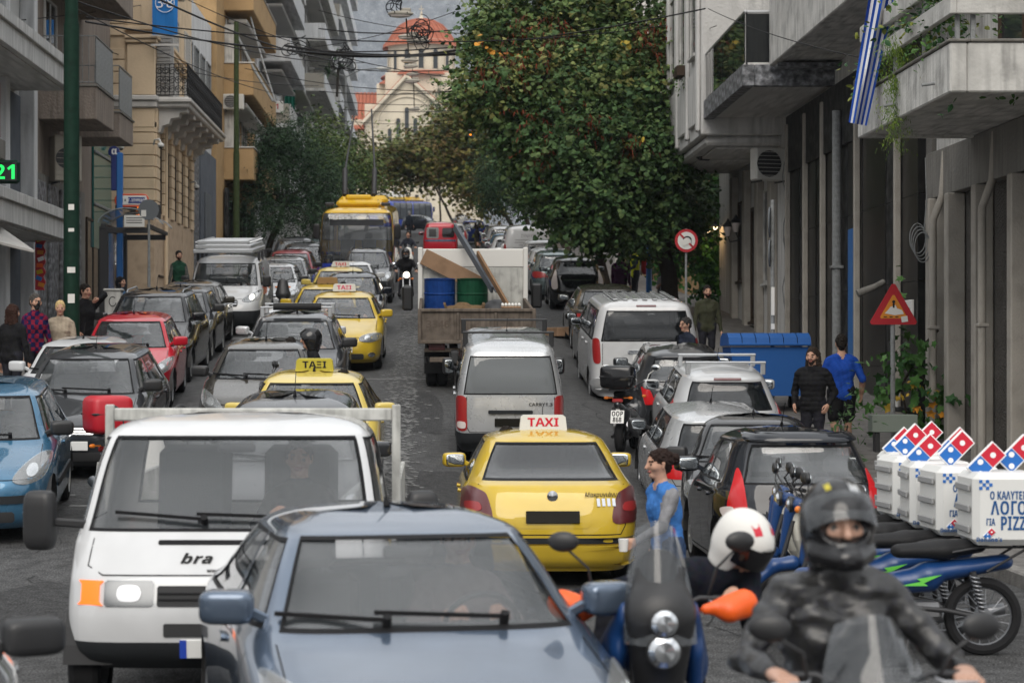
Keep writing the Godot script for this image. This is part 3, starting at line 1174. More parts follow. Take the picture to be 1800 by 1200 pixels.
	mat("orange",Color(0.75,0.1,0.008),0.45)
	mat("orange_band",Color(0.62,0.08,0.03),0.45)
	mat("box_white",Color(0.62,0.62,0.6),0.45)
	mat("box_grey",Color(0.3,0.3,0.3),0.5)
	mat("logo_red",Color(0.5,0.01,0.03),0.4)
	mat("logo_blue",Color(0.01,0.12,0.42),0.4)
	mat("box_red",Color(0.4,0.008,0.018),0.4)
	mat("moped_blue",Color(0.008,0.04,0.14),0.3)
	mat("moped_cream",Color(0.55,0.53,0.46),0.4)
	mat("decal_green",Color(0.12,0.5,0.06),0.4)
	mat("engine",Color(0.2,0.2,0.205),0.4,0.7)
	mat("black_plastic",Color(0.014,0.014,0.015),0.45)
	mat("gloss_black",Color(0.008,0.008,0.009),0.12)
	mat("vinyl",Color(0.02,0.02,0.021),0.5)
	glass("screen_tint",Color(0.05,0.055,0.06),0.55)
	glass("screen_clear",Color(0.2,0.21,0.22),0.1)
	glow("led_green",Color(0.01,0.75,0.12),1.0)
	glow("led_amber",Color(1.0,0.25,0.01),2.0)
	glow("bulb_warm",Color(1.0,0.72,0.38),4.0)
	mat("teal_glass",Color(0.02,0.13,0.12),0.08)
	mat("teal_cloth",Color(0.01,0.12,0.08),0.8)
	mat("banner_blue",Color(0.02,0.15,0.42),0.7)
	mat("flag_white",Color(0.6,0.6,0.62),0.85)
	mat("flag_blue",Color(0.015,0.06,0.3),0.85)
	mat("awning",Color(0.42,0.41,0.39),0.8)
	var body := mat("body_cloth",Color(1,1,1),0.85)
	body.vertex_color_use_as_albedo = true
	var lea := mat("body_leather",Color(1,1,1),0.36)
	lea.vertex_color_use_as_albedo = true
	var leaf := mat("leaf",Color(1,1,1),0.5)
	leaf.vertex_color_use_as_albedo = true
	leaf.backlight_enabled = true
	leaf.backlight = Color(0.3,0.35,0.18)
	leaf.cull_mode = BaseMaterial3D.CULL_DISABLED

# ---------------------------------------------------------------- people: tapered capsules joined in a distance field,meshed as surface nets
class Field:
	var o: Vector3
	var h: float
	var nx: int
	var ny: int
	var nz: int
	var d := PackedFloat32Array()
	var raw := PackedFloat32Array()
	var id := PackedByteArray()
	var plaid := Color(0,0,0,0)
	var mottle := 0.0
	func _init(lo: Vector3,hi: Vector3,cell: float) -> void:
		o = lo
		h = cell
		nx = int((hi.x - lo.x)/cell)+2
		ny = int((hi.y - lo.y)/cell)+2
		nz = int((hi.z - lo.z)/cell)+2
		d.resize(nx*ny*nz); d.fill(1.0)
		raw.resize(nx*ny*nz); raw.fill(1.0)
		id.resize(nx*ny*nz)
	# capsule a-b with radii ra,rb; squash: distances are measured with the offset divided by this
	func add(a: Vector3,b: Vector3,ra: float,rb: float,tint: int,k := 0.03,squash := Vector3.ONE,carve := false) -> void:
		var pad := maxf(ra,rb)*maxf(squash.x,maxf(squash.y,squash.z))+k+h*2.0
		var lo := (a.min(b) - Vector3.ONE*pad - o)/h
		var hi := (a.max(b)+Vector3.ONE*pad - o)/h
		var ab := (b - a)/squash
		var l2 := maxf(ab.length_squared(),1e-9)
		var small := minf(squash.x,minf(squash.y,squash.z))
		for z in range(maxi(0,int(lo.z)),mini(nz,int(hi.z)+2)):
			for y in range(maxi(0,int(lo.y)),mini(ny,int(hi.y)+2)):
				var at := (z*ny+y)*nx
				for x in range(maxi(0,int(lo.x)),mini(nx,int(hi.x)+2)):
					var q := (o+Vector3(x,y,z)*h - a)/squash
					var t := clampf(q.dot(ab)/l2,0.0,1.0)
					var v := (q.distance_to(ab*t) - lerpf(ra,rb,t))*small
					var c := d[at+x]
					if carve:
						v = -v
						var e := maxf(k - absf(c - v),0.0)/k
						d[at+x] = maxf(c,v)+e*e*k*0.25
						continue
					if v < raw[at+x]:
						raw[at+x] = v
						id[at+x] = tint
					var e := maxf(k - absf(c - v),0.0)/k
					d[at+x] = minf(c,v) - e*e*k*0.25
	# folds of cloth,or the padded bands of a quilted jacket
	func rumple(amount: float,quilt: float,sd: int) -> void:
		var n := FastNoiseLite.new()
		n.seed = sd
		n.frequency = 6.0 if nx*h > 0.4 else 22.0
		n.fractal_octaves = 2
		for z in nz:
			for y in ny:
				var at := (z*ny+y)*nx
				for x in nx:
					var v := d[at+x]
					if absf(v) < 0.05 and (id[at+x] == 0 or id[at+x] == 6 or id[at+x] == 1 or id[at+x] == 2 or id[at+x] == 3):
						var p := o+Vector3(x,y,z)*h
						d[at+x] = v+amount*n.get_noise_3d(p.x,p.y*1.6,p.z)*1.6
						if quilt > 0.0 and id[at+x] != 2 and id[at+x] != 3:
							d[at+x] += quilt*(0.5 - absf(sin(p.y*42.0)))
	func mesh(mb: MB,tints: Array,t := Transform3D.IDENTITY) -> void:
		var vid := PackedInt32Array()
		vid.resize(nx*ny*nz)
		vid.fill(-1)
		var pos := PackedVector3Array()
		var nor := PackedVector3Array()
		var tin := PackedByteArray()
		var sx := 1
		var sy := nx
		var sz := nx*ny
		var co := [0,sx,sy,sx+sy,sz,sx+sz,sy+sz,sx+sy+sz]
		var cp := [Vector3(0,0,0),Vector3(1,0,0),Vector3(0,1,0),Vector3(1,1,0),Vector3(0,0,1),Vector3(1,0,1),Vector3(0,1,1),Vector3(1,1,1)]
		var ed := [[0,1],[2,3],[4,5],[6,7],[0,2],[1,3],[4,6],[5,7],[0,4],[1,5],[2,6],[3,7]]
		for z in nz - 1:
			for y in ny - 1:
				var row := (z*ny+y)*nx
				for x in nx - 1:
					var i := row+x
					var first := d[i] < 0.0
					if (d[i+sx] < 0.0) == first and (d[i+sy] < 0.0) == first and (d[i+sx+sy] < 0.0) == first and (d[i+sz] < 0.0) == first and (d[i+sx+sz] < 0.0) == first and (d[i+sy+sz] < 0.0) == first and (d[i+sx+sy+sz] < 0.0) == first:
						continue
					var p := Vector3.ZERO
					var c := 0
					for e in ed:
						var a := d[i+co[e[0]]]
						var b := d[i+co[e[1]]]
						if (a < 0.0) != (b < 0.0):
							p += (cp[e[0]] as Vector3).lerp(cp[e[1]],a/(a - b))
							c += 1
					p /= c
					vid[i] = pos.size()
					pos.append(t*(o+(Vector3(x,y,z)+p)*h))
					var g := Vector3(d[i+sx] - d[i]+d[i+sx+sy+sz] - d[i+sy+sz]+d[i+sx+sy] - d[i+sy]+d[i+sx+sz] - d[i+sz],d[i+sy] - d[i]+d[i+sx+sy+sz] - d[i+sx+sz]+d[i+sx+sy] - d[i+sx]+d[i+sy+sz] - d[i+sz],d[i+sz] - d[i]+d[i+sx+sy+sz] - d[i+sx+sy]+d[i+sx+sz] - d[i+sx]+d[i+sy+sz] - d[i+sy])
					nor.append((t.basis*g).normalized())
					var best := 0
					for k in 8:
						if raw[i+co[k]] < raw[i+co[best]]:
							best = k
					tin.append(id[i+co[best]])
		var quads := func(a: int,b: int,c: int,e: int) -> void:
			if a < 0 or b < 0 or c < 0 or e < 0:
				return
			var c0: Color = tints[tin[a]]
			if plaid.a > 0.0 and tin[a] != 5 and tin[a] != 2 and tin[a] != 3:
				var u := pos[a]
				if (fposmod((u.x+u.z)*7.0,1.0) < 0.5) != (fposmod(u.y*7.0,1.0) < 0.5):
					c0 = plaid
			if mottle > 0.0:
				c0 = c0*(1.0+mottle*sin(pos[a].x*91.0+pos[a].y*57.0)*sin(pos[a].y*83.0+pos[a].z*77.0))
			mb.col = c0
			mb.smooth(pos[a],pos[b],pos[c],nor[a],nor[b],nor[c])
			mb.smooth(pos[a],pos[c],pos[e],nor[a],nor[c],nor[e])
		for z in range(1,nz - 1):
			for y in range(1,ny - 1):
				var row := (z*ny+y)*nx
				for x in range(1,nx - 1):
					var i := row+x
					var s := d[i] < 0.0
					if (d[i+sx] < 0.0) != s:
						quads.call(vid[i],vid[i - sy],vid[i - sy - sz],vid[i - sz])
					if (d[i+sy] < 0.0) != s:
						quads.call(vid[i],vid[i - sx],vid[i - sx - sz],vid[i - sz])
					if (d[i+sz] < 0.0) != s:
						quads.call(vid[i],vid[i - sx],vid[i - sx - sy],vid[i - sy])
		mb.col = Color(1,1,1)

func joint(a: Vector3,c: Vector3,l0: float,l1: float,hint: Vector3) -> Vector3:
	var ac := c - a
	var l := minf(ac.length(),(l0+l1)*0.999)
	var x := (l0*l0 - l1*l1+l*l)/(2.0*l)
	var y := sqrt(maxf(l0*l0 - x*x,0.0))
	var n := ac.normalized()
	return a+n*x+(hint - n*hint.dot(n)).normalized()*y

const SKIN := Color(0.42,0.25,0.18)
var head_cache := {}
func head_arrays(cell: float,look: Dictionary) -> MB:
	var key := "%f%s" % [cell,str(look)]
	if head_cache.has(key):
		return head_cache[key]
	var f := Field.new(Vector3(-0.12,-0.16,-0.14),Vector3(0.12,0.15,0.16),cell)
	var beard: int = 4 if look.get("beard",false) else 1
	if look.get("mask",false):
		beard = 5
	f.add(Vector3(0,0.035,-0.02),Vector3(0,0.03,0.01),0.088,0.088,1,0.03,Vector3(0.86,1.05,1.05))
	f.add(Vector3(0,-0.03,0.03),Vector3(0,-0.085,0.055),0.066,0.036,beard,0.04,Vector3(0.95,1,1))
	f.add(Vector3(0,-0.055,0.0),Vector3(0,-0.15,-0.02),0.058,0.055,1,0.02)
	f.add(Vector3(0,0.02,0.098),Vector3(0,-0.022,0.118),0.012,0.017,beard if look.get("mask",false) else 1,0.016)
	for s in [-1.0,1.0]:
		f.add(Vector3(0.033*s,0.012,0.103),Vector3(0.036*s,0.012,0.103),0.014,0.014,1,0.016,Vector3.ONE,true)
		f.add(Vector3(0.02*s,0.036,0.093),Vector3(0.05*s,0.038,0.079),0.0075,0.006,4,0.012)
		f.add(Vector3(0.05*s,-0.02,0.066),Vector3(0.05*s,-0.02,0.066),0.022,0.022,1,0.03)
		f.add(Vector3(0.084*s,0.018,-0.012),Vector3(0.082*s,-0.022,-0.006),0.015,0.011,1,0.006,Vector3(0.55,1,1))
		f.add(Vector3(0.03*s,0.011,0.088),Vector3(0.036*s,0.011,0.087),0.008,0.008,2,0.002)
	if not look.get("mask",false):
		f.add(Vector3(-0.019,-0.058,0.094),Vector3(0.019,-0.058,0.094),0.008,0.008,3,0.008)
	var mb := MB.new()
	f.mesh(mb,[SKIN,SKIN,Color(0.03,0.025,0.022),Color(0.3,0.12,0.1),look.get("hair",Color(0.02,0.015,0.012)),look.get("mask_tint",Color(0.02,0.02,0.022))])
	head_cache[key] = mb
	return mb

func pour(into: MB,from: MB,t: Transform3D) -> void:
	var flip := t.basis.determinant() < 0.0
	for k in from.v.size():
		var i := k
		if flip and k % 3 > 0:
			i = k+1 if k % 3 == 1 else k - 1
		into.v.append(t*from.v[i])
		into.n.append((t.basis*from.n[i]).normalized())
		into.c.append(from.c[i])

var hand_cache := {}
func hand_arrays(cell: float,curl: float,tint: Color) -> MB:
	var key := "%f %f %s" % [cell,curl,tint]
	if hand_cache.has(key):
		return hand_cache[key]
	# palm along +Z from the wrist at the origin,palm side -Y,thumb at +X
	var f := Field.new(Vector3(-0.07,-0.11,-0.04),Vector3(0.09,0.05,0.21),cell)
	f.add(Vector3(0,0,-0.03),Vector3(0,0,0.03),0.026,0.03,0,0.02,Vector3(1.05,0.8,1))
	for i in 4:
		var x := 0.03 - 0.02*i
		var l: float = [0.072,0.08,0.075,0.058][i]
		f.add(Vector3(x*0.6,0,0.02),Vector3(x,0,0.09),0.016,0.0125,0,0.012)
		var p := Vector3(x,0,0.09)
		var a := curl*0.4
		for j in 3:
			var q: Vector3 = p+Vector3(x*0.03,-sin(a),cos(a))*l*[0.45,0.3,0.25][j]
			f.add(p,q,0.0098 - 0.0008*j,0.0092 - 0.0008*j,0,0.004)
			p = q
			a += curl*0.9
	var p1 := Vector3(0.05,-0.012 - 0.012*curl,0.06)
	var p2 := p1+Vector3(0.012 - 0.02*curl,-0.016*curl,0.032)
	f.add(Vector3(0.018,-0.006,0.012),p1,0.017,0.012,0,0.012)
	f.add(p1,p2,0.0115,0.01,0,0.004)
	f.add(p2,p2+Vector3(-0.004 - 0.01*curl,-0.01*curl,0.026),0.01,0.0085,0,0.004)
	var mb := MB.new()
	f.mesh(mb,[tint])
	hand_cache[key] = mb
	return mb

# p: pose numbers in the person's own axes (facing +Z,feet at y 0),colours and clothing
func person(label: String,where: Vector3,turn: float,p: Dictionary,group := "") -> Node3D:
	var root := thing("person",label,"person",where,turn,group)
	var H: float = p.get("h",1.74)/1.74
	var cell: float = p.get("cell",0.02)
	var hip: Vector3 = p.get("hip",Vector3(0,0.94,0))
	var lean: Vector3 = p.get("lean",Vector3(0,0,0.02))
	var bulk: float = p.get("bulk",1.0)
	var top: Color = p.get("top",Color(0.02,0.02,0.02))
	var legs: Color = p.get("legs",Color(0.02,0.02,0.025))
	var shoe: Color = p.get("shoe",Color(0.02,0.02,0.02))
	var fore: Color = p.get("fore",top)
	var shin: Color = p.get("shin",legs)
	var sleeve: Color = p.get("sleeve",top)
	var up := (Vector3.UP*0.5+lean).normalized()*0.5
	var chest := hip+up*0.62
	var neck := hip+up*1.06
	var face_turn: float = p.get("look",0.0)
	var nod: float = p.get("nod",0.0)
	var headc := neck+up.normalized()*0.06+Vector3(0,0.105,0.02)
	var fs: Array = p.get("feet",[Vector3(-0.1,0.0,0.0),Vector3(0.1,0.0,0.02)])
	var hs: Array = p.get("hands",[Vector3(-0.29,0.8,0.08),Vector3(0.29,0.8,0.08)])
	var side := Vector3(1,0,0).rotated(Vector3.UP,p.get("twist",0.0))
	var pts := [hip,neck,headc]
	var kn := []
	var el := []
	var sh := []
	var hipj := []
	for i in 2:
		var s := -1.0 if i == 0 else 1.0
		hipj.append(hip+side*0.095*s)
		var ank: Vector3 = fs[i]+Vector3(0,0.085,0)
		kn.append(joint(hipj[i],ank,0.43,0.42,p.get("knee",Vector3(s*0.12,0,1))))
		sh.append(neck - up*0.19+side*(0.175*bulk)*s)
		el.append(joint(sh[i],hs[i],0.29,0.26,p.get("elbow",Vector3(s*0.5,-0.4,-0.8))))
		for q in [ank,kn[i],el[i],hs[i]]:
			pts.append(q)
	var lo: Vector3 = pts[0]
	var hi: Vector3 = pts[0]
	for q in pts:
		lo = lo.min(q)
		hi = hi.max(q)
	lo -= Vector3(0.24,0.14,0.24)
	hi += Vector3(0.24,0.1,0.26)
	var f := Field.new(lo,hi,cell)
	var b := bulk
	# trunk
	for s in [-1.0,1.0]:
		f.add(hip+side*0.07*s - up*0.08,hip+side*0.055*s+up*0.3,0.106*b,0.093*b,0,0.06)
		f.add(hip+side*0.055*s+up*0.3,chest+side*0.062*s,0.093*b,0.112*b,0,0.06)
		f.add(chest+side*0.065*s,neck - up*0.17+side*0.1*s*b,0.115*b,0.085*b,0,0.06)
		f.add(neck - up*0.03,neck - up*0.17+side*0.15*s*b,0.05,0.06*b,0,0.04)
	f.add(neck - up*0.12,neck+up*0.03,0.075 if p.get("collar",true) else 0.055,0.068 if p.get("collar",true) else 0.05,0,0.03)
	f.add(neck - up*0.05,headc+Vector3(0,-0.06,-0.01),0.056,0.056,5,0.015)
	for i in 2:
		f.add(sh[i],el[i],0.058*b,0.047*b,6,0.025)
		f.add(el[i],(el[i] as Vector3).lerp(hs[i],0.93),0.047*b,0.034*(b*0.5+0.5),1,0.02)
		var ank: Vector3 = fs[i]+Vector3(0,0.085,0)
		var cut: float = p.get("shorts",1.0)
		if cut < 1.0:
			f.add(hipj[i],(hipj[i] as Vector3).lerp(kn[i],cut),0.115,0.1,2,0.04)
			f.add((hipj[i] as Vector3).lerp(kn[i],0.7),kn[i],0.07,0.055,3,0.02)
		else:
			f.add(hipj[i],kn[i],0.1*(b*0.4+0.6),0.068,2,0.05)
		f.add(kn[i],ank,0.062,0.043,3,0.03)
		var toe: Vector3 = p.get("toe",Vector3(0,0,1))
		f.add(ank - Vector3(0,0.045,0) - toe*0.04,fs[i]+Vector3(0,0.035,0)+toe*0.17,0.045,0.034,4,0.03)
	f.rumple(p.get("folds",0.007),p.get("quilt",0.0),rng.randi() % 1000)
	f.plaid = p.get("plaid",Color(0,0,0,0))
	f.mottle = 0.14
	var mb := MB.new()
	f.mesh(mb,[top,fore,legs,shin,shoe,p.get("neck_tint",SKIN),sleeve])
	var hb := Basis(Vector3.UP,face_turn)*Basis(Vector3.RIGHT,nod)
	var look := {"hair": p.get("hair",Color(0.015,0.012,0.01)),"beard": p.get("beard",false),"mask": p.get("mask",false),"mask_tint": p.get("mask_tint",Color(0.02,0.02,0.02))}
	var hc: float = p.get("head_cell",0.009)
	pour(mb,head_arrays(hc,look),Transform3D(hb,headc))
	for i in 2:
		var s := -1.0 if i == 0 else 1.0
		var dir: Vector3 = (hs[i] - el[i]).normalized()
		if p.has("hand_dir"):
			dir = p.hand_dir[i]
		var palm: Vector3 = p.get("palm",Vector3(-s,-0.2,0))
		if p.has("palms"):
			palm = p.palms[i]
		var y := -(palm - dir*palm.dot(dir)).normalized()
		var x := y.cross(dir)
		if p.get("hands_on",true):
			var hm := hand_arrays(p.get("hand_cell",0.0075),p.get("curl",0.5),p.get("glove",SKIN))
			# the stock hand is a right hand seen with the thumb at +X; mirror where the thumb should lie the other way
			var thumb: Vector3 = p.get("thumb",Vector3(0,0.4,1))
			if x.dot(thumb) < 0.0:
				x = -x
			pour(mb,hm,Transform3D(Basis(x,y,dir),hs[i]))
	mb.xf = Transform3D.IDENTITY
	var body := part(mb,"body",M.body_leather if p.get("leather",false) else M.body_cloth,root)
	body.scale = Vector3.ONE*H
	# hair
	var style: String = p.get("hair_style","short")
	if style != "none":
		var hf := Field.new(Vector3(-0.16,-0.36,-0.2),Vector3(0.16,0.2,0.14),maxf(hc,0.01))
		hf.add(Vector3(0,0.055,-0.03),Vector3(0,0.05,0.0),0.095,0.092,0,0.03,Vector3(0.9,1.05,1.08))
		if style == "short":
			hf.add(Vector3(0,-0.02,-0.06),Vector3(0,-0.06,-0.05),0.07,0.045,0,0.03)
			for s in [-1.0,1.0]:
				hf.add(Vector3(0.06*s,0.03,0.01),Vector3(0.07*s,0.0,0.012),0.025,0.012,0,0.02)
		elif style == "bun":
			hf.add(Vector3(0,0.0,-0.06),Vector3(0,-0.03,-0.07),0.075,0.05,0,0.03)
			hf.add(Vector3(0,0.06,-0.15),Vector3(0,0.05,-0.15),0.05,0.05,0,0.01)
		elif style == "long":
			for s in [-1.0,0.0,1.0]:
				hf.add(Vector3(0.055*s,0.03,-0.055),Vector3(0.085*s,-0.19,-0.055),0.058,0.045,0,0.03)
		elif style == "scarf":
			hf.add(Vector3(0,0.0,-0.05),Vector3(0,-0.13,-0.02),0.095,0.1,0,0.04)
		# face stays free
		hf.add(Vector3(0,-0.005,0.13),Vector3(0,-0.11,0.115),0.09,0.098,0,0.012,Vector3.ONE,true)
		hf.rumple(0.009,0.0,7)
		var hm := MB.new()
		hf.mesh(hm,[Color(1,1,1)],Transform3D(hb,headc))
		var hn := part(hm,"headscarf" if style == "scarf" else "hair",mat("hair%s" % p.get("hair",Color(0.015,0.012,0.01)),p.get("hair",Color(0.015,0.012,0.01)),0.7),root)
		hn.scale = Vector3.ONE*H
	if p.has("helmet"):
		var e: Dictionary = p.helmet
		var hf := Field.new(Vector3(-0.18,-0.2,-0.2),Vector3(0.18,0.2,0.2),e.get("cell",0.012))
		hf.add(Vector3(0,0.03,-0.015),Vector3(0,0.02,0.0),0.138,0.138,0,0.03,Vector3(0.95,1.05,1.1))
		hf.add(Vector3(0,-0.05,-0.04),Vector3(0,-0.11,-0.03),0.11,0.105,0,0.05)
		if not e.get("open",false):
			for s in [-1.0,1.0]:
				hf.add(Vector3(0.085*s,-0.09,0.04),Vector3(0.02*s,-0.105,0.125),0.042,0.04,1,0.03)
			hf.add(Vector3(-0.055,0.0,0.14),Vector3(0.055,0.0,0.14),0.046,0.046,0,0.012,Vector3(1,0.95,1.3),true)
		else:
			hf.add(Vector3(0,-0.04,0.14),Vector3(0,-0.14,0.12),0.1,0.1,0,0.012,Vector3.ONE,true)
		hf.add(Vector3(0,-0.2,0.0),Vector3(0,-0.18,0.01),0.085,0.085,0,0.01,Vector3.ONE,true)
		var hm := MB.new()
		hf.mesh(hm,[Color(1,1,1),Color(1,1,1)],Transform3D(hb,headc))
		var hn := part(hm,"helmet",e.mat,root)
		hn.scale = Vector3.ONE*H
		for q in e.get("bands",[]):
			var bm := MB.new()
			bm.xf = Transform3D(hb,headc)
			for i in 16:
				var a0: float = lerpf(q[0],q[1],i/16.0)
				var a1: float = lerpf(q[0],q[1],(i+1)/16.0)
				var c := []
				for a in [a0,a1]:
					for w in [q[2],q[3]]:
						var n := Vector3(sin(w) ,cos(w)*cos(a),cos(w)*sin(a))
						c.append(Vector3(0,0.025,-0.008)+n*Vector3(0.1335,0.147,0.157))
				bm.out(c[0],c[1],c[3],Vector3.ZERO); bm.out(c[0],c[3],c[2],Vector3.ZERO)
			part(bm,"stripe",q[4],hn)
		if e.has("visor"):
			var vm := MB.new()
			vm.xf = Transform3D(hb*Basis(Vector3.RIGHT,e.get("lift",0.0)),headc)
			for i in 16:
				for j in 5:
					var q := []
					for ij in [[i,j],[i+1,j],[i+1,j+1],[i,j+1]]:
						var a := lerpf(-1.25,1.25,ij[0]/16.0)
						var y := lerpf(-0.05,0.065,ij[1]/5.0)
						var n := Vector3(sin(a)*0.138,0,cos(a)*0.158)
						q.append([Vector3(n.x,y,n.z)*(1.0 - 0.12*absf(y)*8.0*absf(y)),Vector3(sin(a),y*3.0,cos(a)).normalized()])
					vm.smooth(q[0][0],q[1][0],q[2][0],q[0][1],q[1][1],q[2][1])
					vm.smooth(q[0][0],q[2][0],q[3][0],q[0][1],q[2][1],q[3][1])
			part(vm,"visor",e.visor,hn)
	if p.get("glasses",false):
		var gm := MB.new()
		gm.xf = Transform3D(hb,headc)
		for s in [-1.0,1.0]:
			var r := PackedVector3Array()
			for i in 13:
				r.append(Vector3(s*0.034+cos(TAU*i/12)*0.024,0.01+sin(TAU*i/12)*0.018,0.113 - absf(cos(TAU*i/12)*0.024+0.034)*0.2))
			gm.tube(r,0.003,5)
			gm.tube(PackedVector3Array([Vector3(s*0.058,0.014,0.1),Vector3(s*0.084,0.014,0.04),Vector3(s*0.086,0.012,-0.01)]),0.003,5)
			if p.get("shades",false):
				gm.ball(Vector3(s*0.034,0.01,0.106),Vector3(0.023,0.017,0.006),6)
		gm.tube(PackedVector3Array([Vector3(-0.01,0.014,0.113),Vector3(0.01,0.014,0.113)]),0.003,5)
		var gn := part(gm,"glasses",M.gloss_black,root)
		gn.scale = Vector3.ONE*H
	root.set_meta("_p",{"neck": neck*H,"head": headc*H,"hip": hip*H,"chest": chest*H,"up": up,"hands": [hs[0]*H,hs[1]*H]})
	return root

# ---------------------------------------------------------------- two-wheelers,facing +Z,wheels on y 0
func blob(parent: Node3D,called: String,m: Material,caps: Array,cell := 0.014,k := 0.04) -> MeshInstance3D:
	var lo := Vector3.ONE*99.0
	var hi := -lo
	for c in caps:
		var r: float = maxf(c[2],c[3])*(c[4].x if c.size() > 4 else 1.0)+0.05
		lo = lo.min(c[0] - Vector3.ONE*r).min(c[1] - Vector3.ONE*r)
		hi = hi.max(c[0]+Vector3.ONE*r).max(c[1]+Vector3.ONE*r)
	var f := Field.new(lo,hi,cell)
	for c in caps:
		f.add(c[0],c[1],c[2],c[3],0,k,c[4] if c.size() > 4 else Vector3.ONE,c.size() > 5)
	var mb := MB.new()
	f.mesh(mb,[Color(1,1,1)])
	return part(mb,called,m,parent)

func bike_wheel(root: Node3D,z: float,r: float,w: float,spoked: bool) -> void:
	var n := Node3D.new()
	n.name = "wheel"
	root.add_child(n,true)
	n.position = Vector3(0,r,z)
	var turn := Transform3D(Basis(Vector3(0,0,1),PI/2),Vector3.ZERO)
	var ty := MB.new()
	ty.xf = turn
	var prof := []
	for i in 9:
		var a := PI*2.0*i/8.0
		prof.append(Vector2(r - w+cos(a)*w,sin(a)*w))
	ty.lathe(prof,28)
	part(ty,"tyre",M.tyre,n)
	var ri := MB.new()
	ri.xf = turn
	ri.lathe([Vector2(r - w*1.7,-w*0.5),Vector2(r - w*2.1,0),Vector2(r - w*1.7,w*0.5),Vector2(r - w*1.5,0),Vector2(r - w*1.7,-w*0.5)],28)
	ri.lathe([Vector2(0.0,-w*0.9),Vector2(0.06,-w*0.9),Vector2(0.065,0),Vector2(0.06,w*0.9),Vector2(0,w*0.9)],16)
	ri.xf = Transform3D.IDENTITY
	for i in (18 if spoked else 5):
		var a := TAU*i/(18.0 if spoked else 5.0)
		var d := Vector3(0,cos(a),sin(a))
		var e := Vector3(0,cos(a+0.25),sin(a+0.25))
		if spoked:
			ri.cyl(d*0.05+Vector3(w*0.6*(1 if i % 2 else -1),0,0),e*(r - w*1.9),0.0035,0.0035,4,false)
		else:
			ri.bar(d*0.04,d*(r - w*1.8),w*0.7,0.035,0.006)
	part(ri,"rim",M.steel if spoked else M.dark_metal,n)

func bike_mirrors(root: Node3D,bar_y: float,bar_z: float,x: float,reach := 0.2,m: Material = null) -> void:
	for s in [-1.0,1.0]:
		var b := MB.new()
		var c := Vector3(s*(x+0.06),bar_y+reach,bar_z+0.02)
		b.tube(PackedVector3Array([Vector3(s*x*0.75,bar_y,bar_z),Vector3(s*x*0.85,bar_y+reach*0.6,bar_z+0.06),c]),0.007,6)
		b.xf = Transform3D(Basis(Vector3.UP,s*0.2),c)
		b.ball(Vector3(0,0.02,0.012),Vector3(0.075,0.05,0.028),8)
		var n := part(b,"mirror",m if m else M.black_plastic,root)
		var g := MB.new()
		g.xf = b.xf
		g.ball(Vector3(0,0.02,-0.008),Vector3(0.066,0.042,0.012),8)
		part(g,"mirror_glass",M.mirror,n)

func handlebar(root: Node3D,y: float,z: float,half: float,sweep := 0.06) -> void:
	var b := MB.new()
	b.tube(PackedVector3Array([Vector3(-half,y,z - sweep),Vector3(-half*0.55,y+0.01,z - 0.01),Vector3(-0.08,y - 0.05,z),Vector3(0.08,y - 0.05,z),Vector3(half*0.55,y+0.01,z - 0.01),Vector3(half,y,z - sweep)]),0.012,8)
	var n := part(b,"handlebar",M.dark_metal,root)
	for s in [-1.0,1.0]:
		var g := MB.new()
		g.cyl(Vector3(s*(half - 0.12),y+0.003,z - sweep*0.72),Vector3(s*half,y,z - sweep),0.018)
		part(g,"grip",M.rubber,n)
		var l := MB.new()
		l.tube(PackedVector3Array([Vector3(s*(half - 0.15),y,z - sweep*0.5),Vector3(s*(half - 0.12),y - 0.01,z+0.05),Vector3(s*half,y - 0.015,z+0.03)]),0.006,5)
		part(l,"brake_lever",M.steel,n)

func round_lamp(root: Node3D,p: Vector3,r: float,lit: bool,called := "headlight") -> void:
	var b := MB.new()
	b.xf = Transform3D(Basis(Vector3.RIGHT,PI/2),p)
	b.lathe([Vector2(0,-r*0.9),Vector2(r*0.7,-r*0.7),Vector2(r*1.05,-0.01),Vector2(r*1.05,0.012),Vector2(r*0.95,0.014)],18)
	var n := part(b,called,M.black_plastic,root)
	var g := MB.new()
	g.xf = b.xf
	g.lathe([Vector2(r*0.96,0.012),Vector2(r*0.6,0.03),Vector2(0,0.036)],18)
	part(g,"lens",M.lamp_on if lit else M.lamp_off,n)

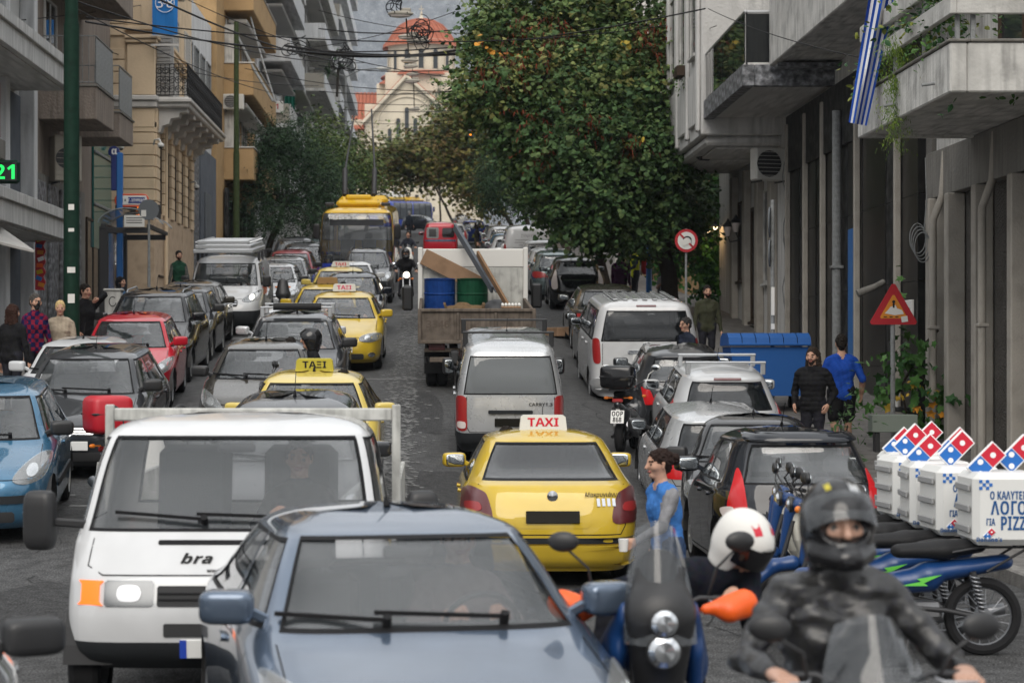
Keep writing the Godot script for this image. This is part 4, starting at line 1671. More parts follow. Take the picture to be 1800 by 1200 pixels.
# step-through delivery moped with a leg shield
func make_moped(label: String,where: Vector3,turn: float,shield: Material,side: Material,steer := 0.0,group := "") -> Node3D:
	var root := thing("delivery_moped",label,"moped",where,turn,group)
	bike_wheel(root,0.62,0.285,0.036,true)
	bike_wheel(root,-0.6,0.285,0.04,true)
	for s in [-1.0,1.0]:
		var f := MB.new()
		f.tube(PackedVector3Array([Vector3(s*0.075,0.28,0.63),Vector3(s*0.07,0.6,0.5),Vector3(s*0.05,0.86,0.42)]),0.018,8)
		part(f,"fork_leg",M.dark_metal,root)
		f = MB.new()
		f.tube(PackedVector3Array([Vector3(s*0.1,0.28,-0.6),Vector3(s*0.1,0.34,-0.3),Vector3(s*0.08,0.36,-0.05)]),0.02,6)
		f.cyl(Vector3(s*0.12,0.3,-0.57),Vector3(s*0.11,0.62,-0.5),0.02,0.024)
		part(f,"swing_arm",M.dark_metal,root)
	for s in [-1.0,1.0]:
		var c := MB.new()
		var p := PackedVector3Array()
		for i in 61:
			p.append(Vector3(s*0.14+cos(i*0.9)*0.032,lerpf(0.34,0.6,i/60.0),lerpf(-0.57,-0.5,i/60.0)+sin(i*0.9)*0.032))
		c.tube(p,0.006,5)
		part(c,"shock_absorber",M.steel,root)
	# leg shield: a curved apron down both sides of the steering head
	for s in [-1.0,1.0]:
		var a := MB.new()
		var prof := [[0.93,0.42,0.05],[0.82,0.44,0.13],[0.7,0.42,0.19],[0.55,0.36,0.21],[0.42,0.26,0.2],[0.34,0.1,0.17],[0.31,-0.04,0.13]]
		for i in prof.size() - 1:
			for j in 5:
				var q := []
				for e in [[i,j],[i,j+1],[i+1,j+1],[i+1,j]]:
					var t: float = e[1]/5.0
					var r: Array = prof[e[0]]
					q.append(Vector3(s*lerpf(0.015,r[2],t),r[0]+0.02*t,r[1] - 0.13*t*t))
				a.quad(q[0],q[1],q[2],q[3])
		part(a,"leg_shield",shield,root)
	blob(root,"steering_cover",side,[[Vector3(0,0.93,0.44),Vector3(0,0.6,0.5),0.05,0.035],[Vector3(-0.12,0.99,0.38),Vector3(0.12,0.99,0.38),0.05,0.05]],0.014)
	blob(root,"front_mudguard",side,[[Vector3(0,0.6,0.58),Vector3(0,0.58,0.72),0.06,0.05],[Vector3(0,0.58,0.72),Vector3(0,0.44,0.88),0.05,0.04]],0.016)
	round_lamp(root,Vector3(0,0.98,0.44),0.07,false)
	blob(root,"side_panel",side,[[Vector3(0,0.52,0.12),Vector3(0,0.56,-0.2),0.075,0.1,Vector3(1.2,1,1)],[Vector3(0,0.6,-0.2),Vector3(0,0.68,-0.75),0.1,0.07,Vector3(1.2,0.8,1)]],0.016)
	for s in [-1.0,1.0]:
		var dcl := MB.new()
		dcl.xf = Transform3D(Basis(Vector3.UP,PI/2*s),Vector3(s*0.135,0.55,-0.12))
		dcl.prism(PackedVector2Array([Vector2(-0.16,-0.03),Vector2(0.0,0.0),Vector2(-0.03,0.02),Vector2(0.15,0.05),Vector2(0.02,-0.01),Vector2(0.05,-0.03)]),-0.004,0.004)
		part(dcl,"decal",M.decal_green,root)
	blob(root,"seat",M.vinyl,[[Vector3(0,0.76,0.0),Vector3(0,0.77,-0.3),0.07,0.09,Vector3(1.3,0.75,1)],[Vector3(0,0.77,-0.3),Vector3(0,0.8,-0.55),0.09,0.075,Vector3(1.3,0.75,1)]],0.015)
	var e := MB.new()
	e.xf = Transform3D(Basis(Vector3(0,0,1),PI/2),Vector3(0,0.34,0.02))
	e.lathe([Vector2(0,-0.13),Vector2(0.08,-0.13),Vector2(0.1,-0.1),Vector2(0.1,0.1),Vector2(0.08,0.13),Vector2(0,0.13)],18)
	e.xf = Transform3D.IDENTITY
	e.box(Vector3(0,0.33,-0.16),Vector3(0.2,0.13,0.26),0.03)
	e.cyl(Vector3(0,0.36,0.05),Vector3(0,0.4,0.3),0.07,0.06)
	part(e,"engine",M.engine,root)
	var x := MB.new()
	x.tube(PackedVector3Array([Vector3(-0.1,0.3,0.2),Vector3(-0.15,0.22,0.0),Vector3(-0.16,0.25,-0.3)]),0.02,8)
	x.cyl(Vector3(-0.16,0.25,-0.3),Vector3(-0.17,0.32,-0.8),0.04,0.045)
	part(x,"exhaust",M.steel,root)
	var st := MB.new()
	st.tube(PackedVector3Array([Vector3(0.1,0.28,-0.05),Vector3(0.2,0.03,0.0)]),0.012,6)
	st.tube(PackedVector3Array([Vector3(-0.26,0.26,-0.02),Vector3(0.26,0.26,-0.02)]),0.012,6)
	part(st,"side_stand",M.dark_metal,root)
	handlebar(root,1.02,0.34,0.34,0.1)
	bike_mirrors(root,1.02,0.34,0.3,0.18)
	var rk := MB.new()
	for s in [-1.0,1.0]:
		rk.tube(PackedVector3Array([Vector3(s*0.12,0.76,-0.35),Vector3(s*0.14,0.8,-0.55),Vector3(s*0.14,0.8,-0.95)]),0.01,6)
		rk.tube(PackedVector3Array([Vector3(s*0.14,0.8,-0.9),Vector3(s*0.11,0.62,-0.6)]),0.01,6)
	rk.bar(Vector3(-0.14,0.8,-0.6),Vector3(0.14,0.8,-0.6),0.02,0.02); rk.bar(Vector3(-0.14,0.8,-0.9),Vector3(0.14,0.8,-0.9),0.02,0.02)
	part(rk,"rear_rack",M.dark_metal,root)
	for q in [[0.12,0.68,0.5,M.amber],[-0.12,0.68,0.5,M.amber]]:
		var i := MB.new()
		i.ball(Vector3(q[0]*1.6,0.96,0.4),Vector3(0.035,0.03,0.03),6)
		part(i,"indicator",q[3],root)
	return root

# pizza box bolted on the rack: shell,door,logo and slogan; the print faces +X of the moped
func pizza_box(root: Node3D,face := 1.0,words := true) -> void:
	var c := Vector3(0,1.08,-0.72)
	var b := MB.new()
	b.xf = Transform3D(Basis(),c)
	b.box(Vector3.ZERO,Vector3(0.5,0.52,0.5),0.045)
	var n := part(b,"delivery_box",M.box_white,root)
	var d := MB.new()
	d.xf = b.xf
	d.box(Vector3(0,0.0,-0.255),Vector3(0.44,0.46,0.02),0.01)
	part(d,"door",M.box_white,n)
	for i in 3:
		for s in [-1.0,1.0]:
			var r := MB.new()
			r.xf = b.xf
			r.box(Vector3(0.0,-0.15+0.15*i,s*0.268),Vector3(0.38,0.05,0.016),0.008)
			part(r,"rib",M.box_grey,n)
	for s in [-1.0,1.0]:
		var w := Transform3D(Basis(Vector3.UP,PI/2*s),c+Vector3(s*0.252,0,0))
		if words and s == face:
			write("Ο ΚΑΛΥΤΕΡΟΣ",0.06,M.blue_ink,n,w*Transform3D(Basis(),Vector3(0.03,0.1,0)),"lettering",true,0.62)
			write("ΛΟΓΟΣ",0.1,M.blue_ink,n,w*Transform3D(Basis(),Vector3(0.03,0.01,0)),"lettering",true,0.72)
			write("ΓΙΑ",0.05,M.blue_ink,n,w*Transform3D(Basis(),Vector3(-0.13,-0.09,0)),"lettering",true,0.62)
			write("PIZZA",0.1,M.blue_ink,n,w*Transform3D(Basis(),Vector3(0.06,-0.1,0)),"lettering",true,0.66)
			write("Domino's",0.03,M.blue_ink,n,w*Transform3D(Basis(),Vector3(-0.14,-0.215,0)),"lettering")
			domino(n,w*Transform3D(Basis(Vector3(0,0,1),-PI/4),Vector3(-0.14,-0.175,0.002)),0.04)
			var ch := MB.new()
			ch.xf = w
			for i in 4:
				for j in 3:
					if (i+j) % 2 == 0:
						ch.box(Vector3(-0.2+0.024*i,0.2 - 0.024*j,0),Vector3(0.023,0.023,0.004))
			part(ch,"check_print",M.logo_blue,n)

# the two-tile emblem: red square with one dot,blue square with two
func domino(parent: Node,t: Transform3D,size: float,deep := 0.008) -> void:
	var n := Node3D.new()
	n.name = "emblem"
	n.transform = t
	parent.add_child(n,true)
	var w := MB.new()
	w.box(Vector3(0,0,0),Vector3(size*1.16,size*2.16,deep),0.002)
	part(w,"emblem_back",M.white_ink,n)
	for q in [[1.0,M.logo_red],[-1.0,M.logo_blue]]:
		var b := MB.new()
		b.box(Vector3(0,q[0]*size*0.52,0),Vector3(size,size,deep+0.006),0.001)
		part(b,"emblem_tile",q[1],n)
	for p in [Vector2(0,0.52),Vector2(-0.24,-0.28),Vector2(0.24,-0.76)]:
		var d := MB.new()
		d.cyl(Vector3(p.x*size,p.y*size,-deep*0.5 - 0.005),Vector3(p.x*size,p.y*size,deep*0.5+0.005),size*0.17,-1,14)
		part(d,"emblem_dot",M.white_ink,n)

# generic motorcycle: style naked / scooter / adventure
func make_bike(label: String,where: Vector3,turn: float,o: Dictionary,called := "motorcycle",group := "") -> Node3D:
	var root := thing(called,label,"motorcycle",where,turn,group)
	var st: String = o.get("style","naked")
	var body: Material = o.get("paint",M.black_plastic)
	var small := st == "scooter"
	var r := 0.25 if small else 0.3
	bike_wheel(root,0.7 if not small else 0.66,r+(0.02 if st == "adventure" else 0.0),0.055,st == "adventure")
	bike_wheel(root,-0.66,r,0.065,st == "adventure")
	for s in [-1.0,1.0]:
		for q in [["fork_leg",Vector3(s*0.1,r,0.7),Vector3(s*0.1,0.95,0.42)],["swing_arm",Vector3(s*0.12,r,-0.66),Vector3(s*0.12,0.42,-0.1)]]:
			var f := MB.new()
			f.tube(PackedVector3Array([q[1],q[2]]),0.027,8)
			part(f,q[0],M.steel if o.get("steel_fork",false) else M.dark_metal,root)
	var mg := []
	for i in 5:
		var a0 := 0.3+i*0.4
		mg.append([Vector3(0,r+sin(a0)*(r+0.03),0.7+cos(a0)*(r+0.03)),Vector3(0,r+sin(a0+0.4)*(r+0.03),0.7+cos(a0+0.4)*(r+0.03)),0.035,0.035,Vector3(1.9,0.7,1)])
	blob(root,"front_mudguard",body,mg,0.018,0.02)
	if small:
		blob(root,"front_apron",body,[[Vector3(0,0.95,0.48),Vector3(0,0.62,0.56),0.12,0.17,Vector3(1.2,1,0.7)],[Vector3(0,0.6,0.5),Vector3(0,0.35,0.3),0.18,0.14,Vector3(1.2,1,0.6)]],0.018)
		blob(root,"tail_body",o.get("tail_paint",body),[[Vector3(0,0.55,0.05),Vector3(0,0.62,-0.6),0.16,0.14],[Vector3(0,0.62,-0.55),Vector3(0,0.74,-0.92),0.13,0.06],[Vector3(0,0.32,0.3),Vector3(0,0.32,-0.3),0.12,0.14]],0.02)
	else:
		blob(root,"fuel_tank",body,[[Vector3(0,0.88,0.28),Vector3(0,0.84,-0.02),0.14,0.11],[Vector3(0,0.72,0.2),Vector3(0,0.7,0.0),0.12,0.1]],0.018)
		blob(root,"tail_body",body,[[Vector3(0,0.72,-0.1),Vector3(0,0.86,-0.75),0.11,0.06],[Vector3(0,0.6,-0.05),Vector3(0,0.66,-0.4),0.1,0.08]],0.02)
	blob(root,"seat",M.vinyl,[[Vector3(0,0.82,-0.08),Vector3(0,0.82,-0.38),0.09,0.11,Vector3(1.2,0.7,1)],[Vector3(0,0.86,-0.4),Vector3(0,0.9,-0.72),0.11,0.08,Vector3(1.2,0.7,1)]],0.018)
	var e := MB.new()
	e.box(Vector3(0,0.42,0.08),Vector3(0.34,0.32,0.36),0.05)
	e.cyl(Vector3(-0.2,0.38,0.02),Vector3(0.2,0.38,0.02),0.11,-1,16)
	for i in 5:
		e.box(Vector3(0,0.56+0.025*i,0.2),Vector3(0.24,0.012,0.22),0.003)
	part(e,"engine",M.engine,root)
	var x := MB.new()
	x.tube(PackedVector3Array([Vector3(-0.06,0.5,0.3),Vector3(-0.12,0.28,0.32),Vector3(-0.16,0.24,0.0),Vector3(-0.17,0.3,-0.3)]),0.026,8)
	x.cyl(Vector3(-0.17,0.3,-0.3),Vector3(-0.18,0.45,-0.85),0.055,0.06)
	part(x,"exhaust",M.steel,root)
	var by: float = o.get("bar_y",1.06)
	handlebar(root,by,0.34,o.get("bar",0.38))
	if o.get("mirrors",true):
		bike_mirrors(root,by,0.34,o.get("bar",0.38)*0.85,o.get("reach",0.2),o.get("mirror_mat",null))
	if st == "naked":
		round_lamp(root,Vector3(0,0.95,0.56),0.1,o.get("lit",false))
	if o.has("box"):
		var bm: Vector3 = o.get("box_size",Vector3(0.5,0.34,0.42))
		var bx := MB.new()
		bx.pillow(Vector3(0,0.98+bm.y*0.5,-0.85),bm*0.52,0.35,10)
		var bn := part(bx,"top_box",o.box,root)
		var ld := MB.new()
		ld.box(Vector3(0,0.98+bm.y*0.52,-0.85),Vector3(bm.x+0.012,0.025,bm.z+0.012),0.01)
		part(ld,"lid_seam",M.black_plastic,bn)
		var rk := MB.new()
		rk.box(Vector3(0,0.96,-0.8),Vector3(0.25,0.03,0.4),0.01)
		part(rk,"rear_rack",M.dark_metal,root)
	for s in [-1.0,1.0]:
		for z in [0.5,-0.85]:
			var i := MB.new()
			i.tube(PackedVector3Array([Vector3(s*0.08,0.84,z),Vector3(s*0.17,0.84,z)]),0.008,5)
			i.ball(Vector3(s*0.18,0.84,z),Vector3(0.04,0.025,0.025),6)
			part(i,"indicator",M.amber,root)
	var tl := MB.new()
	tl.box(Vector3(0,0.8,-0.94),Vector3(0.16,0.06,0.04),0.015)
	part(tl,"tail_light",M.tail_red,root)
	var pl := MB.new()
	pl.xf = Transform3D(Basis(Vector3.RIGHT,0.3),Vector3(0,0.56,-0.95))
	pl.box(Vector3.ZERO,Vector3(0.2,0.2,0.008),0.003)
	pl.box(Vector3(0,0.12,0.05),Vector3(0.06,0.1,0.1),0.01)
	var pn := part(pl,"number_plate",M.plate,root)
	if o.has("plate"):
		for i in 2:
			write(o.plate[i],0.075,M.rubber,pn,pl.xf*Transform3D(Basis(Vector3.UP,PI),Vector3(0,0.045 - 0.09*i,-0.006)),"lettering",true,0.8)
	if o.has("screen"):
		var s: Array = o.screen # half width,y0,y1,z0,lean back
		var sc := MB.new()
		for i in 10:
			for j in 6:
				var q := []
				for ij in [[i,j],[i+1,j],[i+1,j+1],[i,j+1]]:
					var u: float = ij[0]/5.0 - 1.0
					var v: float = ij[1]/6.0
					var w: float = s[0]*(1.0 - 0.45*v*v)
					q.append(Vector3(u*w,lerpf(s[1],s[2],v) - 0.05*u*u*v,s[3] - s[4]*v - 0.12*u*u))
				sc.quad(q[0],q[1],q[2],q[3])
		part(sc,"windscreen",o.get("screen_mat",M.screen_tint),root)
	return root

# ---------------------------------------------------------------- ground,buildings
func slab(parent: Node,called: String,m: Material,x0: float,x1: float,y0: float,y1: float,d0: float,d1: float,bev := 0.015) -> MeshInstance3D:
	var b := MB.new()
	b.box(Vector3((x0+x1)*0.5,(y0+y1)*0.5,-(d0+d1)*0.5),Vector3(absf(x1 - x0),absf(y1 - y0),absf(d1 - d0)),bev)
	return part(b,called,m,parent)

# window in a wall that faces the street (out = +1 or -1 along X at the wall's face)
func street_window(parent: Node,x: float,out: float,y0: float,y1: float,d0: float,d1: float,frame: Material,pane: Material,bars := 1,shutter := false) -> void:
	var w := Node3D.new()
	w.name = "window"
	parent.add_child(w,true)
	slab(w,"pane",pane,x+out*0.006,x+out*0.02,y0+0.05,y1 - 0.05,d0+0.05,d1 - 0.05,0.0)
	for q in [[y0,y0+0.07,d0,d1],[y1 - 0.07,y1,d0,d1],[y0+0.07,y1 - 0.07,d0,d0+0.07],[y0+0.07,y1 - 0.07,d1 - 0.07,d1]]:
		slab(w,"frame",frame,x,x+out*0.06,q[0],q[1],q[2],q[3],0.008)
	for i in bars:
		var d := lerpf(d0,d1,(i+1.0)/(bars+1.0))
		slab(w,"mullion",frame,x+out*0.008,x+out*0.045,y0+0.07,y1 - 0.07,d - 0.03,d+0.03,0.006)
	slab(w,"sill",frame,x,x+out*0.12,y0 - 0.07,y0,d0 - 0.08,d1+0.08,0.01)
	if shutter:
		var c := int((y1 - y0)/0.11)
		for i in c:
			slab(w,"slat",M.shutter,x+out*0.022,x+out*0.042,y0+0.07+i*0.11,y0+0.16+i*0.11,d0+0.07,d1 - 0.07,0.004)

func railing(parent: Node,called: String,m: Material,pts: PackedVector3Array,high: float,gap: float,r := 0.012) -> Node3D:
	var n := Node3D.new()
	n.name = called
	parent.add_child(n,true)
	for i in pts.size() - 1:
		var a := pts[i]
		var b := pts[i+1]
		for y in [0.06,high]:
			var t := MB.new()
			t.bar(a+Vector3(0,y,0),b+Vector3(0,y,0),0.04,0.025,0.004)
			part(t,"rail",m,n)
		var c := maxi(1,int(a.distance_to(b)/gap))
		for j in c+1:
			var p := a.lerp(b,float(j)/c)
			var t := MB.new()
			t.cyl(p+Vector3(0,0.06,0),p+Vector3(0,high,0),r,-1,5,false)
			part(t,"baluster",m,n)
	return n

func air_conditioner(label: String,p: Vector3,turn: float,m: Material,size := Vector3(0.85,0.62,0.32)) -> void:
	var n := thing("air_conditioner",label,"air conditioner",p,turn)
	var b := MB.new()
	b.box(Vector3.ZERO,size,0.03)
	part(b,"casing",m,n)
	var c := MB.new()
	c.xf = Transform3D(Basis(Vector3.RIGHT,PI/2),Vector3(-size.x*0.12,0,size.z*0.5))
	var fr := minf(size.x*0.36,size.y*0.42)
	c.lathe([Vector2(0.0,0.006),Vector2(fr*0.95,0.006),Vector2(fr,0.012),Vector2(fr,-0.01)],20)
	part(c,"fan_grille",M.dark_metal,n)
	for i in 7:
		var l := MB.new()
		l.box(Vector3(-size.x*0.12,-size.y*0.36+i*size.y*0.12,size.z*0.5+0.012),Vector3(fr*1.9,0.012,0.008),0.003)
		part(l,"louvre",m,n)
	for s in [-1.0,1.0]:
		var k := MB.new()
		k.bar(Vector3(s*size.x*0.35,-size.y*0.5 - 0.02,size.z*0.5),Vector3(s*size.x*0.35,-size.y*0.5 - 0.02,-size.z*0.5 - 0.15),0.04,0.04,0.004)
		part(k,"bracket",M.dark_metal,n)

func make_ground() -> void:
	var strips := func(x0: float,x1: float,nx: int,lift: float,d0: float,d1: float,step: float) -> MB:
		var mb := MB.new()
		var d := d0
		while d < d1:
			var e := minf(d+step*(1.0 if d < 60.0 else 3.0),d1)
			for i in nx:
				var a := lerpf(x0,x1,float(i)/nx)
				var b := lerpf(x0,x1,float(i+1)/nx)
				mb.quad(Vector3(a,gy(a,d)+lift,-d),Vector3(b,gy(b,d)+lift,-d),Vector3(b,gy(b,e)+lift,-e),Vector3(a,gy(a,e)+lift,-e))
			d = e
		return mb
	ground(strips.call(-6.15,5.5,44,0.0,-14.0,420.0,0.6),"road",M.asphalt,"worn grey asphalt street climbing away between the buildings","road")
	ground(strips.call(-70.0,70.0,14,-0.35,-60.0,460.0,8.0),"ground",M.paving,"dull ground beneath the street and the buildings","ground")
	# pavements with kerbs
	for q in [[-6.15,-12.0,"left"],[5.5,12.0,"right"]]:
		var n := Node3D.new()
		n.name = numbered("pavement")
		add_child(n)
		tag(n,"grey paved %s with stone kerb under the %s" % [["footway","footpath"][0 if q[0] < 0 else 1],"cream building and grey balconies" if q[0] < 0 else "black marble shopfront and columns"],"pavement","","structure")
		part(strips.call(minf(q[0],q[1])+(0.17 if q[0] > 0 else 0.0),maxf(q[0],q[1]) - (0.17 if q[0] < 0 else 0.0),4,0.13,-14.0,420.0,1.5),"paving",M.paving,n)
		var s := signf(q[0])
		var d := 2.0
		while d < 120.0:
			var k := MB.new()
			var a := Vector3(q[0]+s*0.085,gy(q[0],d)+0.02,-d - 0.01)
			var b := Vector3(q[0]+s*0.085,gy(q[0],d+1.0)+0.02,-d - 0.99)
			k.bar(a,b,0.17,0.25,0.02)
			part(k,"kerb_stone",M.kerb,n)
			d += 1.0
		part(strips.call(minf(q[0],q[0]+s*0.17),maxf(q[0],q[0]+s*0.17),1,0.135,120.0,420.0,3.0),"far_kerb",M.kerb,n)
	# worn lane line: what is left of the paint between the two directions,and two pale joints across the street
	rng.seed = 12
	var w := MB.new()
	for i in 4200:
		var d := 17.0+62.0*rng.randf()*rng.randf()*1.3
		var x: float = [-0.68,-0.4][rng.randi() % 2]+rng.randfn(0,0.07)*(1.0 if rng.randf() < 0.7 else 3.0)
		var c := on_road(x,d,0.007)
		var r := rng.randf_range(0.01,0.055)
		var poly := []
		var e0 := rng.randf()*TAU
		for j in 6:
			var a := e0+TAU*j/6.0
			var rr := r*rng.randf_range(0.45,1.1)
			var px: float = c.x+cos(a)*rr*1.2
			var pd := d+sin(a)*rr*rng.randf_range(0.7,1.6)
			poly.append(on_road(px,pd,0.007))
		for j in 6:
			w.tri(c,poly[j],poly[(j+1) % 6])
	for q in [[23.7,0.06,-6.0,1.2],[24.5,0.045,-6.0,0.4],[39.0,0.07,-4.0,0.8],[58.0,0.08,-5.0,3.0]]:
		var x: float = q[2]
		while x < q[3]:
			var wide := rng.randf_range(0.06,0.3)
			if rng.randf() < 0.8:
				var dd: float = q[0]+rng.randfn(0,0.012)
				w.quad(on_road(x,dd - q[1],0.004),on_road(x+wide,dd - q[1]*rng.randf_range(0.6,1.0),0.004),on_road(x+wide,dd+q[1],0.004),on_road(x,dd+q[1]*rng.randf_range(0.5,1.0),0.004))
			x += wide
	for v in range(0,w.v.size()):
		w.n[v] = Vector3.UP
	var lm := part(w,"worn_road_paint",M.worn_paint,self)
	tag(lm,"worn pale paint and scuffs down the middle of the asphalt","road marking","","stuff")
	# repairs in darker asphalt
	var rp := MB.new()
	for e in [[0.4,26.0,0.9,2.2],[-0.2,34.0,0.5,3.0],[1.6,23.5,0.6,1.2],[-3.4,17.5,0.9,1.6],[0.2,46.0,0.8,3.5],[3.0,15.0,0.8,1.0],[-0.3,54.0,0.6,4.0],[-4.2,14.0,0.7,1.4]]:
		var c: Vector3 = on_road(e[0],e[1],0.004)
		var q := []
		for j in 14:
			var t := TAU*j/14.0
			var k := rng.randf_range(0.75,1.1)
			q.append(on_road(e[0]+cos(t)*e[2]*k,e[1]+sin(t)*e[3]*k,0.004))
		for j in 14:
			rp.tri(c,q[j],q[(j+1) % 14])
	for v in rp.v.size():
		rp.n[v] = Vector3.UP
	tag(part(rp,"road_patch",M.asphalt_patch,self),"darker repaired patches in the asphalt","road patch","","stuff")
	# patched and cracked places by the kerb
	var pa := MB.new()
	for i in 26:
		var left := rng.randf() < 0.6
		var d := rng.randf_range(11.0,48.0)
		var p := PackedVector3Array()
		var x := rng.randf_range(-6.0,-1.5) if left else rng.randf_range(1.8,5.2)
		for j in rng.randi_range(6,14):
			p.append(on_road(x,d,0.003))
			x += rng.randfn(0,0.1)
			d += rng.randf_range(0.05,0.3)
		for j in p.size() - 1:
			var a := Vector3(rng.randf_range(0.004,0.014),0,0)
			pa.quad(p[j] - a,p[j]+a,p[j+1]+a,p[j+1] - a)
	for v in pa.v.size():
		pa.n[v] = Vector3.UP
	tag(part(pa,"road_crack",mat("tar",Color(0.03,0.03,0.03),0.8),self),"thin dark cracks running through the asphalt","crack","","stuff")

func build_left() -> void:
	# grey house with white balconies
	var n := thing("apartment_house","grey rendered house with thick pale balcony slabs beside the dark green pole","building",Vector3.ZERO)
	slab(n,"wall",M.grey_wall,-14.0,-9.55,-0.5,17.0,30.0,47.8,0.02)
	for y in [4.75,8.2,11.75,15.3]:
		var b := Node3D.new()
		b.name = "balcony"
		n.add_child(b,true)
		slab(b,"slab",M.grey_wall,-9.6,-8.27,y,y+0.42,36.0,46.8,0.01)
		slab(b,"parapet",M.grey_wall,-9.6,-8.2,y+0.42,y+0.64,35.95,46.85,0.01)
		slab(b,"soffit",M.grey_wall,-9.55,-8.4,y - 0.03,y - 0.001,36.15,46.65,0.0)
	for d in [44.2,47.3]:
		slab(n,"pillar",M.pale_wall,-9.55,-9.2,0.5,16.0,d,d+0.4,0.02)
	slab(n,"recess_shade_panel",M.blue_grey_wall,-9.56,-9.5,2.3,8.1,44.7,47.2,0.0)  # flat panel before the wall; recess shade painted as a darker colour
	for y in [5.9,9.4]:
		street_window(n,-9.55,1.0,y,y+1.9,41.5,43.5,M.white_trim,M.room_shade_glass)
	# low red rail balcony at the picture's edge
	var rb := thing("small_balcony","small concrete balcony with rust red iron railing by the green cross","balcony",Vector3.ZERO)
	slab(rb,"slab",M.concrete,-9.5,-8.05,5.82,6.2,36.5,38.6,0.02)
	railing(rb,"red_railing",M.red_iron,PackedVector3Array([Vector3(-9.3,6.2,-36.6),Vector3(-8.15,6.2,-36.6),Vector3(-8.15,6.2,-38.5)]),1.05,0.14,0.016)
	for y in [6.5,6.85]:
		slab(rb,"plank",M.red_iron,-8.17,-8.12,y,y+0.14,36.7,38.4,0.01)
	# brown house
	n = thing("apartment_house","brown roughcast house with two stepped balconies and wire railings","building",Vector3.ZERO)
	slab(n,"wall",M.brown_render,-14.0,-9.7,0.5,17.5,48.0,61.6,0.02)
	var q := [[50.4,53.2,7.95,8.75,-8.28],[54.2,56.6,7.9,8.55,-8.28]]
	for e in q:
		var b := Node3D.new()
		b.name = "balcony"
		n.add_child(b,true)
		slab(b,"slab",M.brown_render,-9.75,e[4],e[2],e[3],e[0],e[1],0.015)
		slab(b,"coping",M.concrete,-9.75,e[4]+0.04,e[3]+0.002,e[3]+0.06,e[0] - 0.03,e[1]+0.03,0.01)
		slab(b,"mesh_panel",M.galvanised,e[4] - 0.05,e[4] - 0.02,e[3]+0.12,e[3]+1.2,e[0]+0.1,e[1] - 0.1,0.0)
		railing(b,"railing",M.galvanised,PackedVector3Array([Vector3(-9.6,e[3]+0.06,-e[0] - 0.05),Vector3(e[4] - 0.03,e[3]+0.06,-e[0] - 0.05),Vector3(e[4] - 0.03,e[3]+0.06,-e[1]+0.05)]),1.2,0.16,0.008)
	for y in [11.4,14.9]:
		var b := Node3D.new()
		b.name = "balcony"
		n.add_child(b,true)
		slab(b,"slab",M.brown_render,-9.75,-8.28,y,y+0.8,50.4,56.6,0.015)
	slab(n,"shop_front",M.concrete,-9.72,-9.6,2.6,6.6,49.0,56.5,0.0)
	street_window(n,-9.7,1.0,2.9,6.0,57.2,59.5,M.dark_frame,M.room_shade_glass,1)
	for d in [49.4,51.0,52.6,54.4]:
		slab(n,"marble_panel",M.vein_marble,-9.6,-9.52,2.6,6.4,d,d+1.1,0.02)
	slab(n,"teal_window",M.teal_glass,-9.69,-9.63,5.2,8.6,58.2,61.4,0.01)
	for y in [6.4,7.9]:
		slab(n,"window_rail",M.galvanised,-9.63,-9.58,y,y+0.08,58.2,61.4,0.01)
	street_window(n,-9.7,1.0,9.4,11.1,51.0,52.6,M.white_trim,M.room_shade_glass)
	air_conditioner("large dirty white air conditioner under the brown balcony",Vector3(-9.2,7.05,-51.3),0.5,M.ac_dirty,Vector3(0.7,1.15,0.5))
	# cream corner house
	n = thing("corner_house","cream neoclassical corner house with banded stonework and carved balcony","building",Vector3.ZERO)
	slab(n,"core_wall",M.cream_wall,-14.0,-8.5,2.0,19.0,62.06,72.2,0.0)
	slab(n,"plinth_block",M.cream_stone,-13.0,-9.35,3.5,6.45,61.98,62.05,0.012)
	slab(n,"plinth_block",M.cream_stone,-9.33,-8.42,3.5,6.45,61.98,62.05,0.012)
	for i in 3:
		slab(n,"plinth_block",M.cream_stone,-8.5,-8.42,3.9,6.5,62.1+i*3.4,65.4+i*3.4,0.012)
	var y := 6.47
	var i := 0
	while y < 9.0:
		slab(n,"stone_course",M.cream_wall,-13.0,-8.42,y,y+0.322,61.98,62.055,0.016)
		for d in [62.1,63.9,65.7,67.5,69.3,71.1]:
			slab(n,"pilaster_block",M.cream_wall,-8.49,-8.36,y,y+0.322,d,d+0.75,0.016)
		y += 0.345
		i += 1
	slab(n,"frieze",M.cream_wall,-13.0,-8.42,9.02,9.62,61.96,62.05,0.02)
	slab(n,"frieze",M.cream_wall,-8.5,-8.34,9.02,9.62,62.1,72.1,0.02)
	slab(n,"cornice",M.white_trim,-13.0,-8.34,9.62,9.82,61.86,62.05,0.03)
	slab(n,"cornice",M.white_trim,-13.0,-8.3,9.825,9.98,61.78,62.05,0.03)
	y = 10.0
	while y < 19.0:
		if absf(y - 11.5) < 0.25:
			y += 0.36
			continue
		slab(n,"stone_course",M.cream_wall,-13.0,-9.32,y,y+0.335,61.98,62.055,0.016)
		y += 0.362
	slab(n,"corner_pilaster",M.cream_wall,-9.25,-8.4,10.0,11.55,61.9,62.055,0.02)
	slab(n,"corner_pilaster",M.cream_wall,-9.25,-8.4,12.1,17.6,61.9,62.055,0.02)
	for e in [[11.57,11.68,0.05],[11.69,11.8,0.12],[11.95,12.08,0.06]]:
		slab(n,"moulding",M.cream_wall,-9.3,-8.36+e[2]*0.5,e[0],e[1],61.86 - e[2],62.05,0.02)
		slab(n,"moulding",M.cream_wall,-8.5,-8.4+e[2],e[0],e[1],62.06,72.1,0.02)
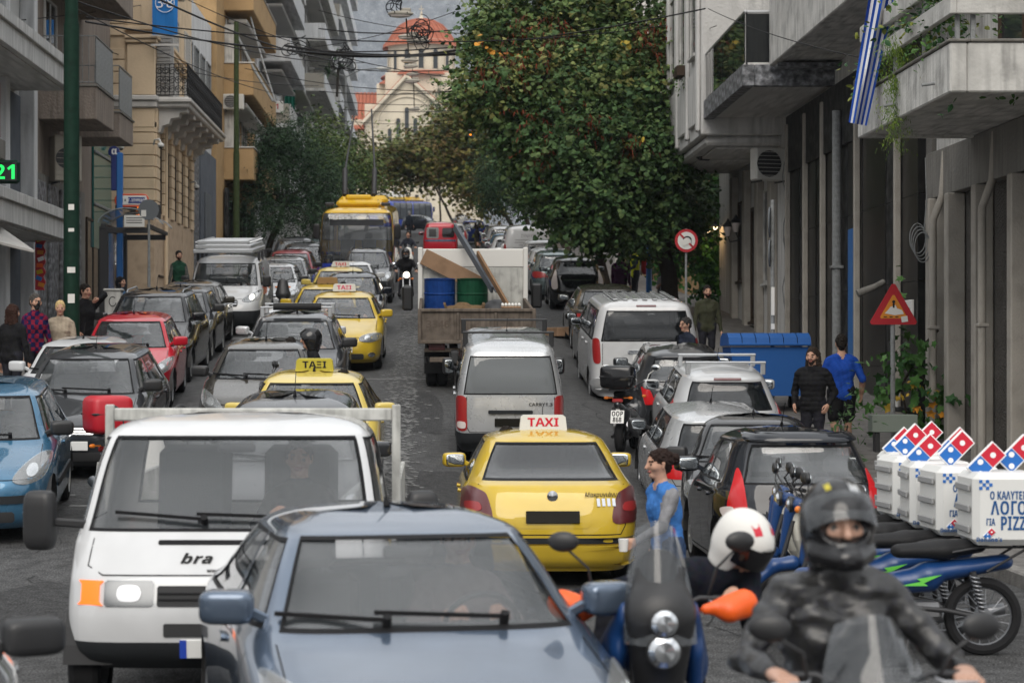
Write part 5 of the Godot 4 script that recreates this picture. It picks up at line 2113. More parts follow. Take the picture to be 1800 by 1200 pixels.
	# ground floor openings between the pilasters
	for d in [62.9,64.7,66.5,68.3,70.1]:
		street_window(n,-8.5,1.0,4.6,8.6,d+0.02,d+0.92,M.dark_frame,M.room_shade_glass,0)
	for d in [63.0,66.6,70.0]:
		street_window(n,-8.5,1.0,10.05,13.2,d,d+1.6,M.white_trim,M.room_shade_glass,1,true)
	var dp := Node3D.new()
	dp.name = "balcony_door"
	n.add_child(dp,true)
	for k in 26:
		slab(dp,"slat",M.white_trim,-8.4,-7.98,10.05+k*0.115,10.14+k*0.115,62.4,62.44,0.006)
	slab(dp,"frame",M.white_trim,-8.42,-7.9,9.95,13.1,62.46,62.55,0.01)
	var bal := Node3D.new()
	bal.name = "carved_balcony"
	n.add_child(bal,true)
	slab(bal,"slab",M.white_trim,-8.42,-7.4,9.66,9.98,62.2,72.6,0.04)
	slab(bal,"slab_edge",M.white_trim,-8.42,-7.32,9.8,9.93,62.1,72.7,0.03)
	for d in [62.4,64.2,66.0,67.8,69.6,71.4]:
		var c := MB.new()
		var poly := PackedVector2Array([Vector2(0,0),Vector2(0.92,0),Vector2(0.9,-0.12),Vector2(0.7,-0.14),Vector2(0.66,-0.28),Vector2(0.42,-0.32),Vector2(0.36,-0.48),Vector2(0.16,-0.54),Vector2(0.1,-0.72),Vector2(0,-0.76)])
		c.xf = Transform3D(Basis(),Vector3(-8.4,9.66,-d))
		c.prism(poly,-0.55,0.0)
		part(c,"bracket",M.white_trim,bal)
	var rl := railing(bal,"iron_railing",M.iron,PackedVector3Array([Vector3(-8.4,9.98,-62.25),Vector3(-7.46,9.98,-62.25),Vector3(-7.46,9.98,-72.5)]),1.0,0.13,0.012)
	var scroll := func(p: Vector3,along: Vector3,size: float) -> void:
		var t := MB.new()
		var pts := PackedVector3Array()
		for k in 25:
			var a := k*0.42
			var r := size*(1.0 - k/30.0)
			pts.append(p+along*cos(a)*r+Vector3(0,sin(a)*r,0))
		t.tube(pts,0.011,4)
		part(t,"scroll",M.iron,rl)
	for k in 5:
		for v in 3:
			scroll.call(Vector3(-8.3+0.19*k,10.2+0.28*v,-62.23),Vector3(1,0,0),0.13)
	for k in 26:
		for v in 2:
			scroll.call(Vector3(-7.44,10.25+0.42*v,-62.5 - 0.38*k),Vector3(0,0,1),0.17)
	# second,upper balcony
	slab(n,"upper_cornice",M.white_trim,-8.5,-7.8,13.9,14.15,62.2,68.0,0.04)
	for d in [62.5,64.0,65.5]:
		slab(n,"upper_bracket",M.white_trim,-8.5,-7.95,13.5,13.88,d,d+0.5,0.06)
	railing(n,"upper_railing",M.iron,PackedVector3Array([Vector3(-8.4,14.15,-62.3),Vector3(-7.85,14.15,-62.3),Vector3(-7.85,14.15,-68.0)]),1.0,0.12,0.014)
	var dpipe := MB.new()
	dpipe.cyl(Vector3(-8.33,3.8,-64.0),Vector3(-8.33,9.6,-64.0),0.06)
	part(dpipe,"downpipe",M.cream_wall,n)
	# banner
	var ban := thing("banner","blue vertical banner with white round monogram on the cream house","banner",Vector3(-8.0,12.9,-61.2))
	var bm := MB.new()
	for a in 6:
		for v in 12:
			var qd := []
			for e in [[a,v],[a+1,v],[a+1,v+1],[a,v+1]]:
				qd.append(Vector3(-0.38+0.76*e[0]/6.0,-1.2+2.8*e[1]/12.0,0.02*sin(e[0]*1.3+e[1]*0.5)))
			bm.quad(qd[0],qd[1],qd[2],qd[3])
	part(bm,"cloth",M.banner_blue,ban)
	var bar := MB.new()
	bar.bar(Vector3(-0.42,-1.22,0),Vector3(0.42,-1.22,0),0.03,0.03)
	bar.bar(Vector3(-0.42,-1.5,0),Vector3(0.42,-1.5,0),0.03,0.06)
	part(bar,"hanging_rod",M.white_trim,ban)
	var ring := MB.new()
	var pts := PackedVector3Array()
	for k in 41:
		pts.append(Vector3(cos(TAU*k/40)*0.28,-0.25+sin(TAU*k/40)*0.28,0.04))
	ring.tube(pts,0.011,5)
	part(ring,"ring",M.white_ink,ban)
	write("3",0.3,M.white_ink,ban,Transform3D(Basis(),Vector3(-0.15,-0.25,0.035)),"lettering",false)
	write("&",0.14,M.white_ink,ban,Transform3D(Basis(),Vector3(0.0,-0.22,0.035)),"lettering",false)
	write("8",0.3,M.white_ink,ban,Transform3D(Basis(),Vector3(0.14,-0.25,0.035)),"lettering",false)
	# grey house with tall windows
	n = thing("narrow_house","narrow grey house with tall upper windows and blue grey ground floor","building",Vector3.ZERO)
	slab(n,"wall",M.pale_wall,-14.0,-8.7,4.0,15.0,72.3,80.5,0.02)
	for d in [72.6,74.6,76.6,78.6]:
		street_window(n,-8.7,1.0,10.4,13.4,d,d+1.3,M.galvanised,M.room_shade_glass,1)
	slab(n,"marble_pier",M.vein_marble,-8.72,-8.55,4.5,9.8,72.35,75.0,0.02)
	slab(n,"shop_wall",M.blue_grey_wall,-8.72,-8.5,4.5,9.8,75.2,80.4,0.02)
	slab(n,"panel",M.sign_back,-8.5,-8.42,5.0,8.2,76.2,78.0,0.02)
	# ochre flats
	n = thing("apartment_block","ochre apartment block with boxy solid balconies behind the olive pole","building",Vector3.ZERO)
	slab(n,"wall",M.ochre_wall,-14.0,-8.5,4.0,30.0,80.6,98.0,0.02)
	y = 9.25
	while y < 25.0:
		var b := Node3D.new()
		b.name = "balcony"
		n.add_child(b,true)
		slab(b,"parapet",M.ochre_wall,-8.55,-7.3,y,y+1.3,83.5,95.5,0.03)
		slab(b,"coping",M.white_trim,-8.5,-7.26,y+1.302,y+1.36,83.46,95.54,0.01)
		slab(b,"awning_roll",M.awning,-8.4,-7.6,y+3.0,y+3.2,84.0,94.0,0.05)
		for d in [84.0,87.5,91.0]:
			street_window(n,-8.5,1.0,y+1.4,y+3.2,d,d+2.2,M.white_trim,M.room_shade_glass,1)
		slab(b,"end_wall",M.dirty_white,-8.5,-8.0,y+1.37,y+2.9,83.6,83.7,0.01)
		y += 3.45
	for d in [83.7,87.7,91.7]:
		street_window(n,-8.5,1.0,5.9,8.6,d,d+3.2,M.dark_frame,M.room_shade_glass,2)
	for d in [83.0,87.0,91.0,95.0]:
		slab(n,"shop_pier",M.grey_marble,-8.45,-8.3,5.0,8.9,d,d+0.6,0.02)
	air_conditioner("white air conditioner hung on the ochre balcony wall",Vector3(-8.1,12.4,-83.3),0.0,M.ac_white)
	var arm := thing("awning_arm","bare rolled awning arm leaning out from the ochre flats","awning arm",Vector3.ZERO)
	var am := MB.new()
	am.tube(PackedVector3Array([at(405,40,84),at(445,120,83.5),at(480,178,83.2)]),0.06,6)
	am.tube(PackedVector3Array([at(440,30,84),at(462,110,83.5),at(484,180,83.2)]),0.04,6)
	part(am,"arm",M.galvanised,arm)
	# white flats further up,floor by floor
	var blocks := [[98.1,112.0,M.pale_wall,"white apartment block with stacked balconies above the dark shrub tree",1.0],[112.1,130.0,M.white_render,"pale apartment block with grey balcony fronts and a green blind",1.15],[130.1,152.0,M.dirty_white,"weathered white apartment block with balcony plants high over the street",1.0],[152.1,190.0,M.pale_wall,"farthest pale apartment block along the climbing street",1.0]]
	for e in blocks:
		n = thing("apartment_block",e[3],"building",Vector3.ZERO)
		slab(n,"wall",e[2],-16.0,-8.4,rise(e[0]) - 2.0,42.0,e[0],e[1],0.02)
		y = rise(e[0])+3.3
		while y < 36.0:
			var b := Node3D.new()
			b.name = "balcony"
			n.add_child(b,true)
			slab(b,"slab",e[2],-8.45,-7.0*e[4]+0.15,y,y+0.2,e[0]+1.0,e[1] - 2.0,0.02)
			slab(b,"front",[M.pale_wall,M.grey_wall,M.dirty_white][rng.randi() % 3],-7.0*e[4]+0.05,-7.0*e[4]+0.13,y+0.202,y+1.15,e[0]+1.0,e[1] - 2.0,0.02)
			slab(b,"end_panel",[M.pale_wall,M.grey_wall,M.ac_dirty][rng.randi() % 3],-8.4,-7.0*e[4]+0.04,y+0.202,y+1.15,e[0]+1.0,e[0]+1.08,0.02)
			street_window(n,-8.4,1.0,y+0.3,y+2.6,e[0]+2.0,e[0]+5.0,M.white_trim,M.room_shade_glass,1)
			street_window(n,-8.4,1.0,y+0.3,y+2.6,e[0]+7.0,e[0]+10.0,M.white_trim,M.room_shade_glass,1)
			if rng.randf() < 0.6:
				slab(b,"rolled_awning",M.awning,-8.3,-7.3,y+2.75,y+2.9,e[0]+1.5,e[1] - 3.0,0.05)
			y += 3.2
	var bl := thing("balcony_blind","dark green canvas blind hanging over a white balcony","blind",Vector3.ZERO)
	var gm := MB.new()
	for k in 6:
		gm.quad(at(500+k*3,127,113.0+0.1*(k % 2)),at(503+k*3,127,113.0+0.1*((k+1) % 2)),at(503+k*3,218,113.0+0.1*((k+1) % 2)),at(500+k*3,218,113.0+0.1*(k % 2)))
	part(gm,"cloth",M.teal_cloth,bl)
	var sgn := thing("projecting_sign","small white shop sign with red mark above the shrub tree","sign",at(484,188,99.0))
	var sb := MB.new()
	sb.box(Vector3.ZERO,Vector3(0.75,0.55,0.1),0.02)
	part(sb,"board",M.white_sheet,sgn)
	write("1",0.26,M.sign_red,sgn,Transform3D(Basis(),Vector3(0.1,0.02,0.055)))
	var dish := thing("satellite_dish","dark satellite dish on a white balcony end","dish",at(520,213,104.0))
	var dm := MB.new()
	dm.xf = Transform3D(Basis(Vector3.RIGHT,PI/2 - 0.3),Vector3.ZERO)
	dm.lathe([Vector2(0.0,-0.12),Vector2(0.2,-0.08),Vector2(0.36,0.0),Vector2(0.42,0.06)],20)
	part(dm,"reflector",M.dark_metal,dish)

func build_right() -> void:
	# white bay house
	var n := thing("bay_house","white rendered house with an overhanging bay next to the big tree","building",Vector3.ZERO)
	slab(n,"bay_wall",M.white_render,6.3,8.25,7.3,17.0,47.9,54.6,0.03)
	slab(n,"bay_base",M.white_render,6.42,8.25,7.08,7.298,48.1,54.4,0.06)
	slab(n,"bay_end",M.white_render,6.05,8.25,7.15,8.9,54.7,56.6,0.03)
	slab(n,"ground_wall",M.white_render,8.2,14.0,2.0,17.0,47.0,58.5,0.02)
	for e in [[48.6,49.6],[50.7,51.7],[52.8,53.8]]:
		for y in [9.3,12.6]:
			street_window(n,6.3,-1.0,y,y+2.1,e[0],e[1],M.dirty_white,M.room_shade_glass,0)
		slab(n,"apron_panel",M.white_render,6.22,6.298,7.6,8.9,e[0] - 0.25,e[1]+0.25,0.03)
	for d in [48.2,50.2,52.3,54.2]:
		slab(n,"bay_pilaster",M.white_render,6.2,6.298,7.4,16.5,d - 0.16,d+0.16,0.03)
	slab(n,"coffer",M.white_render,6.7,8.1,7.02,7.078,48.4,51.0,0.02)
	slab(n,"coffer",M.white_render,6.7,8.1,7.02,7.078,51.4,54.1,0.02)
	for d in [48.6,50.6,52.6,54.8]:
		slab(n,"pilaster",M.column_white,8.02,8.198,2.4,6.9,d,d+0.45,0.02)
	street_window(n,8.2,-1.0,3.9,6.2,49.2,50.4,M.dirty_white,M.room_shade_glass,0)
	street_window(n,8.2,-1.0,3.0,5.9,51.2,52.4,M.dark_frame,M.room_shade_glass,0)
	street_window(n,8.2,-1.0,4.1,6.2,53.4,54.6,M.dark_frame,M.room_shade_glass,0)
	# balcony with smoked glass front
	n = thing("flats","flats with smoked glass balcony above a black marble shopfront","building",Vector3.ZERO)
	slab(n,"upper_wall",M.white_render,8.25,14.0,6.9,18.0,34.0,46.9,0.02)
	var b := Node3D.new()
	b.name = "balcony"
	n.add_child(b,true)
	slab(b,"marble_edge",M.vein_marble,6.35,6.6,7.66,8.1,41.9,48.4,0.015)
	slab(b,"marble_end",M.vein_marble,6.602,8.24,7.66,8.1,41.9,42.1,0.015)
	slab(b,"soffit",M.white_render,6.602,8.24,7.7,7.78,42.102,47.89,0.0)
	for e in [[42.0,43.5],[43.55,45.1],[45.15,46.7],[46.75,48.3]]:
		slab(b,"glass_panel",M.smoke_glass,6.4,6.42,8.15,9.15,e[0],e[1],0.0)
		slab(b,"post",M.dark_metal,6.43,6.47,8.1,9.2,e[0] - 0.02,e[0]+0.02,0.005)
	slab(b,"glass_panel",M.smoke_glass,6.45,7.2,8.15,9.15,41.96,41.98,0.0)
	slab(b,"handrail",M.aluminium,6.38,6.44,9.16,9.21,41.9,48.35,0.01)
	slab(b,"handrail",M.aluminium,6.445,7.25,9.16,9.21,41.93,41.99,0.01)
	slab(n,"balcony_door",M.ochre_wall,8.17,8.24,8.1,10.3,42.4,43.6,0.01)
	# large overhang
	var o := Node3D.new()
	o.name = "overhang"
	n.add_child(o,true)
	slab(o,"fascia",M.dirty_white,6.88,7.05,8.05,9.4,30.5,41.8,0.02)
	slab(o,"end_fascia",M.dirty_white,7.052,8.24,8.05,9.4,41.65,41.82,0.02)
	slab(o,"soffit",M.dirty_white,7.052,8.24,8.1,8.2,30.5,41.64,0.0)
	slab(o,"soffit_trim",M.vein_marble,6.95,8.24,7.95,8.045,41.2,41.6,0.01)
	# black marble shopfront
	slab(n,"shop_core",M.concrete,8.3,14.0,0.3,6.9,34.0,46.9,0.0)
	slab(n,"beam",M.grey_marble,8.1,8.3,6.3,7.6,34.0,46.9,0.01)
	var d := 34.4
	var k := 0
	while d < 46.6:
		var w: float = [1.1,1.35,0.9][k % 3]
		for v in 4:
			slab(n,"marble_slab",M.black_marble if k % 4 != 1 else M.grey_marble,8.16+0.01*(k % 2),8.3,0.5+v*1.46,0.5+v*1.46+1.452,d,d+w - 0.012,0.006)
		d += w
		k += 1
	for e in [[40.1,2.2,0.42],[40.15,1.85,0.3],[44.9,2.4,0.35],[35.2,2.0,0.3]]:
		var gt := MB.new()
		var gp := PackedVector3Array()
		for v in 22:
			gp.append(Vector3(8.15,e[1]+e[2]*0.5*sin(v*0.9)+0.1*cos(v*2.3),-e[0]+0.022*v))
		gt.tube(gp,0.014,4)
		part(gt,"graffiti_tag",M.navy if e[2] > 0.3 else M.galvanised,n)
	for e in [35.6,39.0,42.4,44.4,46.6]:
		slab(n,"pilaster",M.column_white,8.04,8.155,0.5,7.4,e,e+0.12,0.015)
	slab(n,"blue_panel",M.sign_blue,8.1,8.155,1.2,4.6,39.3,39.9,0.01)
	slab(n,"white_notice",M.white_sheet,8.1,8.15,2.75,3.1,34.6,35.2,0.01)
	var dpx := MB.new()
	dpx.cyl(Vector3(8.02,0.4,-40.6),Vector3(8.02,7.0,-40.6),0.09)
	dpx.box(Vector3(8.02,3.9,-40.6),Vector3(0.24,0.06,0.24),0.01)
	part(dpx,"downpipe",M.galvanised,n)
	var aw := thing("folded_awning","dirty rolled shop awning stub on the black marble","awning",Vector3(7.75,3.35,-36.4),0.2)
	var wm := MB.new()
	wm.tube(PackedVector3Array([Vector3(-0.2,-0.1,0),Vector3(0,-0.02,0.03),Vector3(0.12,0.02,0),Vector3(0.3,0.12,0.02)]),0.07,8,0.05)
	part(wm,"roll",M.concrete,aw)
	# near house: planted balcony and stucco bays
	n = thing("corner_flats","flats with slatted planted balcony over stucco bays and white columns","building",Vector3.ZERO)
	slab(n,"upper_wall",M.dirty_white,8.3,14.0,5.5,16.0,20.0,33.7,0.02)
	b = Node3D.new()
	b.name = "planted_balcony"
	n.add_child(b,true)
	slab(b,"parapet",M.dirty_white,6.4,6.62,5.42,6.04,25.3,30.8,0.02)
	slab(b,"parapet",M.dirty_white,6.622,8.29,5.42,6.04,25.3,25.5,0.02)
	slab(b,"parapet",M.dirty_white,6.622,8.29,5.42,6.04,30.6,30.8,0.02)
	slab(b,"soffit",M.dirty_white,6.622,8.29,5.46,5.6,25.502,30.598,0.0)
	slab(b,"coping",M.concrete,6.37,6.65,6.042,6.08,25.27,30.83,0.01)
	slab(b,"coping",M.concrete,6.652,8.29,6.042,6.08,25.27,25.53,0.01)
	for y in [6.4,6.85]:
		slab(b,"board_rail",M.dirty_white,6.42,6.5,y,y+0.24,25.35,30.75,0.012)
		slab(b,"board_rail",M.dirty_white,6.502,8.28,y,y+0.24,25.35,25.43,0.012)
	for e in [25.5,27.2,28.9,30.6]:
		slab(b,"rail_post",M.galvanised,6.52,6.58,6.08,7.2,e,e+0.06,0.01)
	for x in [6.7,7.5,8.2]:
		slab(b,"rail_post",M.galvanised,x,x+0.06,6.08,7.2,25.45,25.51,0.01)
	for e in [26.0,28.2,30.0]:
		var p := MB.new()
		p.cyl(Vector3(6.38,5.62,-e),Vector3(6.22,5.6,-e),0.022)
		part(p,"drain_spout",M.galvanised,b)
	street_window(b,8.29,-1.0,6.15,8.2,26.2,29.8,M.dark_frame,M.room_shade_glass,2)
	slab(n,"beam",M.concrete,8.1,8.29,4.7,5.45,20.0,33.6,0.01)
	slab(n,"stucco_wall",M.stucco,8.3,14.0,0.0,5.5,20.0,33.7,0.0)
	for e in [21.0,24.6,26.4,28.3,30.2,31.8,33.0]:
		slab(n,"column",M.column_white,8.0,8.29,0.1,4.69,e,e+0.22,0.02)
	for e in [29.6,32.5]:
		var p := MB.new()
		p.tube(PackedVector3Array([Vector3(7.95,0.2,-e),Vector3(7.95,4.3,-e),Vector3(8.1,4.7,-e),Vector3(8.15,5.4,-e)]),0.06,10)
		p.box(Vector3(7.96,2.6,-e),Vector3(0.17,0.05,0.17),0.01)
		part(p,"downpipe",M.column_white,n)
	# loose cable coil
	var co := thing("cable_coil","grey coil of loose cable hanging from the column top","cable",Vector3(7.85,4.05,-33.1))
	var cm := MB.new()
	for q in 4:
		var pts := PackedVector3Array()
		for v in 25:
			pts.append(Vector3(cos(TAU*v/24)*0.13+0.02*q,-0.05*q+sin(TAU*v/24)*0.24,0.03*q))
		cm.tube(pts,0.009,4)
	cm.tube(PackedVector3Array([Vector3(0.1,0.1,0),Vector3(0.14,0.6,0.02),Vector3(0.12,1.3,0.02)]),0.009,4)
	part(cm,"coil",M.galvanised,co)
	air_conditioner("white air conditioner under the smoked glass balcony",Vector3(7.8,6.55,-47.3),0.3,M.ac_white,Vector3(0.85,0.75,0.35))
	var cb := thing("wall_cable","bundle of grey cables hanging beside the air conditioner","cable",Vector3(8.1,2.6,-46.75))
	for q in 4:
		var pts := PackedVector3Array()
		for v in 12:
			pts.append(Vector3(0.04*q - 0.06+0.05*sin(v*1.7+q),v*0.36,0.03*cos(v+q*2.0)+0.05))
		var t := MB.new()
		t.tube(pts,0.012,4)
		part(t,"strand",M.galvanised,cb)
	# houses behind the tree,mostly hidden
	n = thing("far_house","ochre and grey house front behind the big tree","building",Vector3.ZERO)
	slab(n,"wall",M.ochre_wall,8.2,14.0,2.5,14.0,66.0,90.0,0.02)
	for e in [68.0,72.0,76.0,80.0,84.0]:
		street_window(n,8.2,-1.0,4.6,7.0,e,e+2.0,M.dark_frame,M.room_shade_glass,1)
		street_window(n,8.2,-1.0,9.0,11.5,e,e+1.6,M.white_trim,M.room_shade_glass,1)
	n = thing("far_house","grey apartment front behind the yellowing street trees","building",Vector3.ZERO)
	slab(n,"wall",M.dirty_white,8.2,16.0,4.0,22.0,92.0,170.0,0.02)
	for e in 14:
		for v in 4:
			street_window(n,8.2,-1.0,rise(94.0+e*5.0)+1.2+v*3.4,rise(94.0+e*5.0)+3.2+v*3.4,94.0+e*5.0,96.2+e*5.0,M.dark_frame,M.room_shade_glass,1)

func build_far() -> void:
	# church on the hill
	var n := thing("church","cream domed church with red tiled roofs above the street","church",at(738,420,330.0))
	var s := 330.0/FOC
	var base := n.position
	var L := func(px: float,py: float,dz := 0.0) -> Vector3:
		return Vector3((px - 738.0)*s,(420.0 - py)*s,dz)
	var wl := func(called: String,m: Material,x0: float,x1: float,y0: float,y1: float,z0: float,z1: float) -> void:
		var b := MB.new()
		var a: Vector3 = L.call(x0,y0)
		var c: Vector3 = L.call(x1,y1)
		b.box(Vector3((a.x+c.x)*0.5,(a.y+c.y)*0.5,(z0+z1)*0.5),Vector3(absf(c.x - a.x),absf(c.y - a.y),absf(z1 - z0)),0.1)
		part(b,called,m,n)
	wl.call("nave_wall",M.church_wall,640,850,180,470,-18.0,-2.0)
	wl.call("west_front",M.church_wall,642,800,212,470,-2.0,0.0)
	var g := MB.new()
	g.prism(PackedVector2Array([Vector2(-8.7,19.1),Vector2(5.7,19.1),Vector2(-2.2,26.0)]),-2.0,0.0)
	part(g,"gable",M.church_wall,n)
	for e in [[Vector3(-9.3,18.7,-6.0),Vector3(-2.2,26.3,-6.0)],[Vector3(6.4,18.7,-6.0),Vector3(-2.2,26.3,-6.0)]]:
		var r := MB.new()
		r.bar(e[0]+Vector3(0,0.25,0),e[1]+Vector3(0,0.25,0),13.5,0.3,0.05)
		part(r,"gable_roof",M.roof_tile,n)
		var co := MB.new()
		co.bar(e[0]+Vector3(0,-0.1,6.6),e[1]+Vector3(0,-0.1,6.6),0.9,0.5,0.08)
		part(co,"gable_cornice",M.church_wall,n)
	# side roof with tile courses
	var sr := Node3D.new()
	sr.name = "side_roof"
	n.add_child(sr,true)
	for i in 16:
		var t := MB.new()
		var x := -15.5+i*0.62
		t.bar(Vector3(x,18.0,-3.0),Vector3(x,25.2,-13.0),0.5,0.22,0.06)
		part(t,"tile_rib",M.roof_tile,sr)
	var sb := MB.new()
	sb.quad(Vector3(-16.0,17.9,-3.0),Vector3(-5.6,17.9,-3.0),Vector3(-5.6,25.1,-13.0),Vector3(-16.0,25.1,-13.0))
	part(sb,"tile_bed",M.roof_tile,sr)
	wl.call("aisle_wall",M.church_wall,595,662,205,470,-12.0,-4.0)
	for x in [640.0,655.0,670.0,760.0]:
		wl.call("corner_turret",M.church_wall,x+20,x+44,138,220,-9.0,-6.0)
		break
	for e in [[688.0,138.0],[778.0,138.0]]:
		var r := MB.new()
		r.xf = Transform3D(Basis(Vector3.UP,PI/4),L.call(e[0],e[1],-7.0))
		r.lathe([Vector2(3.0,-0.2),Vector2(2.9,0.0),Vector2(0.0,1.4)],4)
		part(r,"turret_roof",M.roof_tile,n)
	wl.call("drum_base",M.church_wall,676,804,122,200,-14.0,-3.5)
	var dr := MB.new()
	dr.xf = Transform3D(Basis(),L.call(740.0,125.0,-9.0))
	dr.lathe([Vector2(5.5,0),Vector2(5.5,5.3),Vector2(5.9,5.5),Vector2(5.9,5.8)],32)
	part(dr,"drum",M.church_wall,n)
	var cr := MB.new()
	cr.xf = Transform3D(Basis(),L.call(740.0,122.0,-9.0))
	cr.lathe([Vector2(6.8,-0.3),Vector2(6.7,-0.1),Vector2(5.4,0.5)],32)
	part(cr,"drum_eaves",M.roof_tile,n)
	var dm := MB.new()
	dm.xf = Transform3D(Basis(),L.call(740.0,66.0,-9.0))
	dm.lathe([Vector2(6.5,-0.5),Vector2(6.3,-0.1),Vector2(5.4,0.9),Vector2(4.6,2.2),Vector2(3.6,3.3),Vector2(2.2,4.05),Vector2(0.9,4.4),Vector2(0,4.5)],32)
	part(dm,"dome",M.roof_tile,n)
	for i in 16:
		var rb := MB.new()
		var a := PI*(i+0.5)/16.0
		var pts := PackedVector3Array()
		for q in [Vector2(6.35,-0.1),Vector2(5.45,0.9),Vector2(4.65,2.2),Vector2(3.65,3.3),Vector2(2.25,4.07),Vector2(0.95,4.42)]:
			pts.append(dm.xf*Vector3(q.x*cos(a),q.y,q.x*sin(a)))
		rb.tube(pts,0.09,4)
		part(rb,"dome_rib",M.roof_tile,n)
	var fi := MB.new()
	fi.xf = Transform3D(Basis(),L.call(740.0,20.0,-9.0))
	fi.lathe([Vector2(0.7,-0.2),Vector2(0.6,0.3),Vector2(0.25,0.6),Vector2(0.15,1.4),Vector2(0,1.5)],12)
	fi.bar(Vector3(-0.4,1.9,0),Vector3(0.4,1.9,0),0.12,0.12); fi.bar(Vector3(0,1.3,0),Vector3(0,2.5,0),0.12,0.12)
	part(fi,"finial_cross",M.church_wall,n)
	var arched := func(called: String,x: float,y0: float,y1: float,w: float,z: float,turn := 0.0,at0 := Vector3.INF) -> void:
		var poly := PackedVector2Array([Vector2(-w,0),Vector2(w,0)])
		for i in 9:
			poly.append(Vector2(cos(PI*i/8.0)*w,(y1 - y0)*s*-1.0 - w+sin(PI*i/8.0)*w))
		var b := MB.new()
		b.xf = Transform3D(Basis(Vector3.UP,turn),L.call(x,y0,z) if at0 == Vector3.INF else at0)
		b.prism(poly,-0.25,0.06)
		part(b,called,M.room_shade_glass,n)
		var f := MB.new()
		f.xf = b.xf
		var p := PackedVector3Array([Vector3(-w,0,0.08)])
		for i in 9:
			p.append(Vector3(-cos(PI*i/8.0)*w,(y1 - y0)*s*-1.0 - w+sin(PI*i/8.0)*w,0.08))
		p.append(Vector3(w,0,0.08))
		f.tube(p,0.1,4)
		part(f,"window_surround",M.church_wall,n)
	for i in 7:
		var a := -1.3+i*0.433
		arched.call("drum_window",0,114,78,0.5,0.0,a,L.call(740.0,114.0,-9.0)+Vector3(sin(a)*5.5,0,cos(a)*5.5))
	for e in [[685,252,225,0.4],[700,252,207,0.42],[715,250,188,0.42],[730,252,207,0.42],[745,252,225,0.4]]:
		arched.call("front_window",e[0],e[1],e[2],e[3],0.05)
	for r in [6.1,5.3]:
		var ar := MB.new()
		var p := PackedVector3Array()
		for i in 25:
			p.append(L.call(715.0,222.0,0.1)+Vector3(cos(PI*i/24.0)*r*0.9,sin(PI*i/24.0)*r*0.9,0))
		ar.tube(p,0.16,5)
		part(ar,"blind_arch",M.church_wall,n)
	# the bare mountain
	rng.seed = 8
	var f := FastNoiseLite.new()
	f.seed = 5
	f.frequency = 0.0035
	f.fractal_octaves = 6
	f.fractal_type = FastNoiseLite.FRACTAL_RIDGED
	var mm := MB.new()
	var grid := []
	for j in 50:
		var row := []
		for i in 90:
			var x := -1500.0+i*33.0
			var z := -1500.0 - j*40.0
			var h := 40.0+j*18.0+f.get_noise_2d(x,z)*90.0*minf(1.0,j/6.0)
			row.append(Vector3(x,h,z))
		grid.append(row)
	for j in 49:
		for i in 89:
			mm.quad(grid[j][i],grid[j][i+1],grid[j+1][i+1],grid[j+1][i])
	ground(mm,"mountain",M.rock,"bare pale grey limestone mountain closing the end of the street","mountain")

# ---------------------------------------------------------------- plants
var leaf_cache := {}
func leaf_mesh(kind: String) -> ArrayMesh:
	if leaf_cache.has(kind):
		return leaf_cache[kind]
	var m := MB.new()
	var o: Array
	if kind == "heart":
		o = [Vector2(0,0.0),Vector2(0.42,-0.06),Vector2(0.52,0.3),Vector2(0.34,0.68),Vector2(0,0.95),Vector2(-0.34,0.68),Vector2(-0.52,0.3),Vector2(-0.42,-0.06)]
	elif kind == "lance":
		o = [Vector2(0,0),Vector2(0.13,0.3),Vector2(0.1,0.7),Vector2(0,1.1),Vector2(-0.1,0.7),Vector2(-0.13,0.3)]
	elif kind == "lobed":
		o = [Vector2(0,0),Vector2(0.4,-0.1),Vector2(0.36,0.2),Vector2(0.6,0.45),Vector2(0.25,0.55),Vector2(0,1.0),Vector2(-0.25,0.55),Vector2(-0.6,0.45),Vector2(-0.36,0.2),Vector2(-0.4,-0.1)]
	else:
		o = [Vector2(0,0),Vector2(0.28,0.3),Vector2(0.22,0.7),Vector2(0,1.0),Vector2(-0.22,0.7),Vector2(-0.28,0.3)]
	var mid := Vector3(0,0.4,0.07)
	for i in o.size():
		var a: Vector2 = o[i]
		var b: Vector2 = o[(i+1) % o.size()]
		m.tri(mid,Vector3(a.x,a.y,-0.1*a.y*a.y),Vector3(b.x,b.y,-0.1*b.y*b.y))
	var me := m.mesh()
	me.surface_set_material(0,M.leaf)
	leaf_cache[kind] = me
	return me

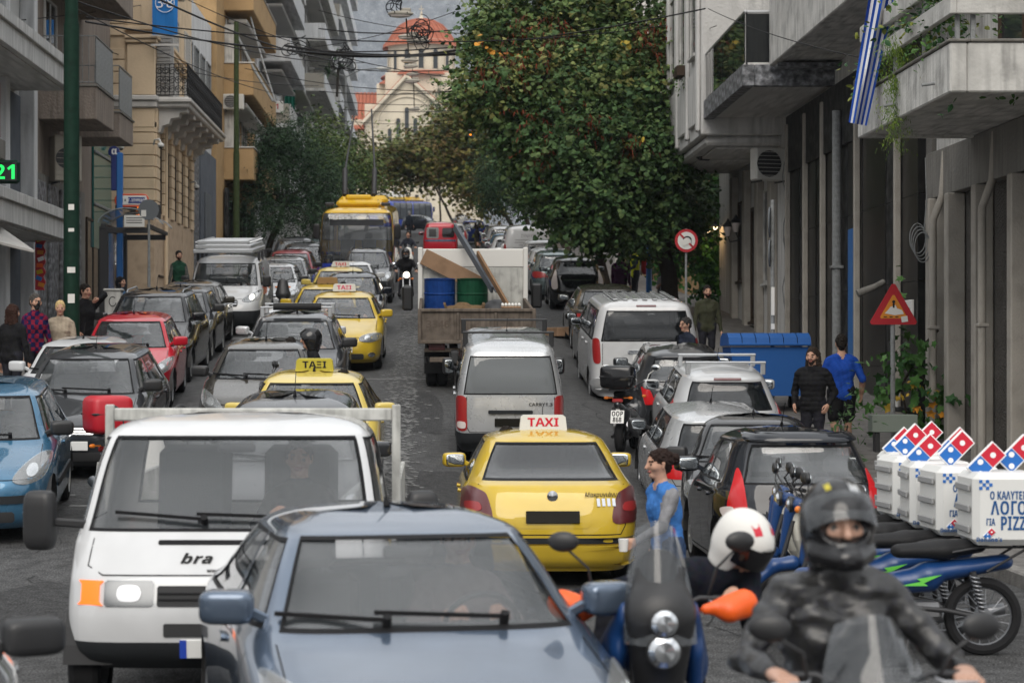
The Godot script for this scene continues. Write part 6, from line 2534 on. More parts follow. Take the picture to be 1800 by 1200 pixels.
# clumps: [centre,radius x/y/z as Vector3,how many leaves]; tones: colours to draw from
func crown(parent: Node,called: String,clumps: Array,kind: String,size: float,tones: Array,sd: int,droop := 0.5,shell_bias := 0.6) -> void:
	rng.seed = sd
	var total := 0
	for c in clumps:
		total += c[2]
	var buf := PackedFloat32Array()
	buf.resize(total*16)
	var at := 0
	for c in clumps:
		var left: int = c[2]
		while left > 0:
			# a twig with a handful of leaves along it
			var d := Vector3(rng.randfn(0,1),rng.randfn(0,1),rng.randfn(0,1)).normalized()
			var r := pow(rng.randf(),1.0 - shell_bias)
			var lump := 0.82+0.3*sin(d.x*5.1+sd)*sin(d.y*4.3+d.z*3.7)
			var p: Vector3 = c[0]+d*(c[1] as Vector3)*r*lump
			var dir := (d+Vector3(rng.randfn(0,0.5),rng.randfn(0,0.4) - droop*0.6,rng.randfn(0,0.5))).normalized()
			var tone: Color = tones[rng.randi() % tones.size()]
			var n := mini(left,rng.randi_range(5,11))
			for i in n:
				var s := size*rng.randf_range(0.5,1.3)
				var q := p+dir*size*0.75*i+Vector3(rng.randfn(0,0.3),rng.randfn(0,0.3),rng.randfn(0,0.3))*size
				var y := (dir*0.4+Vector3(rng.randfn(0,0.7),rng.randfn(0,0.4) - droop,rng.randfn(0,0.7))).normalized()
				var z := (Vector3(rng.randfn(0,0.6),1.0,rng.randfn(0,0.6)+0.35)).normalized()
				var x := y.cross(z).normalized()
				z = x.cross(y)
				var k := rng.randf_range(0.7,1.25)
				buf[at] = x.x*s; buf[at+1] = y.x*s; buf[at+2] = z.x*s; buf[at+3] = q.x
				buf[at+4] = x.y*s; buf[at+5] = y.y*s; buf[at+6] = z.y*s; buf[at+7] = q.y
				buf[at+8] = x.z*s; buf[at+9] = y.z*s; buf[at+10] = z.z*s; buf[at+11] = q.z
				buf[at+12] = tone.r*k; buf[at+13] = tone.g*k; buf[at+14] = tone.b*k; buf[at+15] = 1.0
				at += 16
			left -= n
	var mm := MultiMesh.new()
	mm.transform_format = MultiMesh.TRANSFORM_3D
	mm.use_colors = true
	mm.mesh = leaf_mesh(kind)
	mm.instance_count = total
	mm.buffer = buf
	var o := MultiMeshInstance3D.new()
	o.name = called
	o.multimesh = mm
	o.set_meta("kind","stuff")
	parent.add_child(o,true)

func trunk(parent: Node,base: Vector3,top: Vector3,r: float,clumps: Array,sd: int) -> void:
	rng.seed = sd
	var t := MB.new()
	var p := PackedVector3Array()
	for i in 7:
		p.append(base.lerp(top,i/6.0)+Vector3(rng.randfn(0,0.05),0,rng.randfn(0,0.05))*(1.0 if i > 0 else 0.0))
	t.tube(p,r,10,r*0.6)
	part(t,"trunk",M.bark,parent)
	for c in clumps:
		var l := MB.new()
		var q := PackedVector3Array()
		var e: Vector3 = c[0]
		for i in 6:
			q.append(top.lerp(e,i/5.0)+Vector3(rng.randfn(0,0.12),0.2*sin(i*0.6),rng.randfn(0,0.12))*(1.0 if i > 0 else 0.0))
		l.tube(q,r*0.45,6,r*0.12)
		for k in 5:
			var d := Vector3(rng.randfn(0,1),rng.randfn(0,0.7),rng.randfn(0,1)).normalized()
			l.tube(PackedVector3Array([e,e+d*(c[1] as Vector3)*0.45+Vector3(0,0.1,0),e+d*(c[1] as Vector3)*0.85]),r*0.11,4,r*0.04)
		part(l,"limb",M.bark,parent)

func tree(called: String,label: String,base: Vector3,top: Vector3,r: float,clumps: Array,kind: String,size: float,tones: Array,sd: int,droop := 0.5) -> Node3D:
	var n := thing(called,label,"tree")
	trunk(n,base,top,r,clumps,sd)
	crown(n,"crown",clumps,kind,size,tones,sd+1,droop)
	return n

func grow() -> void:
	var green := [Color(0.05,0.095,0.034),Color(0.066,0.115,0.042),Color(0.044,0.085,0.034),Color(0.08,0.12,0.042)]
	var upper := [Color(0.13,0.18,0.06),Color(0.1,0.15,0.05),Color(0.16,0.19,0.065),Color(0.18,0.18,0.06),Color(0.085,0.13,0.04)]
	var autumn := [Color(0.12,0.13,0.035),Color(0.16,0.14,0.04),Color(0.1,0.11,0.03),Color(0.14,0.1,0.04),Color(0.07,0.1,0.03)]
	# the big tree over the right-hand side
	var hi := []
	for e in [[865,50,55,0.85,1.0,2200],[925,40,56,1.5,1.7,5200],[1020,30,56,1.6,1.7,5200],[1115,50,56,1.5,1.8,4600],[875,150,54,1.0,0.9,3000],[950,150,54,1.3,1.1,4200],[1060,150,54,1.5,1.1,4200],[1150,150,55,1.1,1.4,3000],[832,165,54,0.5,0.5,700]]:
		hi.append([at(e[0],e[1],e[2]),Vector3(e[3],e[4],1.6),e[5]])
	var lo := []
	for e in [[930,235,54,0.9,0.8,3000],[1000,255,53,1.1,1.2,4600],[1090,250,53,1.3,1.2,4600],[1160,260,54,0.9,1.4,3400],[970,318,55,0.75,0.7,2600],[1040,345,53,1.1,0.9,4200],[1130,350,54,1.1,1.0,4200],[1030,392,54,0.7,0.35,1800],[1105,400,54,0.8,0.4,2200],[1180,380,57,0.9,1.0,2600],[1215,330,60,1.0,1.6,2600],[1225,230,62,1.0,1.6,2000]]:
		lo.append([at(e[0],e[1],e[2]),Vector3(e[3],e[4],1.4),e[5]])
	var n := thing("big_tree","large leafy tree with heart shaped leaves and red brown seed pods","tree")
	var base := on_road(6.55,56.0,0.1)
	trunk(n,base,base+Vector3(-0.4,3.4,0.4),0.26,hi+lo.slice(0,6),60)
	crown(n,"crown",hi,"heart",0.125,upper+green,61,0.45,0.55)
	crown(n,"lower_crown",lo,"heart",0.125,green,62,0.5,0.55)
	crown(n,"inner_foliage",[[at(1010,90,57.5),Vector3(2.6,2.2,0.9),5000],[at(1060,300,56.5),Vector3(1.9,2.0,0.9),5000]],"heart",0.15,green,63,0.5,0.2)
	var pods := []
	for e in [[910,60,53.3,0.35,0.6],[985,45,53.6,0.5,0.6],[900,105,52.8,0.45,0.3],[960,75,53,0.4,0.4],[1010,165,52.8,0.4,0.3],[1130,70,53.6,0.6,0.3],[1150,45,53.8,0.3,0.2],[850,118,52.9,0.5,0.25],[945,205,52.6,0.35,0.4],[1035,215,52,0.25,0.4],[1110,240,52,0.25,0.3],[960,255,52.4,0.25,0.3]]:
		pods.append([at(e[0],e[1],e[2]),Vector3(e[3],e[4],0.4),100])
	crown(n,"seed_pods",pods,"lance",0.13,[Color(0.12,0.025,0.012),Color(0.16,0.04,0.02),Color(0.08,0.02,0.012)],64,1.3,0.2)
	crown(n,"turning_leaves",[[at(980,120,53.2),Vector3(3.0,2.4,0.8),40],[at(1060,320,52.4),Vector3(1.9,1.6,0.6),10]],"heart",0.12,[Color(0.45,0.2,0.03),Color(0.4,0.3,0.05),Color(0.35,0.12,0.03)],65,0.5,0.4)
	# dark tree left
	var dk := []
	for e in [[500,300,86,1.5,1.7,6500],[455,340,85,0.8,1.2,2800],[555,320,86,1.0,1.4,4200],[500,250,87,1.0,0.9,3200],[470,270,86,0.7,0.7,1700],[545,390,85,0.9,0.5,2000],[470,390,84,0.8,0.4,1500],[590,350,90,0.6,0.9,1700]]:
		dk.append([at(e[0],e[1],e[2]),Vector3(e[3],e[4],1.3),e[5]])
	tree("shrub_tree","dense dark green oleander tree beside the parked cars and olive pole",on_road(-7.1,85.0,0.1),at(500,360,85.5),0.16,dk,"lance",0.17,[Color(0.02,0.045,0.02),Color(0.03,0.06,0.028),Color(0.016,0.036,0.018),Color(0.04,0.07,0.035)],70,0.0)
	# paler trees behind the trolleybus
	var defs := [
		["pale green street tree behind the trolleybus poles",[[585,275,118,1.2,1.4,2600],[622,310,116,1.2,1.2,2400],[560,235,120,0.9,1.0,1500]],-6.9,118.0,[Color(0.09,0.14,0.04),Color(0.07,0.11,0.035),Color(0.12,0.15,0.045)],"oval",0.24],
		["olive green tree hiding the foot of the church",[[665,290,170,1.5,1.3,2000],[695,295,172,1.3,1.0,1300],[630,270,172,1.2,1.4,1200]],-5.6,172.0,autumn,"oval",0.32],
		["yellowing plane tree above the blue and yellow trolleybus",[[780,262,150,2.0,1.7,3600],[730,282,148,1.7,0.9,2600],[830,250,148,1.8,2.0,3400],[800,285,146,1.6,0.9,2000],[850,290,140,1.4,1.4,2200]],5.9,146.0,autumn,"lobed",0.3],
		["brownish plane tree with bare lower trunk right of the trolleybus",[[830,220,120,1.6,1.5,3000],[860,270,118,1.3,1.5,2600],[810,285,120,1.2,0.8,1700],[850,330,116,1.2,0.8,1700]],5.9,118.0,autumn+[Color(0.13,0.15,0.04)],"lobed",0.25],
		["dark evergreen street tree over the line of parked cars",[[890,280,92,1.0,1.3,3600],[905,325,90,0.9,1.0,3200],[870,330,94,0.8,0.8,2400],[900,230,94,0.9,0.9,2000]],6.2,91.0,[Color(0.02,0.045,0.02),Color(0.03,0.06,0.028),Color(0.02,0.04,0.02)],"lance",0.18],
		["leafy street tree squeezed between the evergreen and the big tree",[[960,290,74,1.2,1.5,3000],[985,345,72,0.9,0.7,2000],[1045,375,72,1.0,0.5,1800],[930,200,76,1.0,1.2,1800]],6.2,73.0,green,"heart",0.16],
		["bright yellow green tree at the far end of the street",[[705,270,220,2.0,1.7,1500],[745,268,222,2.4,1.9,1700],[815,205,220,2.2,2.4,1600]],2.5,224.0,[Color(0.12,0.17,0.04),Color(0.1,0.14,0.04),Color(0.15,0.17,0.05)],"oval",0.42],
	]
	var sd := 80
	for e in defs:
		var cl := []
		for q in e[1]:
			cl.append([at(q[0],q[1],q[2]),Vector3(q[3],q[4],minf(q[3],1.6)),q[5]])
		tree("street_tree",e[0],on_road(e[2],e[3],0.1),(cl[0][0] as Vector3).lerp(on_road(e[2],e[3],3.0),0.6),0.17,cl,e[5],e[6],e[4],sd,0.3)
		sd += 5
	# conifer before the church
	var co := []
	for i in 9:
		co.append([at(772,150+i*17,260.0),Vector3(0.35+i*0.34,0.55,0.35+i*0.3),140+i*90])
	tree("conifer","slim dark conifer standing before the church gable",on_road(1.0,262.0),at(772,280,260.0),0.15,co,"lance",0.4,[Color(0.03,0.06,0.035),Color(0.04,0.075,0.04)],130,0.2)
	# palm-like yucca on a high balcony
	var n2 := thing("yucca","spiky yucca plant sprouting from a high balcony","plant")
	var yk := MB.new()
	yk.tube(PackedVector3Array([at(592,170,128),at(594,120,128)]),0.09,6)
	part(yk,"stem",M.bark,n2)
	rng.seed = 140
	for q in [[590,100],[600,118],[578,130]]:
		for i in 26:
			var d := Vector3(rng.randfn(0,1),rng.randf_range(-0.5,1.0),rng.randfn(0,1)).normalized()
			var c := at(q[0],q[1],128)
			var lf := MB.new()
			var s := d.cross(Vector3.UP).normalized()*0.05
			var tip := c+d*1.0+Vector3(0,-0.25,0)
			lf.tri(c - s,c+s,c+d*0.55+s); lf.tri(c - s,c+d*0.55+s,c+d*0.55 - s); lf.tri(c+d*0.55 - s,c+d*0.55+s,tip)
			part(lf,"leaf",mat("yucca_leaf",Color(0.04,0.08,0.035),0.5),n2)
	# climbing vine by the warning sign,ivy behind the no-turn sign,balcony greenery,potted oleander
	n = thing("vine","vine with large green and yellow leaves climbing behind the triangular sign","plant")
	var vs := MB.new()
	vs.tube(PackedVector3Array([at(1600,760,32.6),at(1585,680,32.6),at(1620,610,32.7),at(1650,580,32.8)]),0.02,5)
	vs.tube(PackedVector3Array([at(1640,760,32.6),at(1640,680,32.6),at(1600,640,32.7)]),0.016,5)
	part(vs,"stem",M.bark,n)
	crown(n,"leaves",[[at(1610,625,32.5),Vector3(0.36,0.28,0.15),70],[at(1625,680,32.5),Vector3(0.36,0.3,0.15),80],[at(1590,600,32.6),Vector3(0.16,0.14,0.1),24],[at(1635,730,32.5),Vector3(0.3,0.22,0.14),40]],"lobed",0.17,[Color(0.05,0.12,0.03),Color(0.07,0.15,0.04),Color(0.035,0.09,0.03)],150,0.9,0.4)
	crown(n,"yellow_leaves",[[at(1612,700,32.3),Vector3(0.4,0.5,0.1),34]],"lobed",0.13,[Color(0.45,0.3,0.04),Color(0.5,0.22,0.03)],151,0.9,0.4)
	n = thing("ivy","bright green ivy covering the wall behind the no turn sign","plant")
	crown(n,"leaves",[[at(1238,420,59.5),Vector3(0.45,1.0,0.25),1500],[at(1255,480,59.0),Vector3(0.35,0.8,0.2),900],[at(1165,440,63),Vector3(0.4,0.7,0.25),700],[at(1262,350,60),Vector3(0.5,0.9,0.3),900]],"heart",0.13,[Color(0.05,0.16,0.03),Color(0.07,0.2,0.04),Color(0.03,0.1,0.03)],152,0.8,0.3)
	n = thing("trailing_plant","feathery asparagus fern trailing over the planted balcony edge","plant")
	crown(n,"fronds",[[at(1578,85,28.2),Vector3(0.2,0.2,0.15),900],[at(1575,140,28.2),Vector3(0.12,0.26,0.09),900],[at(1575,200,28.1),Vector3(0.07,0.24,0.07),600],[at(1576,245,28.1),Vector3(0.04,0.14,0.04),160]],"lance",0.045,[Color(0.12,0.19,0.03),Color(0.16,0.22,0.04),Color(0.08,0.14,0.03)],153,1.4,0.3)
	n = thing("balcony_plants","mixed leafy pot plants growing along the slatted balcony","plant",Vector3.ZERO)
	n.set_meta("kind","stuff")
	crown(n,"leaves",[[at(1620,30,27.4),Vector3(0.2,0.22,0.3),260],[at(1660,15,26.7),Vector3(0.3,0.22,0.3),320],[at(1720,105,26.0),Vector3(0.35,0.22,0.2),160],[at(1655,95,26.9),Vector3(0.15,0.15,0.2),110],[at(1545,130,30.2),Vector3(0.1,0.25,0.15),90]],"oval",0.1,[Color(0.05,0.11,0.03),Color(0.07,0.14,0.04),Color(0.16,0.18,0.04),Color(0.03,0.08,0.03)],154,0.3,0.3)
	n = thing("potted_oleander","small spindly oleander at the kerb beside the blue shirted walker","plant")
	var ob := on_road(6.1,30.6,0.13)
	var os := MB.new()
	for q in [Vector3(-0.12,0.5,0),Vector3(0.1,0.55,0.05),Vector3(0.02,0.62,-0.05)]:
		os.tube(PackedVector3Array([ob,ob+q*0.5,ob+q]),0.012,5)
	part(os,"stem",M.bark,n)
	crown(n,"leaves",[[ob+Vector3(0,0.58,0),Vector3(0.2,0.16,0.2),110]],"lance",0.13,[Color(0.05,0.1,0.04),Color(0.07,0.13,0.05)],155,0.0,0.4)
	var pt := MB.new()
	pt.xf = Transform3D(Basis(),ob)
	pt.lathe([Vector2(0.0,0.01),Vector2(0.13,0.01),Vector2(0.17,0.28),Vector2(0.15,0.29),Vector2(0,0.26)],16)
	part(pt,"pot",M.roof_tile,n)
	n = thing("window_plant","small green plant in a box on the white bay","plant")
	crown(n,"leaves",[[at(1210,130,50.5),Vector3(0.12,0.32,0.2),130]],"oval",0.1,[Color(0.09,0.15,0.04),Color(0.06,0.11,0.03)],156,0.6,0.4)
	slab(n,"box",M.dark_frame,6.0,6.2,9.0,9.25,50.2,51.0,0.01)

# ---------------------------------------------------------------- street furniture and wires
func post(label: String,called: String,p: Vector3,high: float,r: float,m: Material) -> Node3D:
	var n := thing(called,label,"pole",p)
	var b := MB.new()
	b.cyl(Vector3(0,-0.1,0),Vector3(0,high*0.5,0),r*1.15,r*1.1,16)
	b.cyl(Vector3(0,high*0.5,0),Vector3(0,high*0.5+0.1,0),r*1.1,r*0.95,16)
	b.cyl(Vector3(0,high*0.5+0.1,0),Vector3(0,high,0),r*0.95,r*0.85,16)
	part(b,"shaft",m,n)
	return n

func wire(a: Vector3,b: Vector3,sag: float,r := 0.012,label := "thin black overhead wire strung across the street",group := "overhead wires") -> void:
	var p := PackedVector3Array()
	for i in 17:
		var t := i/16.0
		p.append(a.lerp(b,t) - Vector3(0,sag*4.0*t*(1.0 - t),0))
	var mb := MB.new()
	mb.tube(p,r,4)
	var o := part(mb,numbered("overhead_wire"),M.wire,self)
	tag(o,label,"wire",group)

func loops(n: Node3D,mid: Vector3,r: float,count: int,sd: int,thick := 0.02) -> void:
	rng.seed = sd
	for k in count:
		var p := PackedVector3Array()
		var tilt := Basis.from_euler(Vector3(rng.randfn(0,0.5),rng.randfn(0,0.6),rng.randf()*TAU))
		var rr := r*rng.randf_range(0.55,1.1)
		var off := Vector3(rng.randfn(0,0.25),rng.randfn(0,0.2),rng.randfn(0,0.1))*r
		for i in 22:
			var a := TAU*i/20.0
			p.append(mid+off+tilt*Vector3(cos(a)*rr,sin(a)*rr*0.75,0.02*i))
		var mb := MB.new()
		mb.tube(p,thick,4)
		part(mb,"cable_loop",M.wire,n)

func street_lamp_head(label: String,p: Vector3,size: float) -> void:
	var n := thing("hanging_lamp",label,"street lamp",p)
	var b := MB.new()
	b.ball(Vector3(0,0,0),Vector3(0.42,0.1,0.18)*size,10)
	b.box(Vector3(0.18,0.1,0)*size,Vector3(0.3,0.16,0.16)*size,0.03*size)
	part(b,"housing",M.ac_dirty,n)
	var g := MB.new()
	g.ball(Vector3(-0.02,-0.06,0)*size,Vector3(0.36,0.07,0.15)*size,8)
	part(g,"glass_bowl",M.tail_clear,n)
	var h := MB.new()
	h.cyl(Vector3(0,0.08,0)*size,Vector3(0,0.34,0)*size,0.025*size)
	part(h,"hanger",M.dark_metal,n)

func disc_sign(parent: Node,p: Vector3,r: float,m: Material,called: String,turn := 0.0) -> MeshInstance3D:
	var b := MB.new()
	b.xf = Transform3D(Basis(Vector3.UP,turn)*Basis(Vector3.RIGHT,PI/2),p)
	b.lathe([Vector2(0,-0.012),Vector2(r,-0.012),Vector2(r,0.012),Vector2(0,0.012)],32)
	return part(b,called,m,parent)

func furnish() -> void:
	var g36 := gy(-6.4,36.0)
	var n := post("thick dark green lamp pole at the kerb before the grey house","tall_pole",Vector3((125 - 760)*36.0/FOC,g36,-36.0),13.0,0.125,M.green_pole)
	var band := MB.new()
	band.cyl(Vector3(0,7.6,0),Vector3(0,7.66,0),0.16)
	band.bar(Vector3(-0.3,7.63,0),Vector3(0.25,7.63,0.0),0.04,0.04)
	part(band,"clamp",M.dark_metal,n)
	var st := MB.new()
	for e in [[2.2,0.14,0.1],[2.9,0.1,0.06],[1.7,0.12,0.16],[3.3,0.1,0.1]]:
		st.box(Vector3(0.02,e[0],0.142),Vector3(e[1],e[2],0.006))
	part(st,"torn_sticker",M.white_sheet,n)
	n = post("slim olive green pole in front of the ochre flats","tall_pole",on_road(-6.9,72.0,0.1),9.3,0.1,M.olive_pole)
	n = post("grey steel lighting column with two curved lamp arms far up the street","lamp_column",on_road(-5.9,139.0),11.0,0.11,M.galvanised)
	for s in [-1.0,1.0]:
		var a := MB.new()
		a.tube(PackedVector3Array([Vector3(0,10.9,0),Vector3(s*1.0,11.4,0),Vector3(s*2.2,11.5,0)]),0.05,6)
		part(a,"arm",M.galvanised,n)
		var l := MB.new()
		l.ball(Vector3(s*2.6,11.5,0),Vector3(0.55,0.12,0.2),8)
		part(l,"lamp_head",M.white_sheet,n)
	n = post("sky blue post between the shoppers under the big tree","blue_post",on_road(6.35,60.0,0.12),2.35,0.075,M.sign_blue)
	# pharmacy cross with temperature
	n = thing("pharmacy_sign","green cross display showing a temperature in green figures","sign",at(-6,302,38.0))
	var b := MB.new()
	b.box(Vector3.ZERO,Vector3(0.85,0.44,0.14),0.05); b.box(Vector3(-0.28,0,0),Vector3(0.3,1.0,0.12),0.03)
	part(b,"case",M.green_pole,n)
	b = MB.new()
	b.box(Vector3(0.02,0,0.075),Vector3(0.72,0.34,0.01))
	part(b,"screen",M.gloss_black,n)
	write("21",0.27,M.led_green,n,Transform3D(Basis(),Vector3(0.18,-0.01,0.084)),"lit_sign_figures",true,1.05)
	# shop awning and wavy kiosk sign at far left
	n = thing("shop_awning","short pale shop awning folded half way at the picture edge","awning",Vector3.ZERO)
	b = MB.new()
	b.quad(at(-30,398,40),at(-30,418,38.2),at(60,440,38.2),at(0,398,40))
	b.bar(at(-30,420,38.2),at(60,442,38.2),0.05,0.06,0.01)
	part(b,"canvas",M.awning,n)
	n = thing("kiosk_sign","tall narrow wavy edged sign in red yellow and blue","sign",at(70,455,46.0))
	b = MB.new()
	var poly := PackedVector2Array()
	for i in 15:
		poly.append(Vector2(-0.11,-0.7+0.1*i))
	for i in 29:
		poly.append(Vector2(0.1+0.025*sin(i*1.35),0.7 - 0.05*i))
	b.prism(poly,-0.04,0.04)
	part(b,"board",M.sign_red,n)
	rng.seed = 31
	for i in 9:
		var d := MB.new()
		d.xf = Transform3D(Basis(Vector3(0,0,1),rng.randf_range(-0.5,0.5)),Vector3(rng.randf_range(-0.03,0.03),-0.58+0.145*i,0.044))
		d.box(Vector3.ZERO,Vector3(0.14,0.09,0.012),0.004)
		part(d,"print_patch",[M.sign_amber,M.sign_blue,M.taxi,M.led_amber if false else M.orange,M.white_ink][i % 5],n)
	# bus shelter
	var f := on_road(-7.0,52.0,0.13)
	n = thing("bus_shelter","bus shelter with curved clear roof and dark steel posts","bus shelter",f)
	var frame := func(called: String,m: Material,a: Vector3,c: Vector3,w: float,h: float) -> void:
		var t := MB.new()
		t.bar(a,c,w,h,0.01)
		part(t,called,m,n)
	var top := 2.5
	for x in [-1.35]:
		for z in [0.0,-3.2]:
			frame.call("post",M.dark_metal,Vector3(x,0,z),Vector3(x,top,z),0.22,0.16)
	for z in [0.0,-3.2]:
		frame.call("cross_beam",M.dark_metal,Vector3(-1.4,top - 0.1,z),Vector3(-0.2,top - 0.1,z),0.12,0.14)
	frame.call("roof_beam",M.dark_metal,Vector3(-1.35,top,0.1),Vector3(-1.35,top,-3.3),0.14,0.14)
	frame.call("roof_beam",M.dark_metal,Vector3(-0.2,top,0.1),Vector3(-0.2,top,-3.3),0.1,0.1)
	b = MB.new()
	for i in 10:
		for j in 3:
			var q := []
			for e in [[i,j],[i+1,j],[i+1,j+1],[i,j+1]]:
				var a: float = PI*(0.95 - 0.85*e[0]/10.0)
				q.append(Vector3(-0.75+cos(a)*0.72,top+0.03+sin(a)*0.42,0.2 - 3.6*e[1]/3.0))
			b.quad(q[0],q[1],q[2],q[3])
	part(b,"curved_roof",glass("plexi",Color(0.55,0.55,0.53),0.45),n)
	for z in [0.18,-1.6,-3.38]:
		b = MB.new()
		var p := PackedVector3Array()
		for i in 13:
			var a := PI*(0.95 - 0.85*i/12.0)
			p.append(Vector3(-0.75+cos(a)*0.73,top+0.02+sin(a)*0.43,z))
		b.tube(p,0.022,6)
		part(b,"roof_rib",M.galvanised,n)
	b = MB.new()
	b.box(Vector3(-1.37,1.35,-1.6),Vector3(0.02,2.2,2.9))
	part(b,"back_glass",M.car_glass,n)
	b = MB.new()
	b.box(Vector3(-1.15,0.48,-1.6),Vector3(0.4,0.05,2.2),0.015)
	part(b,"bench",M.galvanised,n)
	b = MB.new()
	b.xf = Transform3D(Basis(),Vector3(-0.55,top+0.12,0.2))
	b.box(Vector3.ZERO,Vector3(0.52,0.3,0.02),0.01)
	part(b,"notice",M.white_sheet,n)
	for i in 3:
		b = MB.new()
		b.box(Vector3(-0.55,top+0.2 - 0.06*i,0.212),Vector3(0.4,0.018,0.004))
		part(b,"print_line",M.black_ink,n)
	# stop marker,stop flag and the departures display
	n = thing("stop_totem","blue bus stop column with a white letter on its round head","sign",on_road(-8.3,54.0,0.13))
	b = MB.new()
	b.box(Vector3(0.05,2.2,0),Vector3(0.16,4.4,0.16),0.02)
	part(b,"column",M.sign_blue,n)
	b = MB.new()
	b.box(Vector3(-0.1,3.95,0),Vector3(0.16,1.1,0.1),0.02)
	b.cyl(Vector3(-0.1,4.42,-0.06),Vector3(-0.1,4.42,0.06),0.15,-1,20)
	part(b,"flag",M.navy,n)
	write("α",0.2,M.white_ink,n,Transform3D(Basis(),Vector3(-0.09,4.44,0.075)))
	n = thing("stop_name_sign","rounded stop name sign with an orange frame reading in Greek","sign",at(231,352,54.0))
	b = MB.new()
	b.box(Vector3.ZERO,Vector3(0.8,0.25,0.06),0.02)
	part(b,"panel",M.sign_white,n)
	b = MB.new()
	var rp := PackedVector3Array()
	for e in [[0.3,0.15],[0.38,0.13],[0.43,0.06],[0.43,-0.06],[0.38,-0.13],[0.3,-0.15],[-0.3,-0.15],[-0.38,-0.13],[-0.43,-0.06],[-0.43,0.06],[-0.38,0.13],[-0.3,0.15],[0.3,0.15]]:
		rp.append(Vector3(e[0],e[1],0))
	b.tube(rp,0.025,6)
	part(b,"orange_frame",M.orange_band,n)
	b = MB.new()
	b.box(Vector3(0.13,0,0.032),Vector3(0.44,0.16,0.008))
	part(b,"name_field",M.navy,n)
	write("ΑΓ. ΣΠΥΡΙΔΩΝ",0.075,M.white_ink,n,Transform3D(Basis(),Vector3(0.13,0,0.038)),"lettering",true,0.8)
	b = MB.new()
	b.box(Vector3(-0.28,0,0.032),Vector3(0.1,0.11,0.008))
	part(b,"symbol_field",M.navy,n)
	write("α",0.07,M.black_ink,n,Transform3D(Basis(),Vector3(-0.17,0.01,0.034)))
	n = thing("departures_display","black departures board with amber dot matrix lines","display",at(242,373,54.3))
	b = MB.new()
	b.box(Vector3.ZERO,Vector3(1.2,0.4,0.12),0.015)
	part(b,"case",M.black_plastic,n)
	var rows := ["ΝΙΚΗΣ - ΑΓ Α","ΣΥΝΤΑΓΜΑ   7'","ΓΚΡΑΤΙ - Α  11'","ΟΡΟΜΕΙΟ"]
	for i in 4:
		write(rows[i],0.06,M.led_amber,n,Transform3D(Basis(),Vector3(0.22,0.135 - 0.09*i,0.064)),"lit_sign_line",true,0.95)
	n = post("thin steel post carrying the grey back of a round sign by the shelter","sign_post",on_road(-6.9,49.8,0.13),3.0,0.035,M.galvanised)
	var dsk := disc_sign(n,Vector3(0,2.95,0.05),0.25,M.sign_back,"sign_disc")
	b = MB.new()
	b.box(Vector3(-0.12,2.86,0.066),Vector3(0.12,0.16,0.004))
	part(b,"sticker",M.white_sheet,dsk)
	n = thing("utility_cabinet","white utility cabinet with a scrawled mark by the bus shelter","cabinet",on_road(-7.4,47.5,0.13))
	b = MB.new()
	b.box(Vector3(0,0.55,0),Vector3(0.38,1.1,0.3),0.02); b.box(Vector3(0,1.12,0),Vector3(0.44,0.06,0.36),0.02)
	part(b,"case",M.dirty_white,n)
	b = MB.new()
	var sp := PackedVector3Array()
	for i in 16:
		sp.append(Vector3(cos(i*0.35+0.8)*0.08,0.85+sin(i*0.35+0.8)*0.11,0.155))
	b.tube(sp,0.01,4)
	part(b,"scrawl",M.black_ink,n)
	n = thing("poster_frame","small framed notice on the stone base of the cream house","notice",at(150,488,61.9))
	b = MB.new()
	b.box(Vector3.ZERO,Vector3(0.32,0.95,0.05),0.015)
	part(b,"frame",M.galvanised,n)
	b = MB.new()
	b.box(Vector3(0,0,0.026),Vector3(0.26,0.85,0.01))
	part(b,"sheet",M.blue_grey_wall,n)
	# cameras and floodlight on the cream house
	for e in [[212,258,61.5,"white dome camera under the floodlight on the cream wall"],[282,255,61.6,"white dome camera on a curved arm at the cream corner"],[345,328,71.0,"white dome camera further along the cream house"]]:
		n = thing("security_camera",e[3],"camera",at(e[0],e[1],e[2]))
		b = MB.new()
		b.tube(PackedVector3Array([Vector3(-0.25,0.05,-0.3),Vector3(-0.2,0.16,-0.1),Vector3(-0.05,0.18,0),Vector3(0,0.08,0)]),0.03,8)
		part(b,"arm",M.white_sheet,n)
		b = MB.new()
		b.ball(Vector3(0,0,0),Vector3(0.1,0.08,0.1),8)
		part(b,"housing",M.white_sheet,n)
		b = MB.new()
		b.ball(Vector3(0,-0.045,0),Vector3(0.075,0.07,0.075),8)
		part(b,"dome",M.gloss_black,n)
	for e in [[201,243,60.9,"black floodlight fixed beneath the brown balcony"],[1238,272,51.0,"black floodlight hung under the white bay"]]:
		n = thing("floodlight",e[3],"floodlight",at(e[0],e[1],e[2]),0.5)
		b = MB.new()
		b.xf = Transform3D(Basis(Vector3.RIGHT,0.5),Vector3.ZERO)
		b.box(Vector3.ZERO,Vector3(0.34,0.26,0.2),0.03)
		part(b,"housing",M.black_plastic,n)
		b = MB.new()
		b.tube(PackedVector3Array([Vector3(-0.2,0,0),Vector3(-0.2,0.25,0),Vector3(0.2,0.25,0),Vector3(0.2,0,0)]),0.015,5)
		part(b,"yoke",M.dark_metal,n)
	# signs at right
	n = post("galvanised post of the round no turn sign under the tree","sign_post",on_road(5.95,48.0,0.12),2.7,0.03,M.galvanised)
	tag(n,"round red bordered no turn sign pasted with a torn sticker","sign")
	var top_ := Vector3(0.0,(gy(0.0,0.0)+at(1207,423,48.0).y - n.position.y),0.05)
	var sg := disc_sign(n,top_,0.27,M.sign_red,"red_border")
	disc_sign(sg,top_+Vector3(0,0,0.006),0.205,M.sign_white,"white_field")
	b = MB.new()
